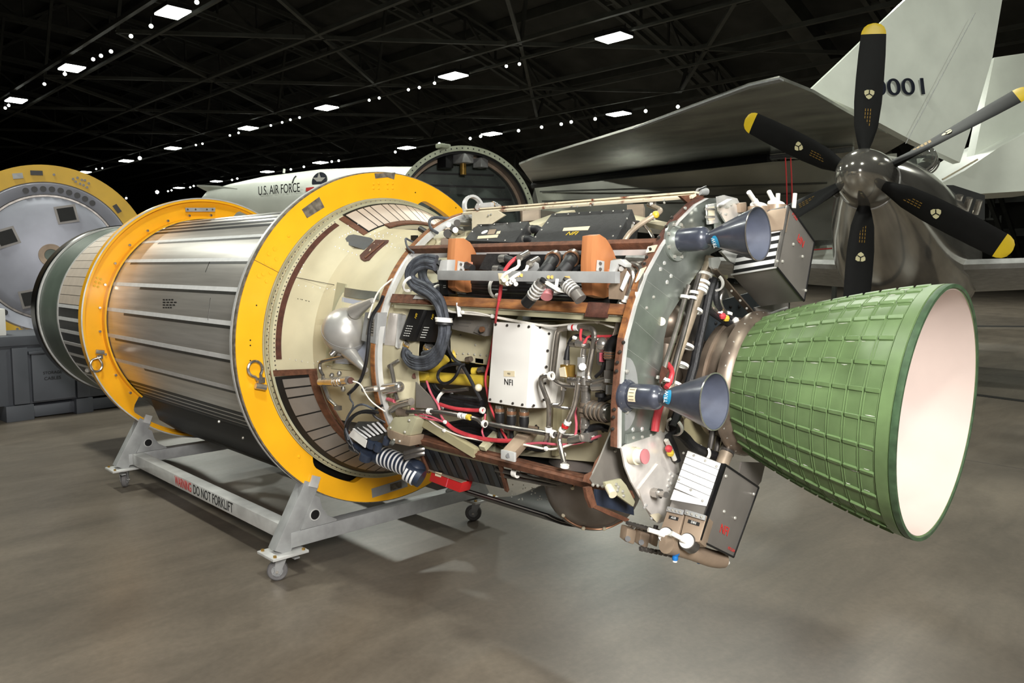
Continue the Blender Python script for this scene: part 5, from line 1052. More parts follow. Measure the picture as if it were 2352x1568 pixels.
# lower grey web panel behind the frame
wp = xbox([(1410, 968), (1421, 1030), (1430, 1085), (1440, 1130), (1400, 1122), (1358, 1110), (1352, 1100), (1372, 1060)], XA - .06, .006, 'web_panel', 'box_grey', stage)
dots([(1362, 1113), (1373, 1115), (1384, 1117), (1413, 1035)], .006, 'bolt', 'rivet', wp, lambda a, b: onX(a, b, XA - .05))
xbox([(1358, 1082), (1366, 1060), (1406, 1002), (1408, 1008), (1372, 1068), (1366, 1095), (1356, 1112), (1338, 1105), (1342, 1090)], XA - .07, .012, 'cork_gusset', 'cork', wp)
xbox([(1338, 1118), (1352, 1116), (1356, 1130), (1364, 1158), (1352, 1165), (1342, 1140)], XA - .05, .012, 'cork_leg', 'cork', wp)
xbox([(1352, 1162), (1364, 1158), (1400, 1172), (1440, 1190), (1436, 1198), (1395, 1182)], XA - .05, .010, 'cork_leg', 'cork', wp)
xbox([(1364, 1122), (1420, 1130), (1450, 1150), (1452, 1182), (1365, 1158)], XA - .06, .008, 'web_plate', 'navy', wp)
lb2 = xbox([(1384, 1106), (1420, 1098), (1432, 1112), (1452, 1150), (1448, 1162), (1410, 1135), (1386, 1118)], XA + .0, .012, 'latch_plate', 'primer', stage, .002)
MB().cyl(onX(1398, 1118, XA + .02), onX(1408, 1136, XA + .05), .013, n=12).build('latch_roller', 'cream_paint', lb2)
dots([(1415, 1112), (1418, 1126), (1430, 1128), (1432, 1138), (1420, 1118)], .006, 'bolt', 'rivet', lb2, lambda a, b: onX(a, b, XA + .013))
# ---- the two blue-grey thrusters
def thruster(base_px, exit_px, name, lab, up, fr_=.066):
    B = onX(*base_px, XA + .014); E = onY(*exit_px, B.y + .004); ax = (E - B).normalized(); L = (E - B).length
    pr = [(0.0, .0), (0.0, .036), (L * .02, .0385), (L * .34, .0385), (L * .375, .036), (L * .40, .029), (L * .42, .0225), (L * .44, .022), (L * .48, .0265), (L * .60, .040), (L * .74, .055), (L * .88, .070), (L, .081), (L, .079), (L * .9, .070), (L * .75, .054), (L * .6, .036), (L * .5, .018), (L * .5, 0)]
    t = tag(MB().lathe(pr, B, ax, 48).build(name, 'thruster', stage), lab)
    MB().lathe([(L + .0004, .0792), (L * .9 + .0, .0692), (L * .75, .053), (L * .6, .035), (L * .5, .017), (L * .5, 0)], B, ax, 48).build('bell_inside', 'thruster_in', t)
    MB().lathe([(L - .0015, .080), (L - .0015, .0822), (L + .0012, .0822), (L + .0012, .079)], B, ax, 48, True).build('exit_rim', 'steel', t)
    f = MB().lathe([(-.004, .03), (-.004, fr_), (.004, fr_), (.004, .05), (.012, .046), (.02, .041), (.02, .03)], B, ax, 36, True).build('mount_flange', 'alu_plate' if fr_ > .06 else 'thruster', t)
    u = V((0, 0, 1)); u = (u - ax * u.dot(ax)).normalized(); w = ax.cross(u)
    for k in range(8): MB().cyl(B + (u * math.cos(k * .785 + .4) + w * math.sin(k * .785 + .4)) * (fr_ - .010) + ax * .003, B + (u * math.cos(k * .785 + .4) + w * math.sin(k * .785 + .4)) * (fr_ - .010) + ax * .010, .006, n=6).build('flange_bolt', 'rivet', f)
    # blue oval maker's mark wrapped on the bell
    def bp(s, a): # point on the bell
        r = None; pp = [(q[0] / L, q[1]) for q in pr[6:13]]
        for (s0, r0), (s1, r1) in zip(pp, pp[1:]):
            if s0 <= s <= s1: r = r0 + (r1 - r0) * (s - s0) / (s1 - s0)
        return B + ax * (L * s) + (u * math.sin(a) - w * math.cos(a)) * ((r or .03) + .0012)
    to = (CAM - B); to = to - ax * to.dot(ax); a0 = math.atan2(to.dot(u), -to.dot(w)) + up
    SC_ = .555; m = MB(); vs = [bp(SC_, a0)]; NR = 5; NK = 24
    for j in range(1, NR + 1):
        for k in range(NK): t_ = 2 * math.pi * k / NK; vs.append(bp(SC_ + .058 * j / NR * math.cos(t_), a0 + .62 * j / NR * math.sin(t_)))
    fs = [(0, 1 + k, 1 + (k + 1) % NK) for k in range(NK)] + [(1 + j * NK + k, 1 + (j + 1) * NK + k, 1 + (j + 1) * NK + (k + 1) % NK, 1 + j * NK + (k + 1) % NK) for j in range(NR - 1) for k in range(NK)]
    m.add(vs, fs); c = vs[0]
    dcl = m.build('maker_decal', 'decal_blue', t)
    n_ = ((bp(SC_, a0 + .01) - bp(SC_, a0 - .01)).cross(bp(SC_ + .01, a0) - bp(SC_ - .01, a0))).normalized()
    if n_.dot(CAM - c) < 0: n_ = -n_
    text('TRW', 'lettering', 'white_print', t, c + n_ * .003, bp(SC_, a0 - .2) - bp(SC_, a0 + .2), -ax, .0165, .0003, sx=.95)
    return t, B, ax, L, u, w, a0
t1 = thruster((1553, 553), (1742, 537), 'attitude_thruster', 'upper blue-grey thruster', .45)
t2 = thruster((1440, 908), (1642, 922), 'attitude_thruster', 'lower blue-grey thruster', -.12, .052)
T, B, ax, L, u, w, a0 = t2
m = MB()
for k in range(7):
    for s in (.10, .19): 
        a = a0 - .55 + k * .19; m.v.append(B + ax * (L * s) + (u * math.sin(a) - w * math.cos(a)) * .0392)
m.f = [(2 * k, 2 * k + 1, 2 * k + 3, 2 * k + 2) for k in range(6)]; lb3 = m.build('data_label', 'paper', T)
for k in range(4):
    a = a0 - .4 + k * .27; MB().bar(B + ax * (L * .115) + (u * math.sin(a) - w * math.cos(a)) * .0396, B + ax * (L * .175) + (u * math.sin(a) - w * math.cos(a)) * .0396, .0006, .004, ax.cross(u)).build('print_line', 'black_print', T)
# half-round plate behind the lower thruster
c = onX(1437, 905, XA + .013); m = MB(); pts_ = [V((XA + .0125, c.y + .062 * math.sin(k * .2618) , c.z + .115 * math.cos(k * .2618))) for k in range(13)]
m.extr(pts_, (.003, 0, 0)); hp_ = m.build('round_plate', 'galv', plate)
dots([(1440, 853), (1440, 945)], .008, 'bolt', 'rivet', hp_, lambda a, b: onX(a, b, XA + .016))
# ---- bracket cluster on top of the frame
xbox([(1620, 470), (1642, 466), (1644, 512), (1622, 516)], XA + .03, .012, 'strike_bracket', 'alu_bright', plate, .003)
xbox([(1626, 476), (1640, 474), (1641, 504), (1627, 506)], XA + .043, .002, 'bracket_plate', 'cream_paint', plate)
for y in (480, 498): MB().cyl(onX(1622, y, XA + .045), onX(1640, y, XA + .045), .005, n=8).build('pin', 'steel', plate)
xbox([(1644, 452), (1660, 448), (1690, 456), (1702, 480), (1712, 500), (1704, 520), (1680, 530), (1662, 508), (1648, 485)], XA + .06, .006, 'clear_cover', 'alu_bright', plate)
xbox([(1640, 500), (1662, 506), (1684, 528), (1680, 560), (1640, 560)], XA + .035, .006, 'cover_skirt', 'alu_plate', plate)
dots([(1655, 475), (1668, 476), (1655, 490), (1668, 492), (1680, 470), (1692, 466), (1655, 520), (1672, 476), (1683, 512)], .0045, 'rivet', 'rivet', plate, lambda a, b: onX(a, b, XA + .068))
MB().bar(onX(1655, 470, XA + .10), onX(1676, 458, XA + .10), .02, .004, (0, 1, 0)).build('flap', 'alu', plate)
MB().cyl(onX(1605, 440, XA - .01), onX(1622, 440, XA - .01), .013, n=12).build('lock_barrel', 'galv', plate)
MB().tube([onX(1606, 436, XA), onX(1610, 433, XA), onX(1622, 428, XA)], .003, 6).build('lock_lever', 'black_paint', plate)
xbox([(1556, 450), (1600, 446), (1618, 446), (1582, 470), (1574, 466)], XA - .02, .01, 'cork_cap', 'cork', plate)
xbox([(1627, 592), (1646, 590), (1650, 600), (1640, 625), (1628, 612)], XA + .05, .01, 'strut_lug', 'alu', plate)
xbox([(1650, 578), (1672, 566), (1698, 588), (1690, 610), (1670, 600)], XA + .06, .012, 'hanger_plate', 'alu_bright', plate)
# ---- gas-jet boxes (upper, lower)
def gasbox(face, xb, vec, name, lab):
    P = [onX(a, b, xb) for a, b in face]; o = tag(MB().extr(P, vec).build(name, 'box_dark', stage, .002), lab); return o, P
UF = [(1811, 471), (1870, 555), (1846, 691), (1784, 614)]
ub_, UP = gasbox(UF, 2.33, (-.165, 0, -.026), 'gas_jet_box', 'striped upper gas jet box')
n1 = (UP[3] - UP[0]).cross(V((-.165, 0, -.026))).normalized()
if n1.dot(CAM - UP[0]) < 0: n1 = -n1
def lerp2(a, b, c, d, s, t): return (a.lerp(b, s)).lerp(d.lerp(c, s), t)
Lq = V((-.165, 0, -.026))
for k in range(5):
    t0 = .36 + k * .125; a = UP[0].lerp(UP[3], t0); b = UP[0].lerp(UP[3], t0 + .066)
    MB().extr([a + n1 * .001, b + n1 * .001, b + Lq * .96 + n1 * .001, a + Lq * .96 + n1 * .001], n1 * .002).build('white_stripe', 'white_strip', ub_)
    a = UP[0].lerp(UP[3], t0 + .068); b = UP[0].lerp(UP[3], min(t0 + .123, .995))
    MB().extr([a + n1 * .001, b + n1 * .001, b + Lq * .96 + n1 * .001, a + Lq * .96 + n1 * .001], n1 * .001).build('black_stripe', 'black_paint', ub_)
MB().bar(UP[0].lerp(UP[3], .02) + n1 * .003, UP[3] + n1 * .003, .012, .012, (1, 0, 0)).build('corner_strip', 'steel', ub_, .002)
MB().bar(UP[3] + n1 * .002, UP[3] + Lq + n1 * .002, .006, .006).build('corner_strip', 'alu', ub_)
def edgeframe(P, xb, par, w=.006):
    for i in range(4): MB().bar(P[i] + V((.001, 0, 0)), P[(i + 1) % 4] + V((.001, 0, 0)), w, .004, (1, 0, 0)).build('edge_bead', 'black_paint', par)
edgeframe(UP, 2.33, ub_)
dots([(1822, 561), (1843, 589), (1797, 600), (1850, 667), (1785, 600)], .006, 'screw', 'rivet', ub_, lambda a, b: onX(a, b, 2.331))
xd = (UP[1] - UP[0]); yd = (UP[3] - UP[0])
text('NFI', 'lettering', 'red_print', ub_, onX(1840, 552, 2.3315), -xd, yd, .038, .0004)
text('FTC-2', 'lettering', 'red_print', ub_, onX(1826, 496, 2.3315), -xd, yd, .016, .0004)
# white cups with tubes on top of the upper box
for (a, b, tx_, ty_) in ((1742, 474, 1720, 441), (1782, 470, 1766, 440)):
    p = onX(a, b, 2.22 if a < 1760 else 2.26); hcol = MB().cyl(p + V((0, 0, -.07)), p, .036, n=24).build('jet_housing', 'tan_metal', stage)
    n_ = (V((.35, -.35, 1))).normalized(); MB().cyl(p - n_ * .004, p + n_ * .006, .029, n=24).build('white_cup', 'white_paint', hcol)
    q = onX(tx_, ty_, 2.22); MB().cyl(p, q, .0085, n=12).build('vent_tube', 'white_plastic', hcol); MB().cyl(p, p.lerp(q, .4), .011, n=12).build('tube_socket', 'white_plastic', hcol)
jb = MB().extr([onP(x_, y_, UP[0] + n1 * .012, n1) for x_, y_ in ((1726, 512), (1744, 496), (1770, 482), (1806, 477), (1797, 527), (1760, 532), (1738, 532))], -n1 * .03).build('jet_block', 'tan_metal', stage, .003)
for (p, q) in (((1823, 478), (1826, 444)), ((1786, 468), (1787, 444))): MB().cyl(onX(*p, 2.14), onX(*q, 2.14), .0085, n=12).build('vent_tube', 'white_plastic', jb)
xbox([(1700, 466), (1715, 464), (1716, 486), (1702, 488)], 2.18, -.04, 'latch_block', 'tan_metal', jb, .003)
LFc = [(1664, 1066), (1742, 1119), (1684, 1279), (1606, 1240)]
lb_, LP = gasbox(LFc, 2.33, (-.128, 0, .022), 'gas_jet_box', 'lower gas jet box with white louvred side')
edgeframe(LP, 2.33, lb_)
n2 = (LP[3] - LP[0]).cross(V((-.128, 0, .022))).normalized()
if n2.dot(CAM - LP[0]) < 0: n2 = -n2
Lv = V((-.128, 0, .022))
MB().bar(LP[0] + n2 * .004, LP[3] + n2 * .004, .010, .016, (1, 0, 0)).build('corner_strip', 'black_gloss', lb_, .002)
for k in range(6):
    t0 = .01 + k * .088; a = LP[0].lerp(LP[3], t0 + .002); b = LP[0].lerp(LP[3], t0 + .086)
    MB().extr([a + n2 * .001 + Lv * .06, b + n2 * .001 + Lv * .06, b + Lv * 1.02 + n2 * .001, a + Lv * 1.02 + n2 * .001], n2 * .004).build('louvre_plate', 'white_strip', lb_, .0008, 1)
for q in ((1570, 1040), (1594, 1046), (1620, 1058), (1646, 1071), (1560, 1101), (1587, 1125), (1614, 1150)): MB().sphere(onP(q[0], q[1], LP[0] + n2 * .005, n2), .0045, 8).build('screw', 'rivet', lb_)
dots([(1667, 1093), (1731, 1134), (1663, 1174), (1688, 1189)], .006, 'screw', 'rivet', lb_, lambda a, b: onX(a, b, 2.331))
xd = (LP[1] - LP[0]); yd = (LP[0] - LP[3])
text('NFI', 'lettering', 'red_print', lb_, onX(1664, 1218, 2.3315), xd, yd, .040, .0004)
text('FTC-214', 'lettering', 'red_print', lb_, onX(1680, 1262, 2.3315), xd, yd, .013, .0004)
xbox([(1700, 1060), (1755, 1062), (1745, 1105), (1735, 1118), (1695, 1085)], 2.22, .006, 'backing_plate', 'box_dark', lb_)
MB().extr([onP(x_, y_, LP[0] + n2 * .001, n2) for x_, y_ in ((1549, 1124), (1627, 1154), (1624, 1163), (1540, 1148))], n2 * .004).build('louvre_plate', 'white_strip', lb_, .0008, 1)
# two tan valve canisters with white cups
for (q, cup, tube, tagtxt) in (([(1536, 1163), (1574, 1172), (1556, 1236), (1514, 1224)], (1529, 1229), (1489, 1216), 'A58'), ([(1577, 1170), (1624, 1184), (1606, 1244), (1560, 1242)], (1578, 1243), (1542, 1224), 'DB5')):
    P = [onP(a, b, LP[0] + n2 * .012, n2) for a, b in q]; cn = MB().extr(P, -n2 * .06).build('valve_canister', 'tan_metal', stage, .003)
    a = (P[0] + P[1]) / 2; dn = ((P[3] + P[2]) / 2 - a); rt_ = (P[1] - P[0])
    MB().extr([P[0] + n2 * .002 + dn * .02, P[1] + n2 * .002 + dn * .02, P[1] + n2 * .002 + dn * .2, P[0] + n2 * .002 + dn * .2], n2 * .008).build('clip_plate', 'galv', cn, .002)
    for k in range(4): MB().sphere(P[0].lerp(P[1], .15 + .23 * k) + dn * .12 + n2 * .011, .0045, 8).build('rivet', 'rivet', cn)
    c = a + dn * .36 + n2 * .0015; MB().extr([c - rt_ * .28 - dn * .06, c + rt_ * .28 - dn * .06, c + rt_ * .28 + dn * .06, c - rt_ * .28 + dn * .06], n2 * .001).build('tape_label', 'black_print', cn)
    text(tagtxt, 'lettering', 'white_print', cn, c + n2 * .0018, rt_, -dn, .010, .0003)
    p = onP(cup[0], cup[1], LP[0] + n2 * .02, n2); cu_ = MB().cyl(p - n2 * .04, p + n2 * .002, .026, n=24).build('cup_ring', 'dark_pipe', cn); MB().cyl(p, p + n2 * .006, .0225, n=24).build('white_cup', 'white_paint', cn)
    r = onP(tube[0], tube[1], p + n2 * .05, n2); MB().cyl(p + n2 * .004, r, .0075, n=12).build('vent_tube', 'white_plastic', cn); MB().cyl(p + n2 * .004, p.lerp(r, .4), .0095, n=12).build('tube_socket', 'white_plastic', cn)
hz = MB().tube([onX(1530, 1250, 2.25), onX(1580, 1262, 2.26), onX(1640, 1285, 2.28), onX(1660, 1284, 2.29)], .028, 16).build('exhaust_pipe', 'tan_metal', stage)
MB().cyl(onX(1654, 1279, 2.28), onX(1672, 1292, 2.28), .0075, n=10).build('vent_tube', 'white_plastic', hz)
for (a, b, c, e) in ((1552, 1262, 1550, 1290), (1607, 1274, 1605, 1294)):
    p, q = onX(a, b, 2.26), onX(c, e, 2.26); cp_ = MB().tube([p, p.lerp(q, .25), p.lerp(q, .5), p.lerp(q, .75), q], [.019, .016, .009, .010, .005], 12, 0).build('dust_cap', 'blue_cap', hz)
    if a < 1600: MB().cyl(p.lerp(q, .6), q, .0075, n=10).build('white_tip', 'white_plastic', hz)
for k, (a, b) in enumerate(((1452, 1232), (1483, 1240), (1505, 1238))):
    so = MB().extr([onX(a - 11 + (k == 2) * 4, b - 20, 2.12), onX(a + 11, b - 14, 2.12), onX(a + 5, b + 20, 2.12), onX(a - 16 + (k == 2) * 6, b + 12, 2.12)], (-.04, .02, 0)).build('solenoid_can', 'tan_metal', stage, .008)
    if k < 2: MB().cyl(onX(a - 10, b + 5, 2.121), onX(a - 10, b + 5, 2.127), .009, n=14).build('port_ring', 'black_paint', so)
    MB().cyl(onX(a, b - 20, 2.11), onX(a + 2, b - 32, 2.11), .008, n=8).build('stud', 'dark_pipe', so)
mf = MB().tube([onX(1440, 1200, 2.12), onX(1480, 1212, 2.13), onX(1520, 1222, 2.15)], .006, 8).build('manifold_tube', 'dark_pipe', stage)
for k in range(9): MB().cyl(onX(1446 + 9 * k, 1208 + 2.4 * k, 2.12), onX(1447 + 9 * k, 1198 + 2.4 * k, 2.12), .005 + .002 * (k % 2), n=8).build('manifold_nut', 'steel_pipe', mf)
cn_ = MB()
fpt = [(1470, 1258), (1490, 1262), (1502, 1268), (1515, 1264), (1530, 1272), (1545, 1276)]
ft = MB().tube([onX(*q, 2.13) for q in fpt], .005, 8).build('fitting_chain', 'dark_pipe', stage)
for k in range(7): MB().box(onX(1474 + 11 * k, 1260 + 2.3 * k, 2.13), (.014, .012, .014)).build('chain_fitting', 'dark_pipe', ft, .002)
# ---- engine bay between frame and nozzle
eb_ = MB().cyl((1.86, 0, H), (1.872, 0, H), .47, n=60).build('engine_bulkhead', 'box_dark', stage)
xbox([(1618, 700), (1760, 660), (1765, 790), (1700, 800), (1612, 850)], 1.90, .006, 'bulkhead_plate', 'panel_dark', eb_)
dots([(1678, 704), (1698, 704), (1644, 742), (1643, 756), (1672, 758), (1590, 700), (1582, 740)], .008, 'bolt', 'black_paint', eb_, lambda a, b: onX(a, b, 1.908))
st_ = xpipe([(1628, 600, 2.12), (1600, 690, 2.12), (1565, 790, 2.12), (1545, 850, 2.12), (1515, 990, 2.11)], .0165, 'coolant_duct', 'tan_pipe', stage, 16, 0)
MB().cyl(onX(1630, 590, 2.12), onX(1626, 612, 2.12), .02, .0165, 14).build('duct_end', 'tan_pipe', st_)
for (a, b) in ((1622, 632), (1617, 650), (1613, 660), (1610, 668), (1600, 713), (1580, 795), (1568, 838), (1552, 882)):
    d = onX(1565, 790, 2.12) - onX(1628, 600, 2.12); MB().lathe([(-.005, .0165), (-.005, .024), (.005, .024), (.005, .0165)], onX(a - 2, b, 2.12), d, 18, True).build('nylon_clamp', 'white_plastic', st_)
for pts_, r, nm, mt_ in (([(1582, 655), (1572, 690), (1550, 770), (1530, 830), (1516, 880)], .0085, 'push_rod', 'steel_pipe'), ([(1606, 630), (1592, 680), (1572, 760), (1552, 830), (1542, 880)], .0085, 'push_rod', 'dark_pipe'),
                         ([(1640, 640), (1630, 670), (1618, 730), (1604, 790), (1590, 860), (1560, 940), (1545, 980)], .016, 'black_hose', 'cable_black'),
                         ([(1645, 645), (1642, 690), (1650, 712)], .016, 'black_hose', 'cable_black'), ([(1632, 690), (1636, 705), (1650, 718)], .009, 'steel_hose', 'steel_pipe'), ([(1660, 668), (1652, 690), (1660, 712), (1672, 722)], .008, 'steel_hose', 'steel_pipe'),
                         ([(1650, 718), (1668, 735), (1700, 760)], .012, 'fuel_hose', 'cable_black'), ([(1670, 718), (1690, 738), (1710, 752)], .011, 'fuel_hose', 'cable_black'), ([(1625, 712), (1650, 730), (1680, 750)], .009, 'fuel_hose', 'cable_black'),
                         ([(1530, 832), (1545, 850), (1540, 875), (1530, 890)], .009, 'red_strap', 'cable_red'), ([(1516, 930), (1508, 960), (1504, 990)], .013, 'red_strap', 'cable_red'),
                         ([(1545, 985), (1570, 1000), (1590, 1025), (1620, 1040), (1650, 1050)], .018, 'black_hose', 'cable_black'), ([(1640, 975), (1630, 1030)], .010, 'push_rod', 'dark_pipe'), ([(1652, 985), (1645, 1035)], .010, 'push_rod', 'dark_pipe'),
                         ([(1530, 1010), (1540, 1030), (1550, 1055)], .008, 'sensor_lead', 'cable_white'), ([(1535, 1000), (1550, 1030), (1556, 1058)], .012, 'black_hose', 'cable_black'), ([(1560, 960), (1575, 945), (1585, 930)], .016, 'fuel_line', 'tan_pipe')):
    xpipe(pts_, r, nm, mt_, stage, 10, 1, 2.14)
for (a, b, m_) in ((1660, 726, 'cable_red'), (1668, 731, 'strut_yellow'), (1694, 741, 'strut_yellow'), (1690, 736, 'white_plastic'), (1540, 1040, 'strut_yellow'), (1536, 1030, 'cable_red')): MB().sphere(onX(a, b, 2.155), .013, 8).build('id_sleeve', m_, stage)
for (a, b) in ((1573, 682), (1590, 684), (1594, 672), (1650, 717), (1655, 728), (1672, 720), (1528, 872), (1518, 868)): MB().lathe([(-.005, .010), (-.005, .016), (.005, .016), (.005, .010)], onX(a, b, 2.14), (0, .3, 1), 14, True).build('nylon_clamp', 'white_plastic', stage)
for q in ((1549, 980, 0), (1612, 1042, 1), (1643, 648, 0)): MB().lathe([(-.005, .026), (-.005, .032), (.005, .032), (.005, .026)], onX(q[0], q[1], 2.15), (0, 1, .4 - q[2]), 20, True, 0, 300).build('nylon_clamp', 'white_plastic', stage)
dg = MB().bar(onX(1640, 618, 2.16), onX(1735, 728, 2.16), .006, .024, (1, 0, 0)).build('diagonal_strut', 'heat_steel', stage)
dots([(1660, 645), (1680, 668), (1700, 690), (1715, 708)], .005, 'rivet', 'rivet', dg, lambda a, b: onX(a, b, 2.176))
xbox([(1730, 706), (1760, 700), (1808, 692), (1808, 728), (1745, 735)], 2.14, .006, 'mount_plate', 'box_dark', stage)
xpipe([(1762, 735), (1764, 722), (1808, 706)], .004, 'wire_guard', 'alu_bright', stage, 6, 0, 2.15)
MB().cyl(onX(1668, 1040, 2.18), onX(1656, 1072, 2.18), .024, n=18).build('gimbal_actuator', 'tan_pipe', stage)
MB().cyl(onX(1680, 1000, 2.17), onX(1668, 1042, 2.18), .026, n=18).build('gimbal_actuator', 'dark_pipe', stage)
xbox([(1545, 940), (1640, 960), (1660, 1040), (1600, 1030), (1560, 1010)], 2.02, .006, 'web_plate', 'beige_dark', stage)
xbox([(1515, 880), (1535, 850), (1520, 840), (1515, 860)], 2.16, .004, 'red_tag_plate', 'cork_dark', stage)
tp = MB().cyl(onX(1540, 735, 1.95), onX(1545, 800, 1.98), .07, n=20).build('turbopump', 'heat_steel', stage); MB().sphere(onX(1535, 740, 1.97), .07, 20).build('pump_dome', 'heat_steel', tp); MB().tube([onX(1530, 790, 2.0), onX(1525, 830, 2.0), onX(1545, 870, 2.0)], .04, 14).build('pump_outlet', 'heat_steel', tp)
# ---- belly: propellant sphere, striped panel, red cover, helium bottle
ts = MB().sphere(onY(1362, 1103, -.28), .19, 48).build('propellant_sphere', 'titanium', stage)
ypipe([(1322, 1105, -.46), (1305, 1140, -.46), (1292, 1172, -.44), (1296, 1190, -.43), (1330, 1210, -.40), (1370, 1216, -.37), (1400, 1212, -.33), (1430, 1196, -.30)], .004, 'sphere_line', 'copper', ts, 8, 2)
for q in ((1315, 1120, -.465), (1294, 1183, -.44), (1340, 1213, -.40), (1388, 1214, -.35)): MB().sphere(onY(*q), .008, 8).build('line_clip', 'cream_paint', ts)
def bp2(px, py): return onC(px, py, .675)
Q = [(958, 1016), (1150, 1062), (1166, 1124), (986, 1082)]
QP = [onY(a, b, -.585 + .13 * k) for (a, b), k in zip(Q, (0, 0, 1, 1))]
nn_ = (QP[1] - QP[0]).cross(QP[3] - QP[0]).normalized()
if nn_.dot(CAM - QP[0]) < 0: nn_ = -nn_
bpan = MB().extr(QP, -nn_ * .006).build('belly_panel', 'black_paint', stage)
for k in range(7):
    s0 = .06 + k * .13; P = [lerp2(*QP, s0, .12), lerp2(*QP, s0 + .06, .12), lerp2(*QP, s0 + .09, .97), lerp2(*QP, s0 + .03, .97)]
    MB().extr([p + nn_ * .0008 for p in P], nn_ * .0008).build('grey_stripe', 'panel_dark', bpan)
MB().extr([lerp2(*QP, s_, t_) + nn_ * .001 for s_, t_ in ((.02, -.02), (.98, -.02), (.97, .13), (.03, .13))], nn_ * .0012).build('rim_strip', 'primer', bpan)
for s_ in (0, 1): MB().bar(QP[0 + s_] + nn_ * .004, QP[3 - s_] + nn_ * .004, .014, .014, nn_).build('cork_edge', 'cork', bpan)
for k, r in enumerate((.69, .682, .674)):
    a_ = -56 - k * 1.5; MB().stripST(.98 + .02 * k, 1.52, r, r, a_ - 45, a_, .005, 14).build('belly_skin', 'black_gloss' if k % 2 == 0 else 'box_dark', stage)
mb = MB(); rr = random.Random(5)
for i in range(40): mb.sphere(onY(rr.uniform(1175, 1262), rr.uniform(1080, 1150), -.35), .003, 6)
tag(mb.build('belly_rivets', 'rivet', stage), kind='stuff')
xx = [onY(a, b, -.47) for a, b in ((991, 1084), (1063, 1108), (1055, 1131), (985, 1104))]
rc = MB().extr(xx, (0, .06, 0)).build('red_cover', 'red', stage, .003)
MB().extr([onY(a, b, -.4725) for a, b in ((1000, 1083), (1015, 1086), (1012, 1096), (999, 1092))], (0, .001, 0)).build('paper_tag', 'paper', rc)
MB().bar(onY(1030, 1096, -.471), onY(1024, 1118, -.471), .002, .003, (0, 1, 0)).build('crease', 'cable_pink', rc)
MB().bar(onY(988, 1078, -.46), onY(1066, 1106, -.46), .03, .004, (0, 0, 1)).build('hanger_angle', 'tan_metal', rc)
ha, hb = onY(838, 1030, -.60), onY(972, 1086, -.54)
hc = MB().cyl(ha, ha.lerp(hb, .86), .044, n=28).build('gas_bottle', 'navy', stage); hd = (hb - ha)
MB().sphere(ha.lerp(hb, .88), .044, 20).build('bottle_dome', 'navy', hc)
for k in range(8):
    t_ = .34 + k * .065; MB().lathe([(-.0045, .0435), (-.0045, .0452), (.0045, .0452), (.0045, .0435)], ha.lerp(hb, t_), hd, 28, True).build('white_band', 'white_strip', hc)
MB().cyl(ha.lerp(hb, -.2), ha.lerp(hb, .05), .036, n=20).build('valve_body', 'navy', hc, .004)
for (a, b, r) in ((842, 1040, .03), (856, 1012, .022), (870, 1020, .018), (890, 1005, .016)): MB().cyl(onY(a, b, -.64), onY(a - 4, b + 14, -.64), r, n=16).build('valve_port', 'navy', hc)
hs2 = MB().cyl(onY(935, 1080, -.58), onY(968, 1100, -.55), .04, n=24).build('gas_bottle', 'navy', stage)
for k in range(3): MB().lathe([(-.005, .0395), (-.005, .0412), (.005, .0412), (.005, .0395)], onY(938 + 8 * k, 1084 + 5 * k, -.578 + .007 * k), onY(968, 1100, -.55) - onY(935, 1080, -.58), 24, True).build('white_band', 'white_strip', hs2)
for k in range(2): ypipe([(930, 1040 + 10 * k, -.62), (955, 1033 + 10 * k, -.6), (975, 1030 + 10 * k, -.57)], .012, 'bottle_line', 'dark_pipe', stage, 10, 1)
# striped duct plate above the bottle
DQ = [onY(800, 1000, -.66), onY(822, 968, -.66), onY(886, 968, -.60), onY(880, 1003, -.60), onY(842, 1028, -.66)]
dp = MB().extr(DQ, (0, .01, 0)).build('striped_duct', 'grey_strip', stage)
for k in range(6):
    a, b = onY(812 + 11 * k, 984 - 3 * k, -.664 + .008 * k), onY(842 + 9 * k, 1006 - 3 * k, -.664 + .008 * k)
    MB().bar(a, b, .004, .010, (0, 1, 0)).build('white_stripe', 'white_strip', dp)
MB().extr([onY(a, b, -.668) for a, b in ((800, 1000), (812, 984), (842, 1012), (838, 1028))], (0, .004, 0)).build('white_cover', 'white_paint', dp)
# ================================================================== BACKGROUND EXHIBITS
UP = V((0, 0, 1)); FH = V((C_F.x, C_F.y, 0)).normalized(); RH = V((C_R.x, C_R.y, 0)).normalized()
def pxd(px, py, t): return atD(px, py, t)
# ---- grey disc with yellow ring, standing behind the left end of the stage
DC = atD(118, 592, 10.0); dn_ = (CAM - DC).normalized(); dn_ = V((dn_.x, dn_.y, 0)).normalized(); du = V((0, 0, 1)); dr = du.cross(dn_).normalized(); S = 10.0 / FPX
sat = thing('satellite_section', (DC.x, DC.y, 0), 'round grey bulkhead section in a yellow ring behind the grey container', 'spacecraft')
def dpt(r, a, h=0): return DC + (dr * math.cos(R_(a)) + du * math.sin(R_(a))) * (r * S) + dn_ * h
ry = MB().lathe([(-.12, 172 * S), (-.12, 210 * S), (0, 210 * S), (0, 172 * S)], DC, dn_, 96, True).build('support_ring', 'yellow_dull', sat)
dk = MB().lathe([(-.5, 30 * S), (-.5, 172 * S), (-.02, 173 * S), (.0, 168 * S), (-.03, 146 * S), (-.045, 142 * S), (-.03, 139 * S), (-.005, 120 * S), (.03, 60 * S), (.04, 0)], DC, dn_, 96).build('bulkhead', 'disc_grey', sat)
MB().lathe([(-.036, 137 * S), (-.026, 139 * S), (-.026, 143 * S), (-.036, 145 * S)], DC, dn_, 96).build('groove_shade', 'dark_pipe', dk)  # dark ring painted in as the groove's shading
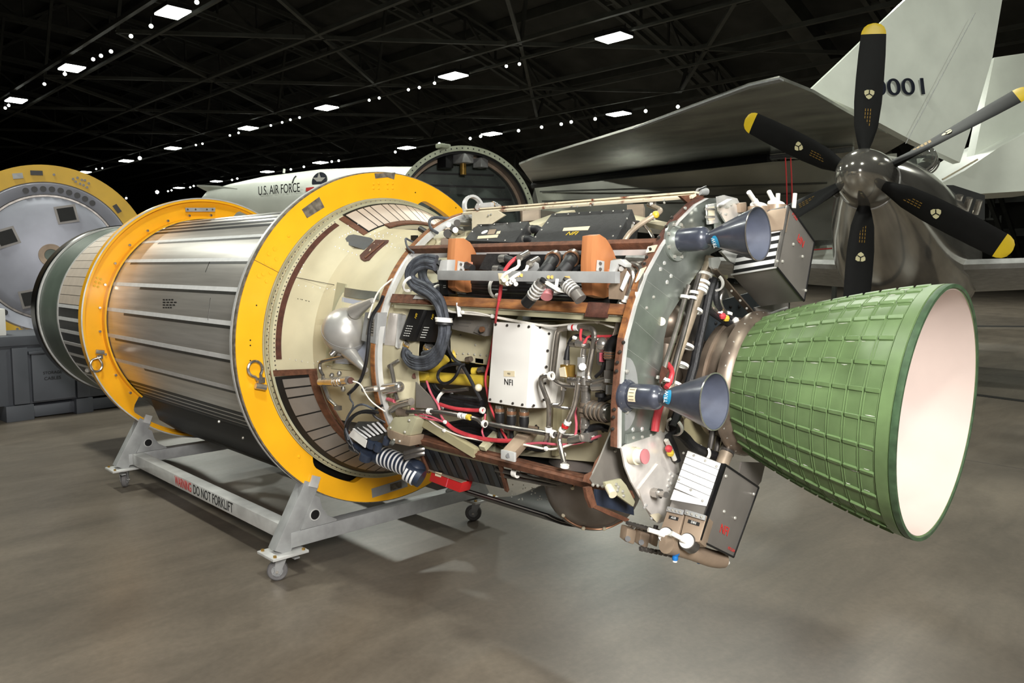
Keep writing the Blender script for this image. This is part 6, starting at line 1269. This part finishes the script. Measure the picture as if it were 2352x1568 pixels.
for k in range(9): p = dpt(156, 106 - k * 6.3, -.012); MB().cyl(p, p + dn_ * .008, 6.5 * S, n=16).build('round_hole', 'black_paint', dk)
for k in range(2): p = dpt(156, 232 - k * 9, -.012); MB().cyl(p, p + dn_ * .008, 7 * S, n=16).build('round_hole', 'black_paint', dk)
def dsq(px, py, w, h, rot, name, mt, par, lift=.03):
    c = onP(px, py, DC + dn_ * lift, dn_); a = dr * math.cos(rot) + du * math.sin(rot); b = du * math.cos(rot) - dr * math.sin(rot)
    return MB().extr([c + a * (i * w * S) + b * (j * h * S) for i, j in ((-1, -1), (1, -1), (1, 1), (-1, 1))], dn_ * .012).build(name, mt, par)
for (x, y) in ((153, 492), (15, 545), (72, 685)):
    f_ = dsq(x, y, 22, 20, .2 if y != 545 else .35, 'hatch_frame', 'box_dark', dk, .015); dsq(x, y, 17, 15, .2 if y != 545 else .35, 'hatch', 'matte_dark', dk, .03)
p = onP(118, 586, DC + dn_ * .03, dn_); hb_ = MB().lathe([(0, 12 * S), (.02, 14 * S), (.025, 25 * S), (0, 26 * S)], p, dn_, 40).build('hub_ring', 'tan_metal', dk); MB().cyl(p, p + dn_ * .012, 14 * S, n=30).build('hub', 'green_grey', dk)
dsq(84, 397, 12, 5, .03, 'data_plate', 'black_paint', ry, .001); dsq(41, 404, 10, 6, .15, 'data_plate', 'galv', ry, .001); dsq(269, 479, 10, 5, -1.0, 'data_plate', 'black_paint', ry, .001)
for (a, b) in ((124, 401), (168, 411), (178, 408), (188, 413), (195, 414), (174, 417), (184, 422), (192, 425), (204, 421), (200, 430), (40, 755), (50, 752), (56, 756), (68, 760), (36, 762)): p = onP(a, b, DC, dn_); MB().cyl(p, p + dn_ * .008, .016, n=8).build('bolt', 'box_dark', ry)
for s_ in (-1, 1): q_ = dpt(200, 270 + s_ * 38, -.06); MB().bar((q_.x, q_.y, 0), q_, .16, .1, dn_).build('ring_foot', 'yellow_dull', sat)
# ---- grey storage container under it
A = onZ(36, 968, 0); B = onZ(184, 949, 0); cdv = (B - A).normalized(); cn2 = V((-cdv.y, cdv.x, 0)); cn2 = cn2 if cn2.dot(CAM - A) < 0 else -cn2   # cn2 points away from the camera
def cp(px, py, off=0.0): return onP(px, py, A + cn2 * off, cn2)
con = thing('storage_container', (A.x, A.y, 0), 'grey painted steel container stencilled storage cables, below the grey disc', 'container')
zt = cp(60, 771).z
x0 = -3.0; x1 = 2.6
zb_ = cp(78, 927).z
def cbx(u0, u1, v0, v1, w0, w1, name, mt, par, bev=.006):
    return MB().extr([A + cdv * u0 + cn2 * v0 + UP * w0, A + cdv * u1 + cn2 * v0 + UP * w0, A + cdv * u1 + cn2 * v1 + UP * w0, A + cdv * u0 + cn2 * v1 + UP * w0], UP * (w1 - w0)).build(name, mt, par, bev)
bod = cbx(x0, x1, .04, .9, zb_, zt - .03, 'body', 'container', con)
cbx(x0 - .02, x1 + .02, .0, .94, zt - .10, zt, 'rim_beam', 'container', con)
def uof(px, py): return (cp(px, py) - A).dot(cdv)
pd_ = cbx(uof(75, 870), uof(172, 870), .0, .05, zb_ + .02, cp(100, 812).z, 'cable_door', 'container', con); 
cbx(uof(68, 870), uof(108, 870), -.02, .05, cp(90, 812).z, cp(90, 812).z + .03, 'door_lip', 'container', con)
for (a, b) in ((30, 66), (176, 205)): cbx(uof(a, 870), uof(b, 870), -.01, .05, zb_ + .01, zt - .12, 'stiffener', 'container', con)
for (a, b) in ((14, 78), (176, 214)): cbx(uof(a, 950), uof(b, 940), -.01, .5, 0.0, zb_ - .0, 'skid_foot', 'container', con)
for (a, b) in ((14, 78), (176, 214)): cbx(uof(a, 950), uof(b, 940), 0.6, 0.9, 0.0, zb_ - .0, 'skid_foot', 'container', con)
cbx(uof(78, 930), uof(300, 920), .05, .25, zb_ - .16, zb_ - .02, 'skid_rail', 'container', con, .04)
p1, p2 = cp(99, 855), cp(142, 853)
for tx_, py in (('STORAGE', 855), ('CABLES', 868)):
    c = (cp(99, py) + cp(142, py)) / 2 - cn2 * .0; c = c - cn2 * .004
    t = text(tx_, 'lettering', 'black_print', con, c, cdv, UP, .075, .001); bpy.context.view_layer.update()
    w_ = max(t.dimensions.x, t.dimensions.y * .5); k_ = (cp(142, py) - cp(99, py)).length * (1 if tx_ == 'STORAGE' else .88); t.scale = (k_ / (V(t.dimensions).xy.length + 1e-6),) * 3
cbx(uof(0, 735) - .5, uof(28, 735), .2, .8, zt, cp(10, 708, .3).z, 'white_case', 'white_paint', None).__setitem__('label', 'white case with chamfered corner on the grey container at left edge')
bpy.data.objects['white_case']['category'] = 'case'
# ---- white aircraft lettered U.S. AIR FORCE behind the rings
ac = thing('white_jet', atD(690, 470, 31) * 1.0, 'white jet fuselage lettered US AIR FORCE behind the yellow rings', 'aircraft')
ORI[ac.name] = V((atD(690, 470, 31).x, atD(690, 470, 31).y, 0)); ac.location = ORI[ac.name]
a0_, a1_ = atD(470, 470, 33), atD(1150, 462, 28); axd = (a1_ - a0_).normalized(); LL = (a1_ - a0_).length
fus = MB().lathe([(0, .0), (.1, .45), (.5, .72), (1.6, .95), (3.4, 1.22), (6, 1.42), (9, 1.45), (LL, 1.3), (LL, 0)], a0_ + UP * -.1, axd, 40).build('fuselage', 'air_white', ac)
def acp(px, py): return onP(px, py, a0_ - C_F * 1.25, C_F)
fr_ = (axd.cross(UP)).normalized(); fr_ = fr_ if fr_.dot(CAM - a0_) > 0 else -fr_
def on_fus(px, py):
    d = ray(px, py)
    for i in range(900):
        q = CAM + d * (22 + i * .02); h_ = (q - a0_).dot(axd); rr_ = (q - (a0_ + UP * -.1) - axd * h_).length
        pr_ = [(0, .0), (.1, .45), (.5, .72), (1.6, .95), (3.4, 1.22), (6, 1.42), (9, 1.45), (LL, 1.3)]
        for (h0, r0), (h1, r1) in zip(pr_, pr_[1:]):
            if h0 <= h_ <= h1 and rr_ <= r0 + (r1 - r0) * (h_ - h0) / (h1 - h0): return q
    return atD(px, py, 31)
xs_ = (600, 611, 621, 630, 641, 650, 660, 673, 683, 693)
c0 = on_fus(646, 439); nrm = (c0 - (a0_ + axd * (c0 - a0_).dot(axd))).normalized()
w0_ = (on_fus(694, 436) - on_fus(599, 443)); tt = text('U.S. AIR FORCE', 'lettering', 'black_print', ac, c0 + nrm * .16, w0_, UP, .75, .01)
bpy.context.view_layer.update(); ln_ = (V(tt.dimensions)).xy.length; tt.data.transform(Matrix.Identity(4))
sc_ = w0_.length / max(ln_, .01); tt.scale = (sc_, sc_, .66)
MB().extr([on_fus(a, b) + nrm * .02 for a, b in ((704, 432), (722, 430), (722, 438), (704, 440))], nrm * .02).build('red_bar', 'red_print', ac)
p = on_fus(735, 415); MB().cyl(p, p + nrm * .05, .33, n=24).build('roundel', 'air_navy', ac)
MB().extr([p + nrm * .055 + (axd * math.sin(k * .628) + UP * math.cos(k * .628)) * (.3 if k % 2 == 0 else .12) for k in range(10)], nrm * .01).build('roundel_star', 'white_paint', ac)
MB().tube([on_fus(673, 420) + nrm * .03, on_fus(676, 410) + nrm * .03, on_fus(681, 405) + nrm * .03], .03, 6).build('panel_mark', 'black_print', ac)
MB().extr([atD(452, 428, 33), atD(500, 430, 32), atD(545, 437, 31.2), atD(590, 447, 31.2), atD(560, 452, 31.6), atD(478, 441, 33)], UP * .07).build('tailplane', 'air_white', ac)
MB().extr([atD(553, 424, 31.3), atD(592, 455, 31), atD(578, 460, 31.2)], C_F * .12).build('strake', 'air_white', ac)
MB().cyl(atD(652, 397, 31.5), atD(653, 388, 31.5), .05, n=8).build('antenna', 'air_white', ac)
for (a, h_) in ((4.5, 1), (11, 1)):
    q = a0_ + axd * a; lg = MB().cyl(V((q.x, q.y, .35)), V((q.x, q.y, q.z - .8)), .09, n=10).build('gear_leg', 'galv', ac); MB().lathe([(-.12, .1), (-.12, .35), (.12, .35), (.12, .1)], (q.x, q.y, .35), fr_, 24, True).build('wheel', 'black_rubber', ac)
# ---- open dark shroud ring
SC0 = atD(1068, 505, 12); sb = (FH * .97 - RH * .25).normalized(); RS = 167 * 12 / FPX
shd = thing('payload_shroud', (SC0.x, SC0.y, 0), 'open dark cylindrical shroud with pale drilled rim behind the yellow ring', 'shroud')
sk_ = MB().lathe([(0, RS * .90), (0, RS * .985), (2.2, RS * .985), (2.2, RS * .9)], SC0, sb, 96, True).build('shell', 'black_gloss', shd)
rm_ = MB().lathe([(-.03, RS * .93), (-.03, RS), (.05, RS), (.05, RS * .93)], SC0, sb, 96, True).build('rim', 'shroud_rim', shd)
MB().lathe([(.25, RS * .86), (.25, RS * .90), (.30, RS * .90), (.30, RS * .86)], SC0, sb, 96, True).build('inner_frame', 'tan_metal', shd)
sr_ = sb.cross(UP).normalized(); sr_ = sr_ if sr_.dot(RH) > 0 else -sr_; su_ = sr_.cross(sb); su_ = su_ if su_.z > 0 else -su_
for k in range(40):
    a = R_(k * 4.6 + 5); p = SC0 + (sr_ * math.cos(a) + su_ * math.sin(a)) * RS * .965 - sb * .031; MB().cyl(p, p - sb * .003, .011, n=8).build('rim_hole', 'black_paint', rm_)
bk = MB().cyl(SC0 + sb * .6, SC0 + sb * .63, RS * .9, n=60).build('back_panel', 'shroud', shd)
for k in range(8):
    z_ = .85 - k * .17; w_ = math.sqrt(max(.05, .86 ** 2 - z_ ** 2)) * RS; p = SC0 + sb * .59 + su_ * z_ * RS; MB().bar(p - sr_ * w_, p + sr_ * w_, .03, .025, sb).build('panel_rib', 'black_paint', bk)
dm = MB().lathe([(.58, RS * .52), (.5, RS * .40), (.42, RS * .2), (.4, 0)], SC0 - su_ * .12 * RS, sb, 48).build('inner_dome', 'shroud', bk)
for k in range(5): p = SC0 + sb * .45 - su_ * (.0 + .12 * k) * RS; MB().bar(p - sr_ * .3 * RS + su_ * -.15 * RS, p + su_ * .1 * RS, .025, .02, sb).build('dome_rib', 'black_paint', bk)
mb = MB(); rr = random.Random(9)
for i in range(90):
    a = rr.uniform(0, math.pi); r = rr.uniform(.1, .85) * RS; mb.sphere(SC0 + sb * .585 + (sr_ * math.cos(a) + su_ * math.sin(a)) * r, .010, 5)
tag(mb.build('panel_rivets', 'rivet', bk), kind='stuff')
pj = SC0 + su_ * RS * .84 - sb * -.15
MB().box(pj, (.28, .2, .14)).build('latch_unit', 'galv', shd, .02); MB().cyl(pj - UP * .05, pj - UP * .24, .05, n=12).build('latch_hook', 'brass', shd); MB().box(pj + sr_ * -.28 - UP * .05, (.2, .15, .2)).build('latch_box', 'black_paint', shd); MB().box(pj + sr_ * .28 - UP * .05, (.18, .15, .14)).build('latch_box', 'galv', shd)
MB().box(SC0 - sr_ * RS * .3 + su_ * RS * .98, (.14, .2, .07)).build('rim_block', 'shroud_rim', shd, .02)
for h_ in (.3, 1.9):
    for s_ in (-1, 1): c = SC0 + sb * h_ + sr_ * s_ * .7; MB().bar((c.x, c.y, 0), (c.x, c.y, SC0.z - RS * .72), .1, .1, (1, 0, 0)).build('cradle_leg', 'steel_dark', shd)
# ---- big bomber: wing underside, engine duct, twin white fins
bom = thing('delta_bomber', (onZ(1700, 300, 5.6).x, onZ(1700, 300, 5.6).y, 0), 'huge pale delta wing bomber with white tail fins numbered 0001 behind everything', 'aircraft')
wpl = [(1192, 378), (1230, 363), (1480, 287), (1720, 198), (1790, 182), (1868, 213), (1945, 258), (2020, 298), (2080, 325), (2000, 372), (1770, 363), (1225, 424)]
wing = MB().extr([onZ(a, b, 5.6) for a, b in wpl], (0, 0, .07)).build('wing', 'wing_grey', bom)
MB().extr([onZ(a, b, 5.58) for a, b in ((1455, 296), (1720, 198), (1790, 182), (1800, 187), (1722, 204), (1460, 298))], (0, 0, .04)).build('leading_edge', 'galv', wing)
MB().tube([onZ(1225, 426, 5.45), onZ(1500, 394, 5.45), onZ(1766, 364, 5.45)], .16, 8, 0).build('hinge_gap', 'matte_dark', wing)
MB().tube([onZ(1766, 362, 5.5), onZ(1860, 352, 5.5), onZ(1960, 342, 5.5)], .09, 10, 0).build('actuator_fairing', 'galv', wing)
dq = [(1228, 432), (1500, 402), (1768, 372), (2060, 352), (2060, 420), (1960, 470), (1940, 548), (1868, 552), (1700, 530), (1400, 500), (1240, 482)]
duct = MB().extr([atD(a, b, 25 + (1700 - a) * .008) for a, b in dq], FH * 6).build('engine_duct', 'wing_grey', bom)
for (a, b, c, d_) in ((1245, 462, 1960, 440), (1240, 440, 1900, 420)): MB().bar(atD(a, b, 24.9 + (1700 - a) * .008), atD(c, d_, 24.9 + (1700 - c) * .008), .03, .05, UP).build('panel_seam', 'steel_dark', duct)
for x_ in (1804, 1816): MB().tube([atD(x_, 362, 19), atD(x_ + 3, 420, 19), atD(x_ + 4, 500, 19)], .016, 6, 1).build('red_streamer', 'red', bom)
fin = [(1862, 206), (1930, 142), (2010, 65), (2100, -20), (2150, -70), (2330, -110), (2302, 0), (2280, 130), (2245, 250), (2205, 373), (2100, 325), (1960, 250)]
f1 = MB().extr([atD(a, b, 20 + (a - 1862) * .004) for a, b in fin], FH * .35).build('tail_fin', 'air_white', bom)
MB().bar(atD(2080, 330, 20.6), atD(2240, 30, 21.2), .01, .03, FH).build('hinge_line', 'galv', f1)
fp_ = [atD(q[0], q[1], 20 + (q[0] - 1862) * .004) for q in (fin[0], fin[9], fin[6])]; fn_ = (fp_[1] - fp_[0]).cross(fp_[2] - fp_[0]).normalized(); fn_ = fn_ if fn_.dot(CAM - fp_[0]) > 0 else -fn_
tx0, tx1 = onP(2008, 207, fp_[0] + fn_ * .05, fn_), onP(2130, 196, fp_[0] + fn_ * .05, fn_)
tn = text('0001', 'lettering', 'air_navy', bom, (tx0 + tx1) / 2, tx1 - tx0, UP, .62, .01); bpy.context.view_layer.update()
k_ = (tx1 - tx0).length / max(V(tn.dimensions).xy.length, .01); tn.scale = (k_, k_, 1.0)
fin2 = [(2284, 132), (2380, 118), (2480, 120), (2480, 300), (2352, 310), (2300, 340), (2235, 372)]
MB().extr([atD(a, b, 23) for a, b in fin2], FH * .4).build('tail_fin', 'air_white', bom)
aft = [(2140, 432), (2215, 392), (2300, 335), (2365, 300), (2480, 290), (2480, 430), (2330, 440), (2200, 448)]
MB().extr([atD(a, b, 22) for a, b in aft], FH * 3).build('aft_body', 'air_white', bom)
MB().bar(atD(2165, 412, 21.9), atD(2245, 366, 21.9), .05, .06, FH).build('brace_rod', 'cream_paint', bom)
for (a, b, t_) in ((1300, 520, 30), (1450, 540, 26), (1620, 560, 30)):
    p = atD(a, b, t_ + 1.2); MB().cyl((p.x, p.y, 0.5), (p.x, p.y, 4.2), .22, n=12).build('gear_leg', 'galv', bom); MB().lathe([(-.25, .15), (-.25, .5), (.25, .5), (.25, .15)], (p.x, p.y, .5), RH, 28, True).build('wheel', 'black_rubber', bom)
# ---- polished propeller fighter
T0 = 9.6; td = (FH * math.cos(R_(37)) + RH * math.sin(R_(37)) + UP * -.15).normalized()
tip = atD(1963, 382, T0 - .35)
pr_r = td.cross(UP).normalized(); pr_r = pr_r if pr_r.dot(RH) > 0 else -pr_r; pr_u = pr_r.cross(td); pr_u = pr_u if pr_u.z > 0 else -pr_u
ftr = thing('propeller_fighter', (tip.x, tip.y, 0), 'polished silver propeller aircraft with six black yellow-tipped blades', 'aircraft')
spn = MB().lathe([(0, 0), (.02, .09), (.08, .18), (.18, .255), (.32, .31), (.5, .345), (.70, .362), (.74, .36)], tip, td, 56).build('spinner', 'polished', ftr)
MB().lathe([(.74, .3), (.74, .368), (.78, .368), (.78, .3)], tip, td, 56, True).build('spinner_band', 'alu', spn)
def loft(st, name, mt, par, n=40):
    m = MB(); vs = []; fs = []
    for (s_, dx_, dz_, rx_, rz_, pw_) in st:
        c = tip + td * s_ + pr_r * dx_ + pr_u * dz_
        for i in range(n):
            a = 2 * math.pi * i / n; ca, sa = math.cos(a), math.sin(a); e = 2 / pw_
            vs.append(c + pr_r * rx_ * math.copysign(abs(ca) ** e, ca) + pr_u * rz_ * math.copysign(abs(sa) ** e, sa))
    for j in range(len(st) - 1):
        for i in range(n): fs.append((j * n + i, j * n + (i + 1) % n, (j + 1) * n + (i + 1) % n, (j + 1) * n + i))
    fs.append(tuple(range(n))); fs.append(tuple((len(st) - 1) * n + i for i in range(n)))
    return m.add(vs, fs).build(name, mt, par)
fsl = loft([(.78, 0, 0, .36, .36, 2), (1.0, 0, -.05, .44, .47, 2), (1.5, .0, -.22, .62, .75, 2.1), (2.2, 0, -.36, .78, .98, 2.2), (3.4, 0, -.44, .92, 1.12, 2.2), (5, 0, -.40, .88, 1.05, 2.1), (7, 0, -.1, .6, .8, 2), (8.5, 0, .2, .3, .4, 2)], 'fuselage', 'polished', ftr)
MB().sphere(tip + td * 1.35 + pr_r * -.10 - pr_u * .55, .085, 12).build('gun_port', 'black_paint', fsl)
for (a, b, t_) in ((2003, 512, 10.4), (2014, 590, 10.6), (1922, 446, 10.2)): p = atD(a, b, t_ - .15); MB().cyl(p, p - td * .12, .045, n=14).build('gun_port', 'dark_pipe', fsl)
def blade(ang, off, pitch, idx):
    a = R_(ang); rd = (pr_r * math.cos(a) + pr_u * math.sin(a)).normalized(); tg = td.cross(rd).normalized()
    c0 = tip + td * off; vs = []; st = [(.30, .06, .06), (.42, .10, .05), (.6, .145, .035), (.9, .165, .024), (1.2, .165, .018), (1.5, .158, .013), (1.76, .145, .010)]; N = 10
    m = MB(); ti = MB()
    def sec(r, w, th):
        p_ = pitch * (1.25 - .35 * r); cd_ = tg * math.cos(p_) + td * math.sin(p_); nd_ = td * math.cos(p_) - tg * math.sin(p_)
        return [c0 + rd * r + cd_ * (w * math.cos(2 * math.pi * i / N)) + nd_ * (th * math.sin(2 * math.pi * i / N)) for i in range(N)], cd_, nd_
    def skin(mm, secs):
        vs = []; fs = []
        for q in secs: vs += q
        for j in range(len(secs) - 1):
            for i in range(N): fs.append((j * N + i, j * N + (i + 1) % N, (j + 1) * N + (i + 1) % N, (j + 1) * N + i))
        fs.append(tuple(range(N))); fs.append(tuple((len(secs) - 1) * N + i for i in range(N))); mm.add(vs, fs)
    skin(m, [sec(*q)[0] for q in st]); bl = m.build('propeller_blade', 'prop_black', ftr)
    skin(ti, [sec(*q)[0] for q in ((1.76, .145, .010), (1.80, .138, .009), (1.85, .115, .008), (1.885, .075, .006), (1.90, .02, .004))]); ti.build('yellow_tip', 'prop_tip', bl)
    s_, cd_, nd_ = sec(.98, .165, .022); fc = nd_ if nd_.dot(CAM - c0) > 0 else -nd_; lc = c0 + rd * 1.0 + fc * .024
    lg = MB().extr([lc + (rd * (-.062 * math.cos(k * 2.0944)) + cd_ * (.062 * math.sin(k * 2.0944))) for k in range(3) for _ in (0,)], fc * .002).build('triangle_emblem', 'decal_cream', bl)
    m2 = MB(); P = []
    for k in range(12): rr_ = .058 + .010 * math.cos(3 * k * .5236); P.append(lc + fc * .0005 + (rd * (-rr_ * math.cos(k * .5236)) + cd_ * (rr_ * math.sin(k * .5236))))
    m2.extr(P, fc * .002).build('emblem_field', 'decal_cream', bl)
    for k in range(3): d_ = rd * (-math.cos(k * 2.0944 + 1.047)) + cd_ * math.sin(k * 2.0944 + 1.047); MB().bar(lc + fc * .004, lc + fc * .004 + d_ * .046, .012, .002, fc).build('emblem_arm', 'prop_black', bl)
    for j in range(3):
        for k in range(5): p = c0 + rd * (.60 + .045 * k) + fc * .032 + cd_ * (-.03 + .03 * j); MB().bar(p, p + rd * .032, .010, .001, fc).build('stencil_mark', 'brass', bl)
for k, (a, off, pt_) in enumerate(((90, .38, .55), (208, .38, .55), (329, .38, .55), (29, .62, -1.0), (150, .62, -.55), (270, .62, -.55))): blade(a, off, pt_, k)
# canopy, exhaust bay, wings, gear
cc = atD(2118, 366, 11.6)
cyb = MB().sphere(cc, .21, 24, (1.0, 1.2, 1.0)).build('canopy', 'glass', ftr)
for a in (-.5, .1, .6): MB().lathe([(-.012, .2), (-.012, .22), (.012, .22), (.012, .2)], cc + td * a * .25, td, 32, True, 0, 180, pr_r).build('canopy_frame', 'steel', cyb)
MB().extr([atD(2062, 388, 11.1), atD(2100, 398, 11.0), atD(2072, 362, 11.2)], td * .3).build('windshield', 'glass', cyb)
MB().sphere(cc + td * .05 - UP * .1, .1, 14).build('cockpit_seat', 'black_paint', cyb)
xb_ = MB().extr([atD(a, b, 11.8) for a, b in ((2140, 425), (2190, 425), (2262, 448), (2262, 505), (2240, 500), (2180, 470))], FH * .5).build('exhaust_bay', 'matte_dark', ftr)
for k in range(3): MB().cyl(atD(2196 + 22 * k, 475 + 8 * k, 11.6), atD(2206 + 22 * k, 448 + 6 * k, 11.5), .05, n=12).build('exhaust_stack', 'steel_pipe', xb_)
for s_ in (1, -1):
    r0 = tip + td * 3.0 + pr_r * (.6 * s_) - pr_u * .72; r1 = r0 + pr_r * (5.5 * s_) + td * .35 + UP * .25
    m = MB(); pts = []
    for c, ch, th in ((r0, 2.6, .20), (r1, 1.4, .11)): pts.append([c + td * (ch * (.5 - .5 * math.cos(math.pi * i / 10))) + UP * (th * (1.4 * math.sqrt(max(0, 1 - i / 10)) * (i / 10) ** .5 + .0)) for i in range(11)] + [c + td * (ch * (.5 - .5 * math.cos(math.pi * i / 10))) - UP * (th * (1.1 * math.sqrt(max(0, 1 - i / 10)) * (i / 10) ** .5)) for i in range(9, 0, -1)])
    n_p = len(pts[0]); m.add(pts[0] + pts[1], [(i, (i + 1) % n_p, n_p + (i + 1) % n_p, n_p + i) for i in range(n_p)] + [tuple(range(n_p)), tuple(range(n_p, 2 * n_p))]); m.build('wing', 'alu', ftr)
    g = r0 + pr_r * (3.0 * s_) + td * .9; MB().cyl((g.x, g.y, .35), (g.x, g.y, g.z), .07, n=12).build('gear_leg', 'galv', ftr); MB().lathe([(-.11, .1), (-.11, .36), (.11, .36), (.11, .1)], (g.x, g.y, .36), pr_r, 28, True).build('wheel', 'black_rubber', ftr)
# ---- more exhibits glimpsed between the boxes and the propeller
msl = thing('red_banded_missile', (atD(1880, 600, 24).x, atD(1880, 600, 24).y, 0), 'white missile with red band glimpsed left of the lowest propeller blade', 'missile')
q0, q1 = atD(1760, 600, 25), atD(1975, 588, 24); md = (q1 - q0).normalized()
mbody = MB().lathe([(0, .0), (.2, .3), (.8, .40), ((q1 - q0).length, .40), ((q1 - q0).length, 0)], q0, md, 28).build('body', 'air_white', msl)
a_, b_ = atD(1866, 574, 23.6), atD(1916, 570, 23.5); MB().bar(a_, b_, .03, .16, C_F).build('red_band', 'red', msl)
MB().extr([atD(1700, 552, 25), atD(1970, 534, 24.4), atD(1970, 560, 24.4), atD(1700, 578, 25)], FH * .5).build('fin', 'galv', msl)
for k in (.25, .75): c = q0.lerp(q1, k); MB().bar((c.x, c.y, 0), (c.x, c.y, c.z - .35), .12, .12, (1, 0, 0)).build('stand_leg', 'steel_dark', msl)
# ---- black floor lines
for (q0, q1, w_, lb) in (((2245, 907), (2352, 921), .17, 'wide black line across the floor right of the nozzle'), ((2245, 749), (2352, 749.5), .5, 'narrow far black line across the floor right of the nozzle')):
    a_, b_ = onZ(*q0, 0), onZ(*q1, 0); d_ = (b_ - a_).normalized(); n_ = V((-d_.y, d_.x, 0)) * (w_ / 2); a_ = a_ - d_ * 4; b_ = b_ + d_ * 9
    tag(MB().extr([a_ - n_, b_ - n_, b_ + n_, a_ + n_], (0, 0, .003)).build('floor_tape', 'black_paint'), lb, 'floor line')
# ================================================================== keep the tree at thing > part > sub-part
def depth(o):
    d = 0
    while o.parent: o = o.parent; d += 1
    return d
bpy.context.view_layer.update()
for o in list(bpy.data.objects):
    while depth(o) > 2:
        par = o.parent; o.matrix_basis = par.matrix_basis @ o.matrix_basis; o.parent = par.parent
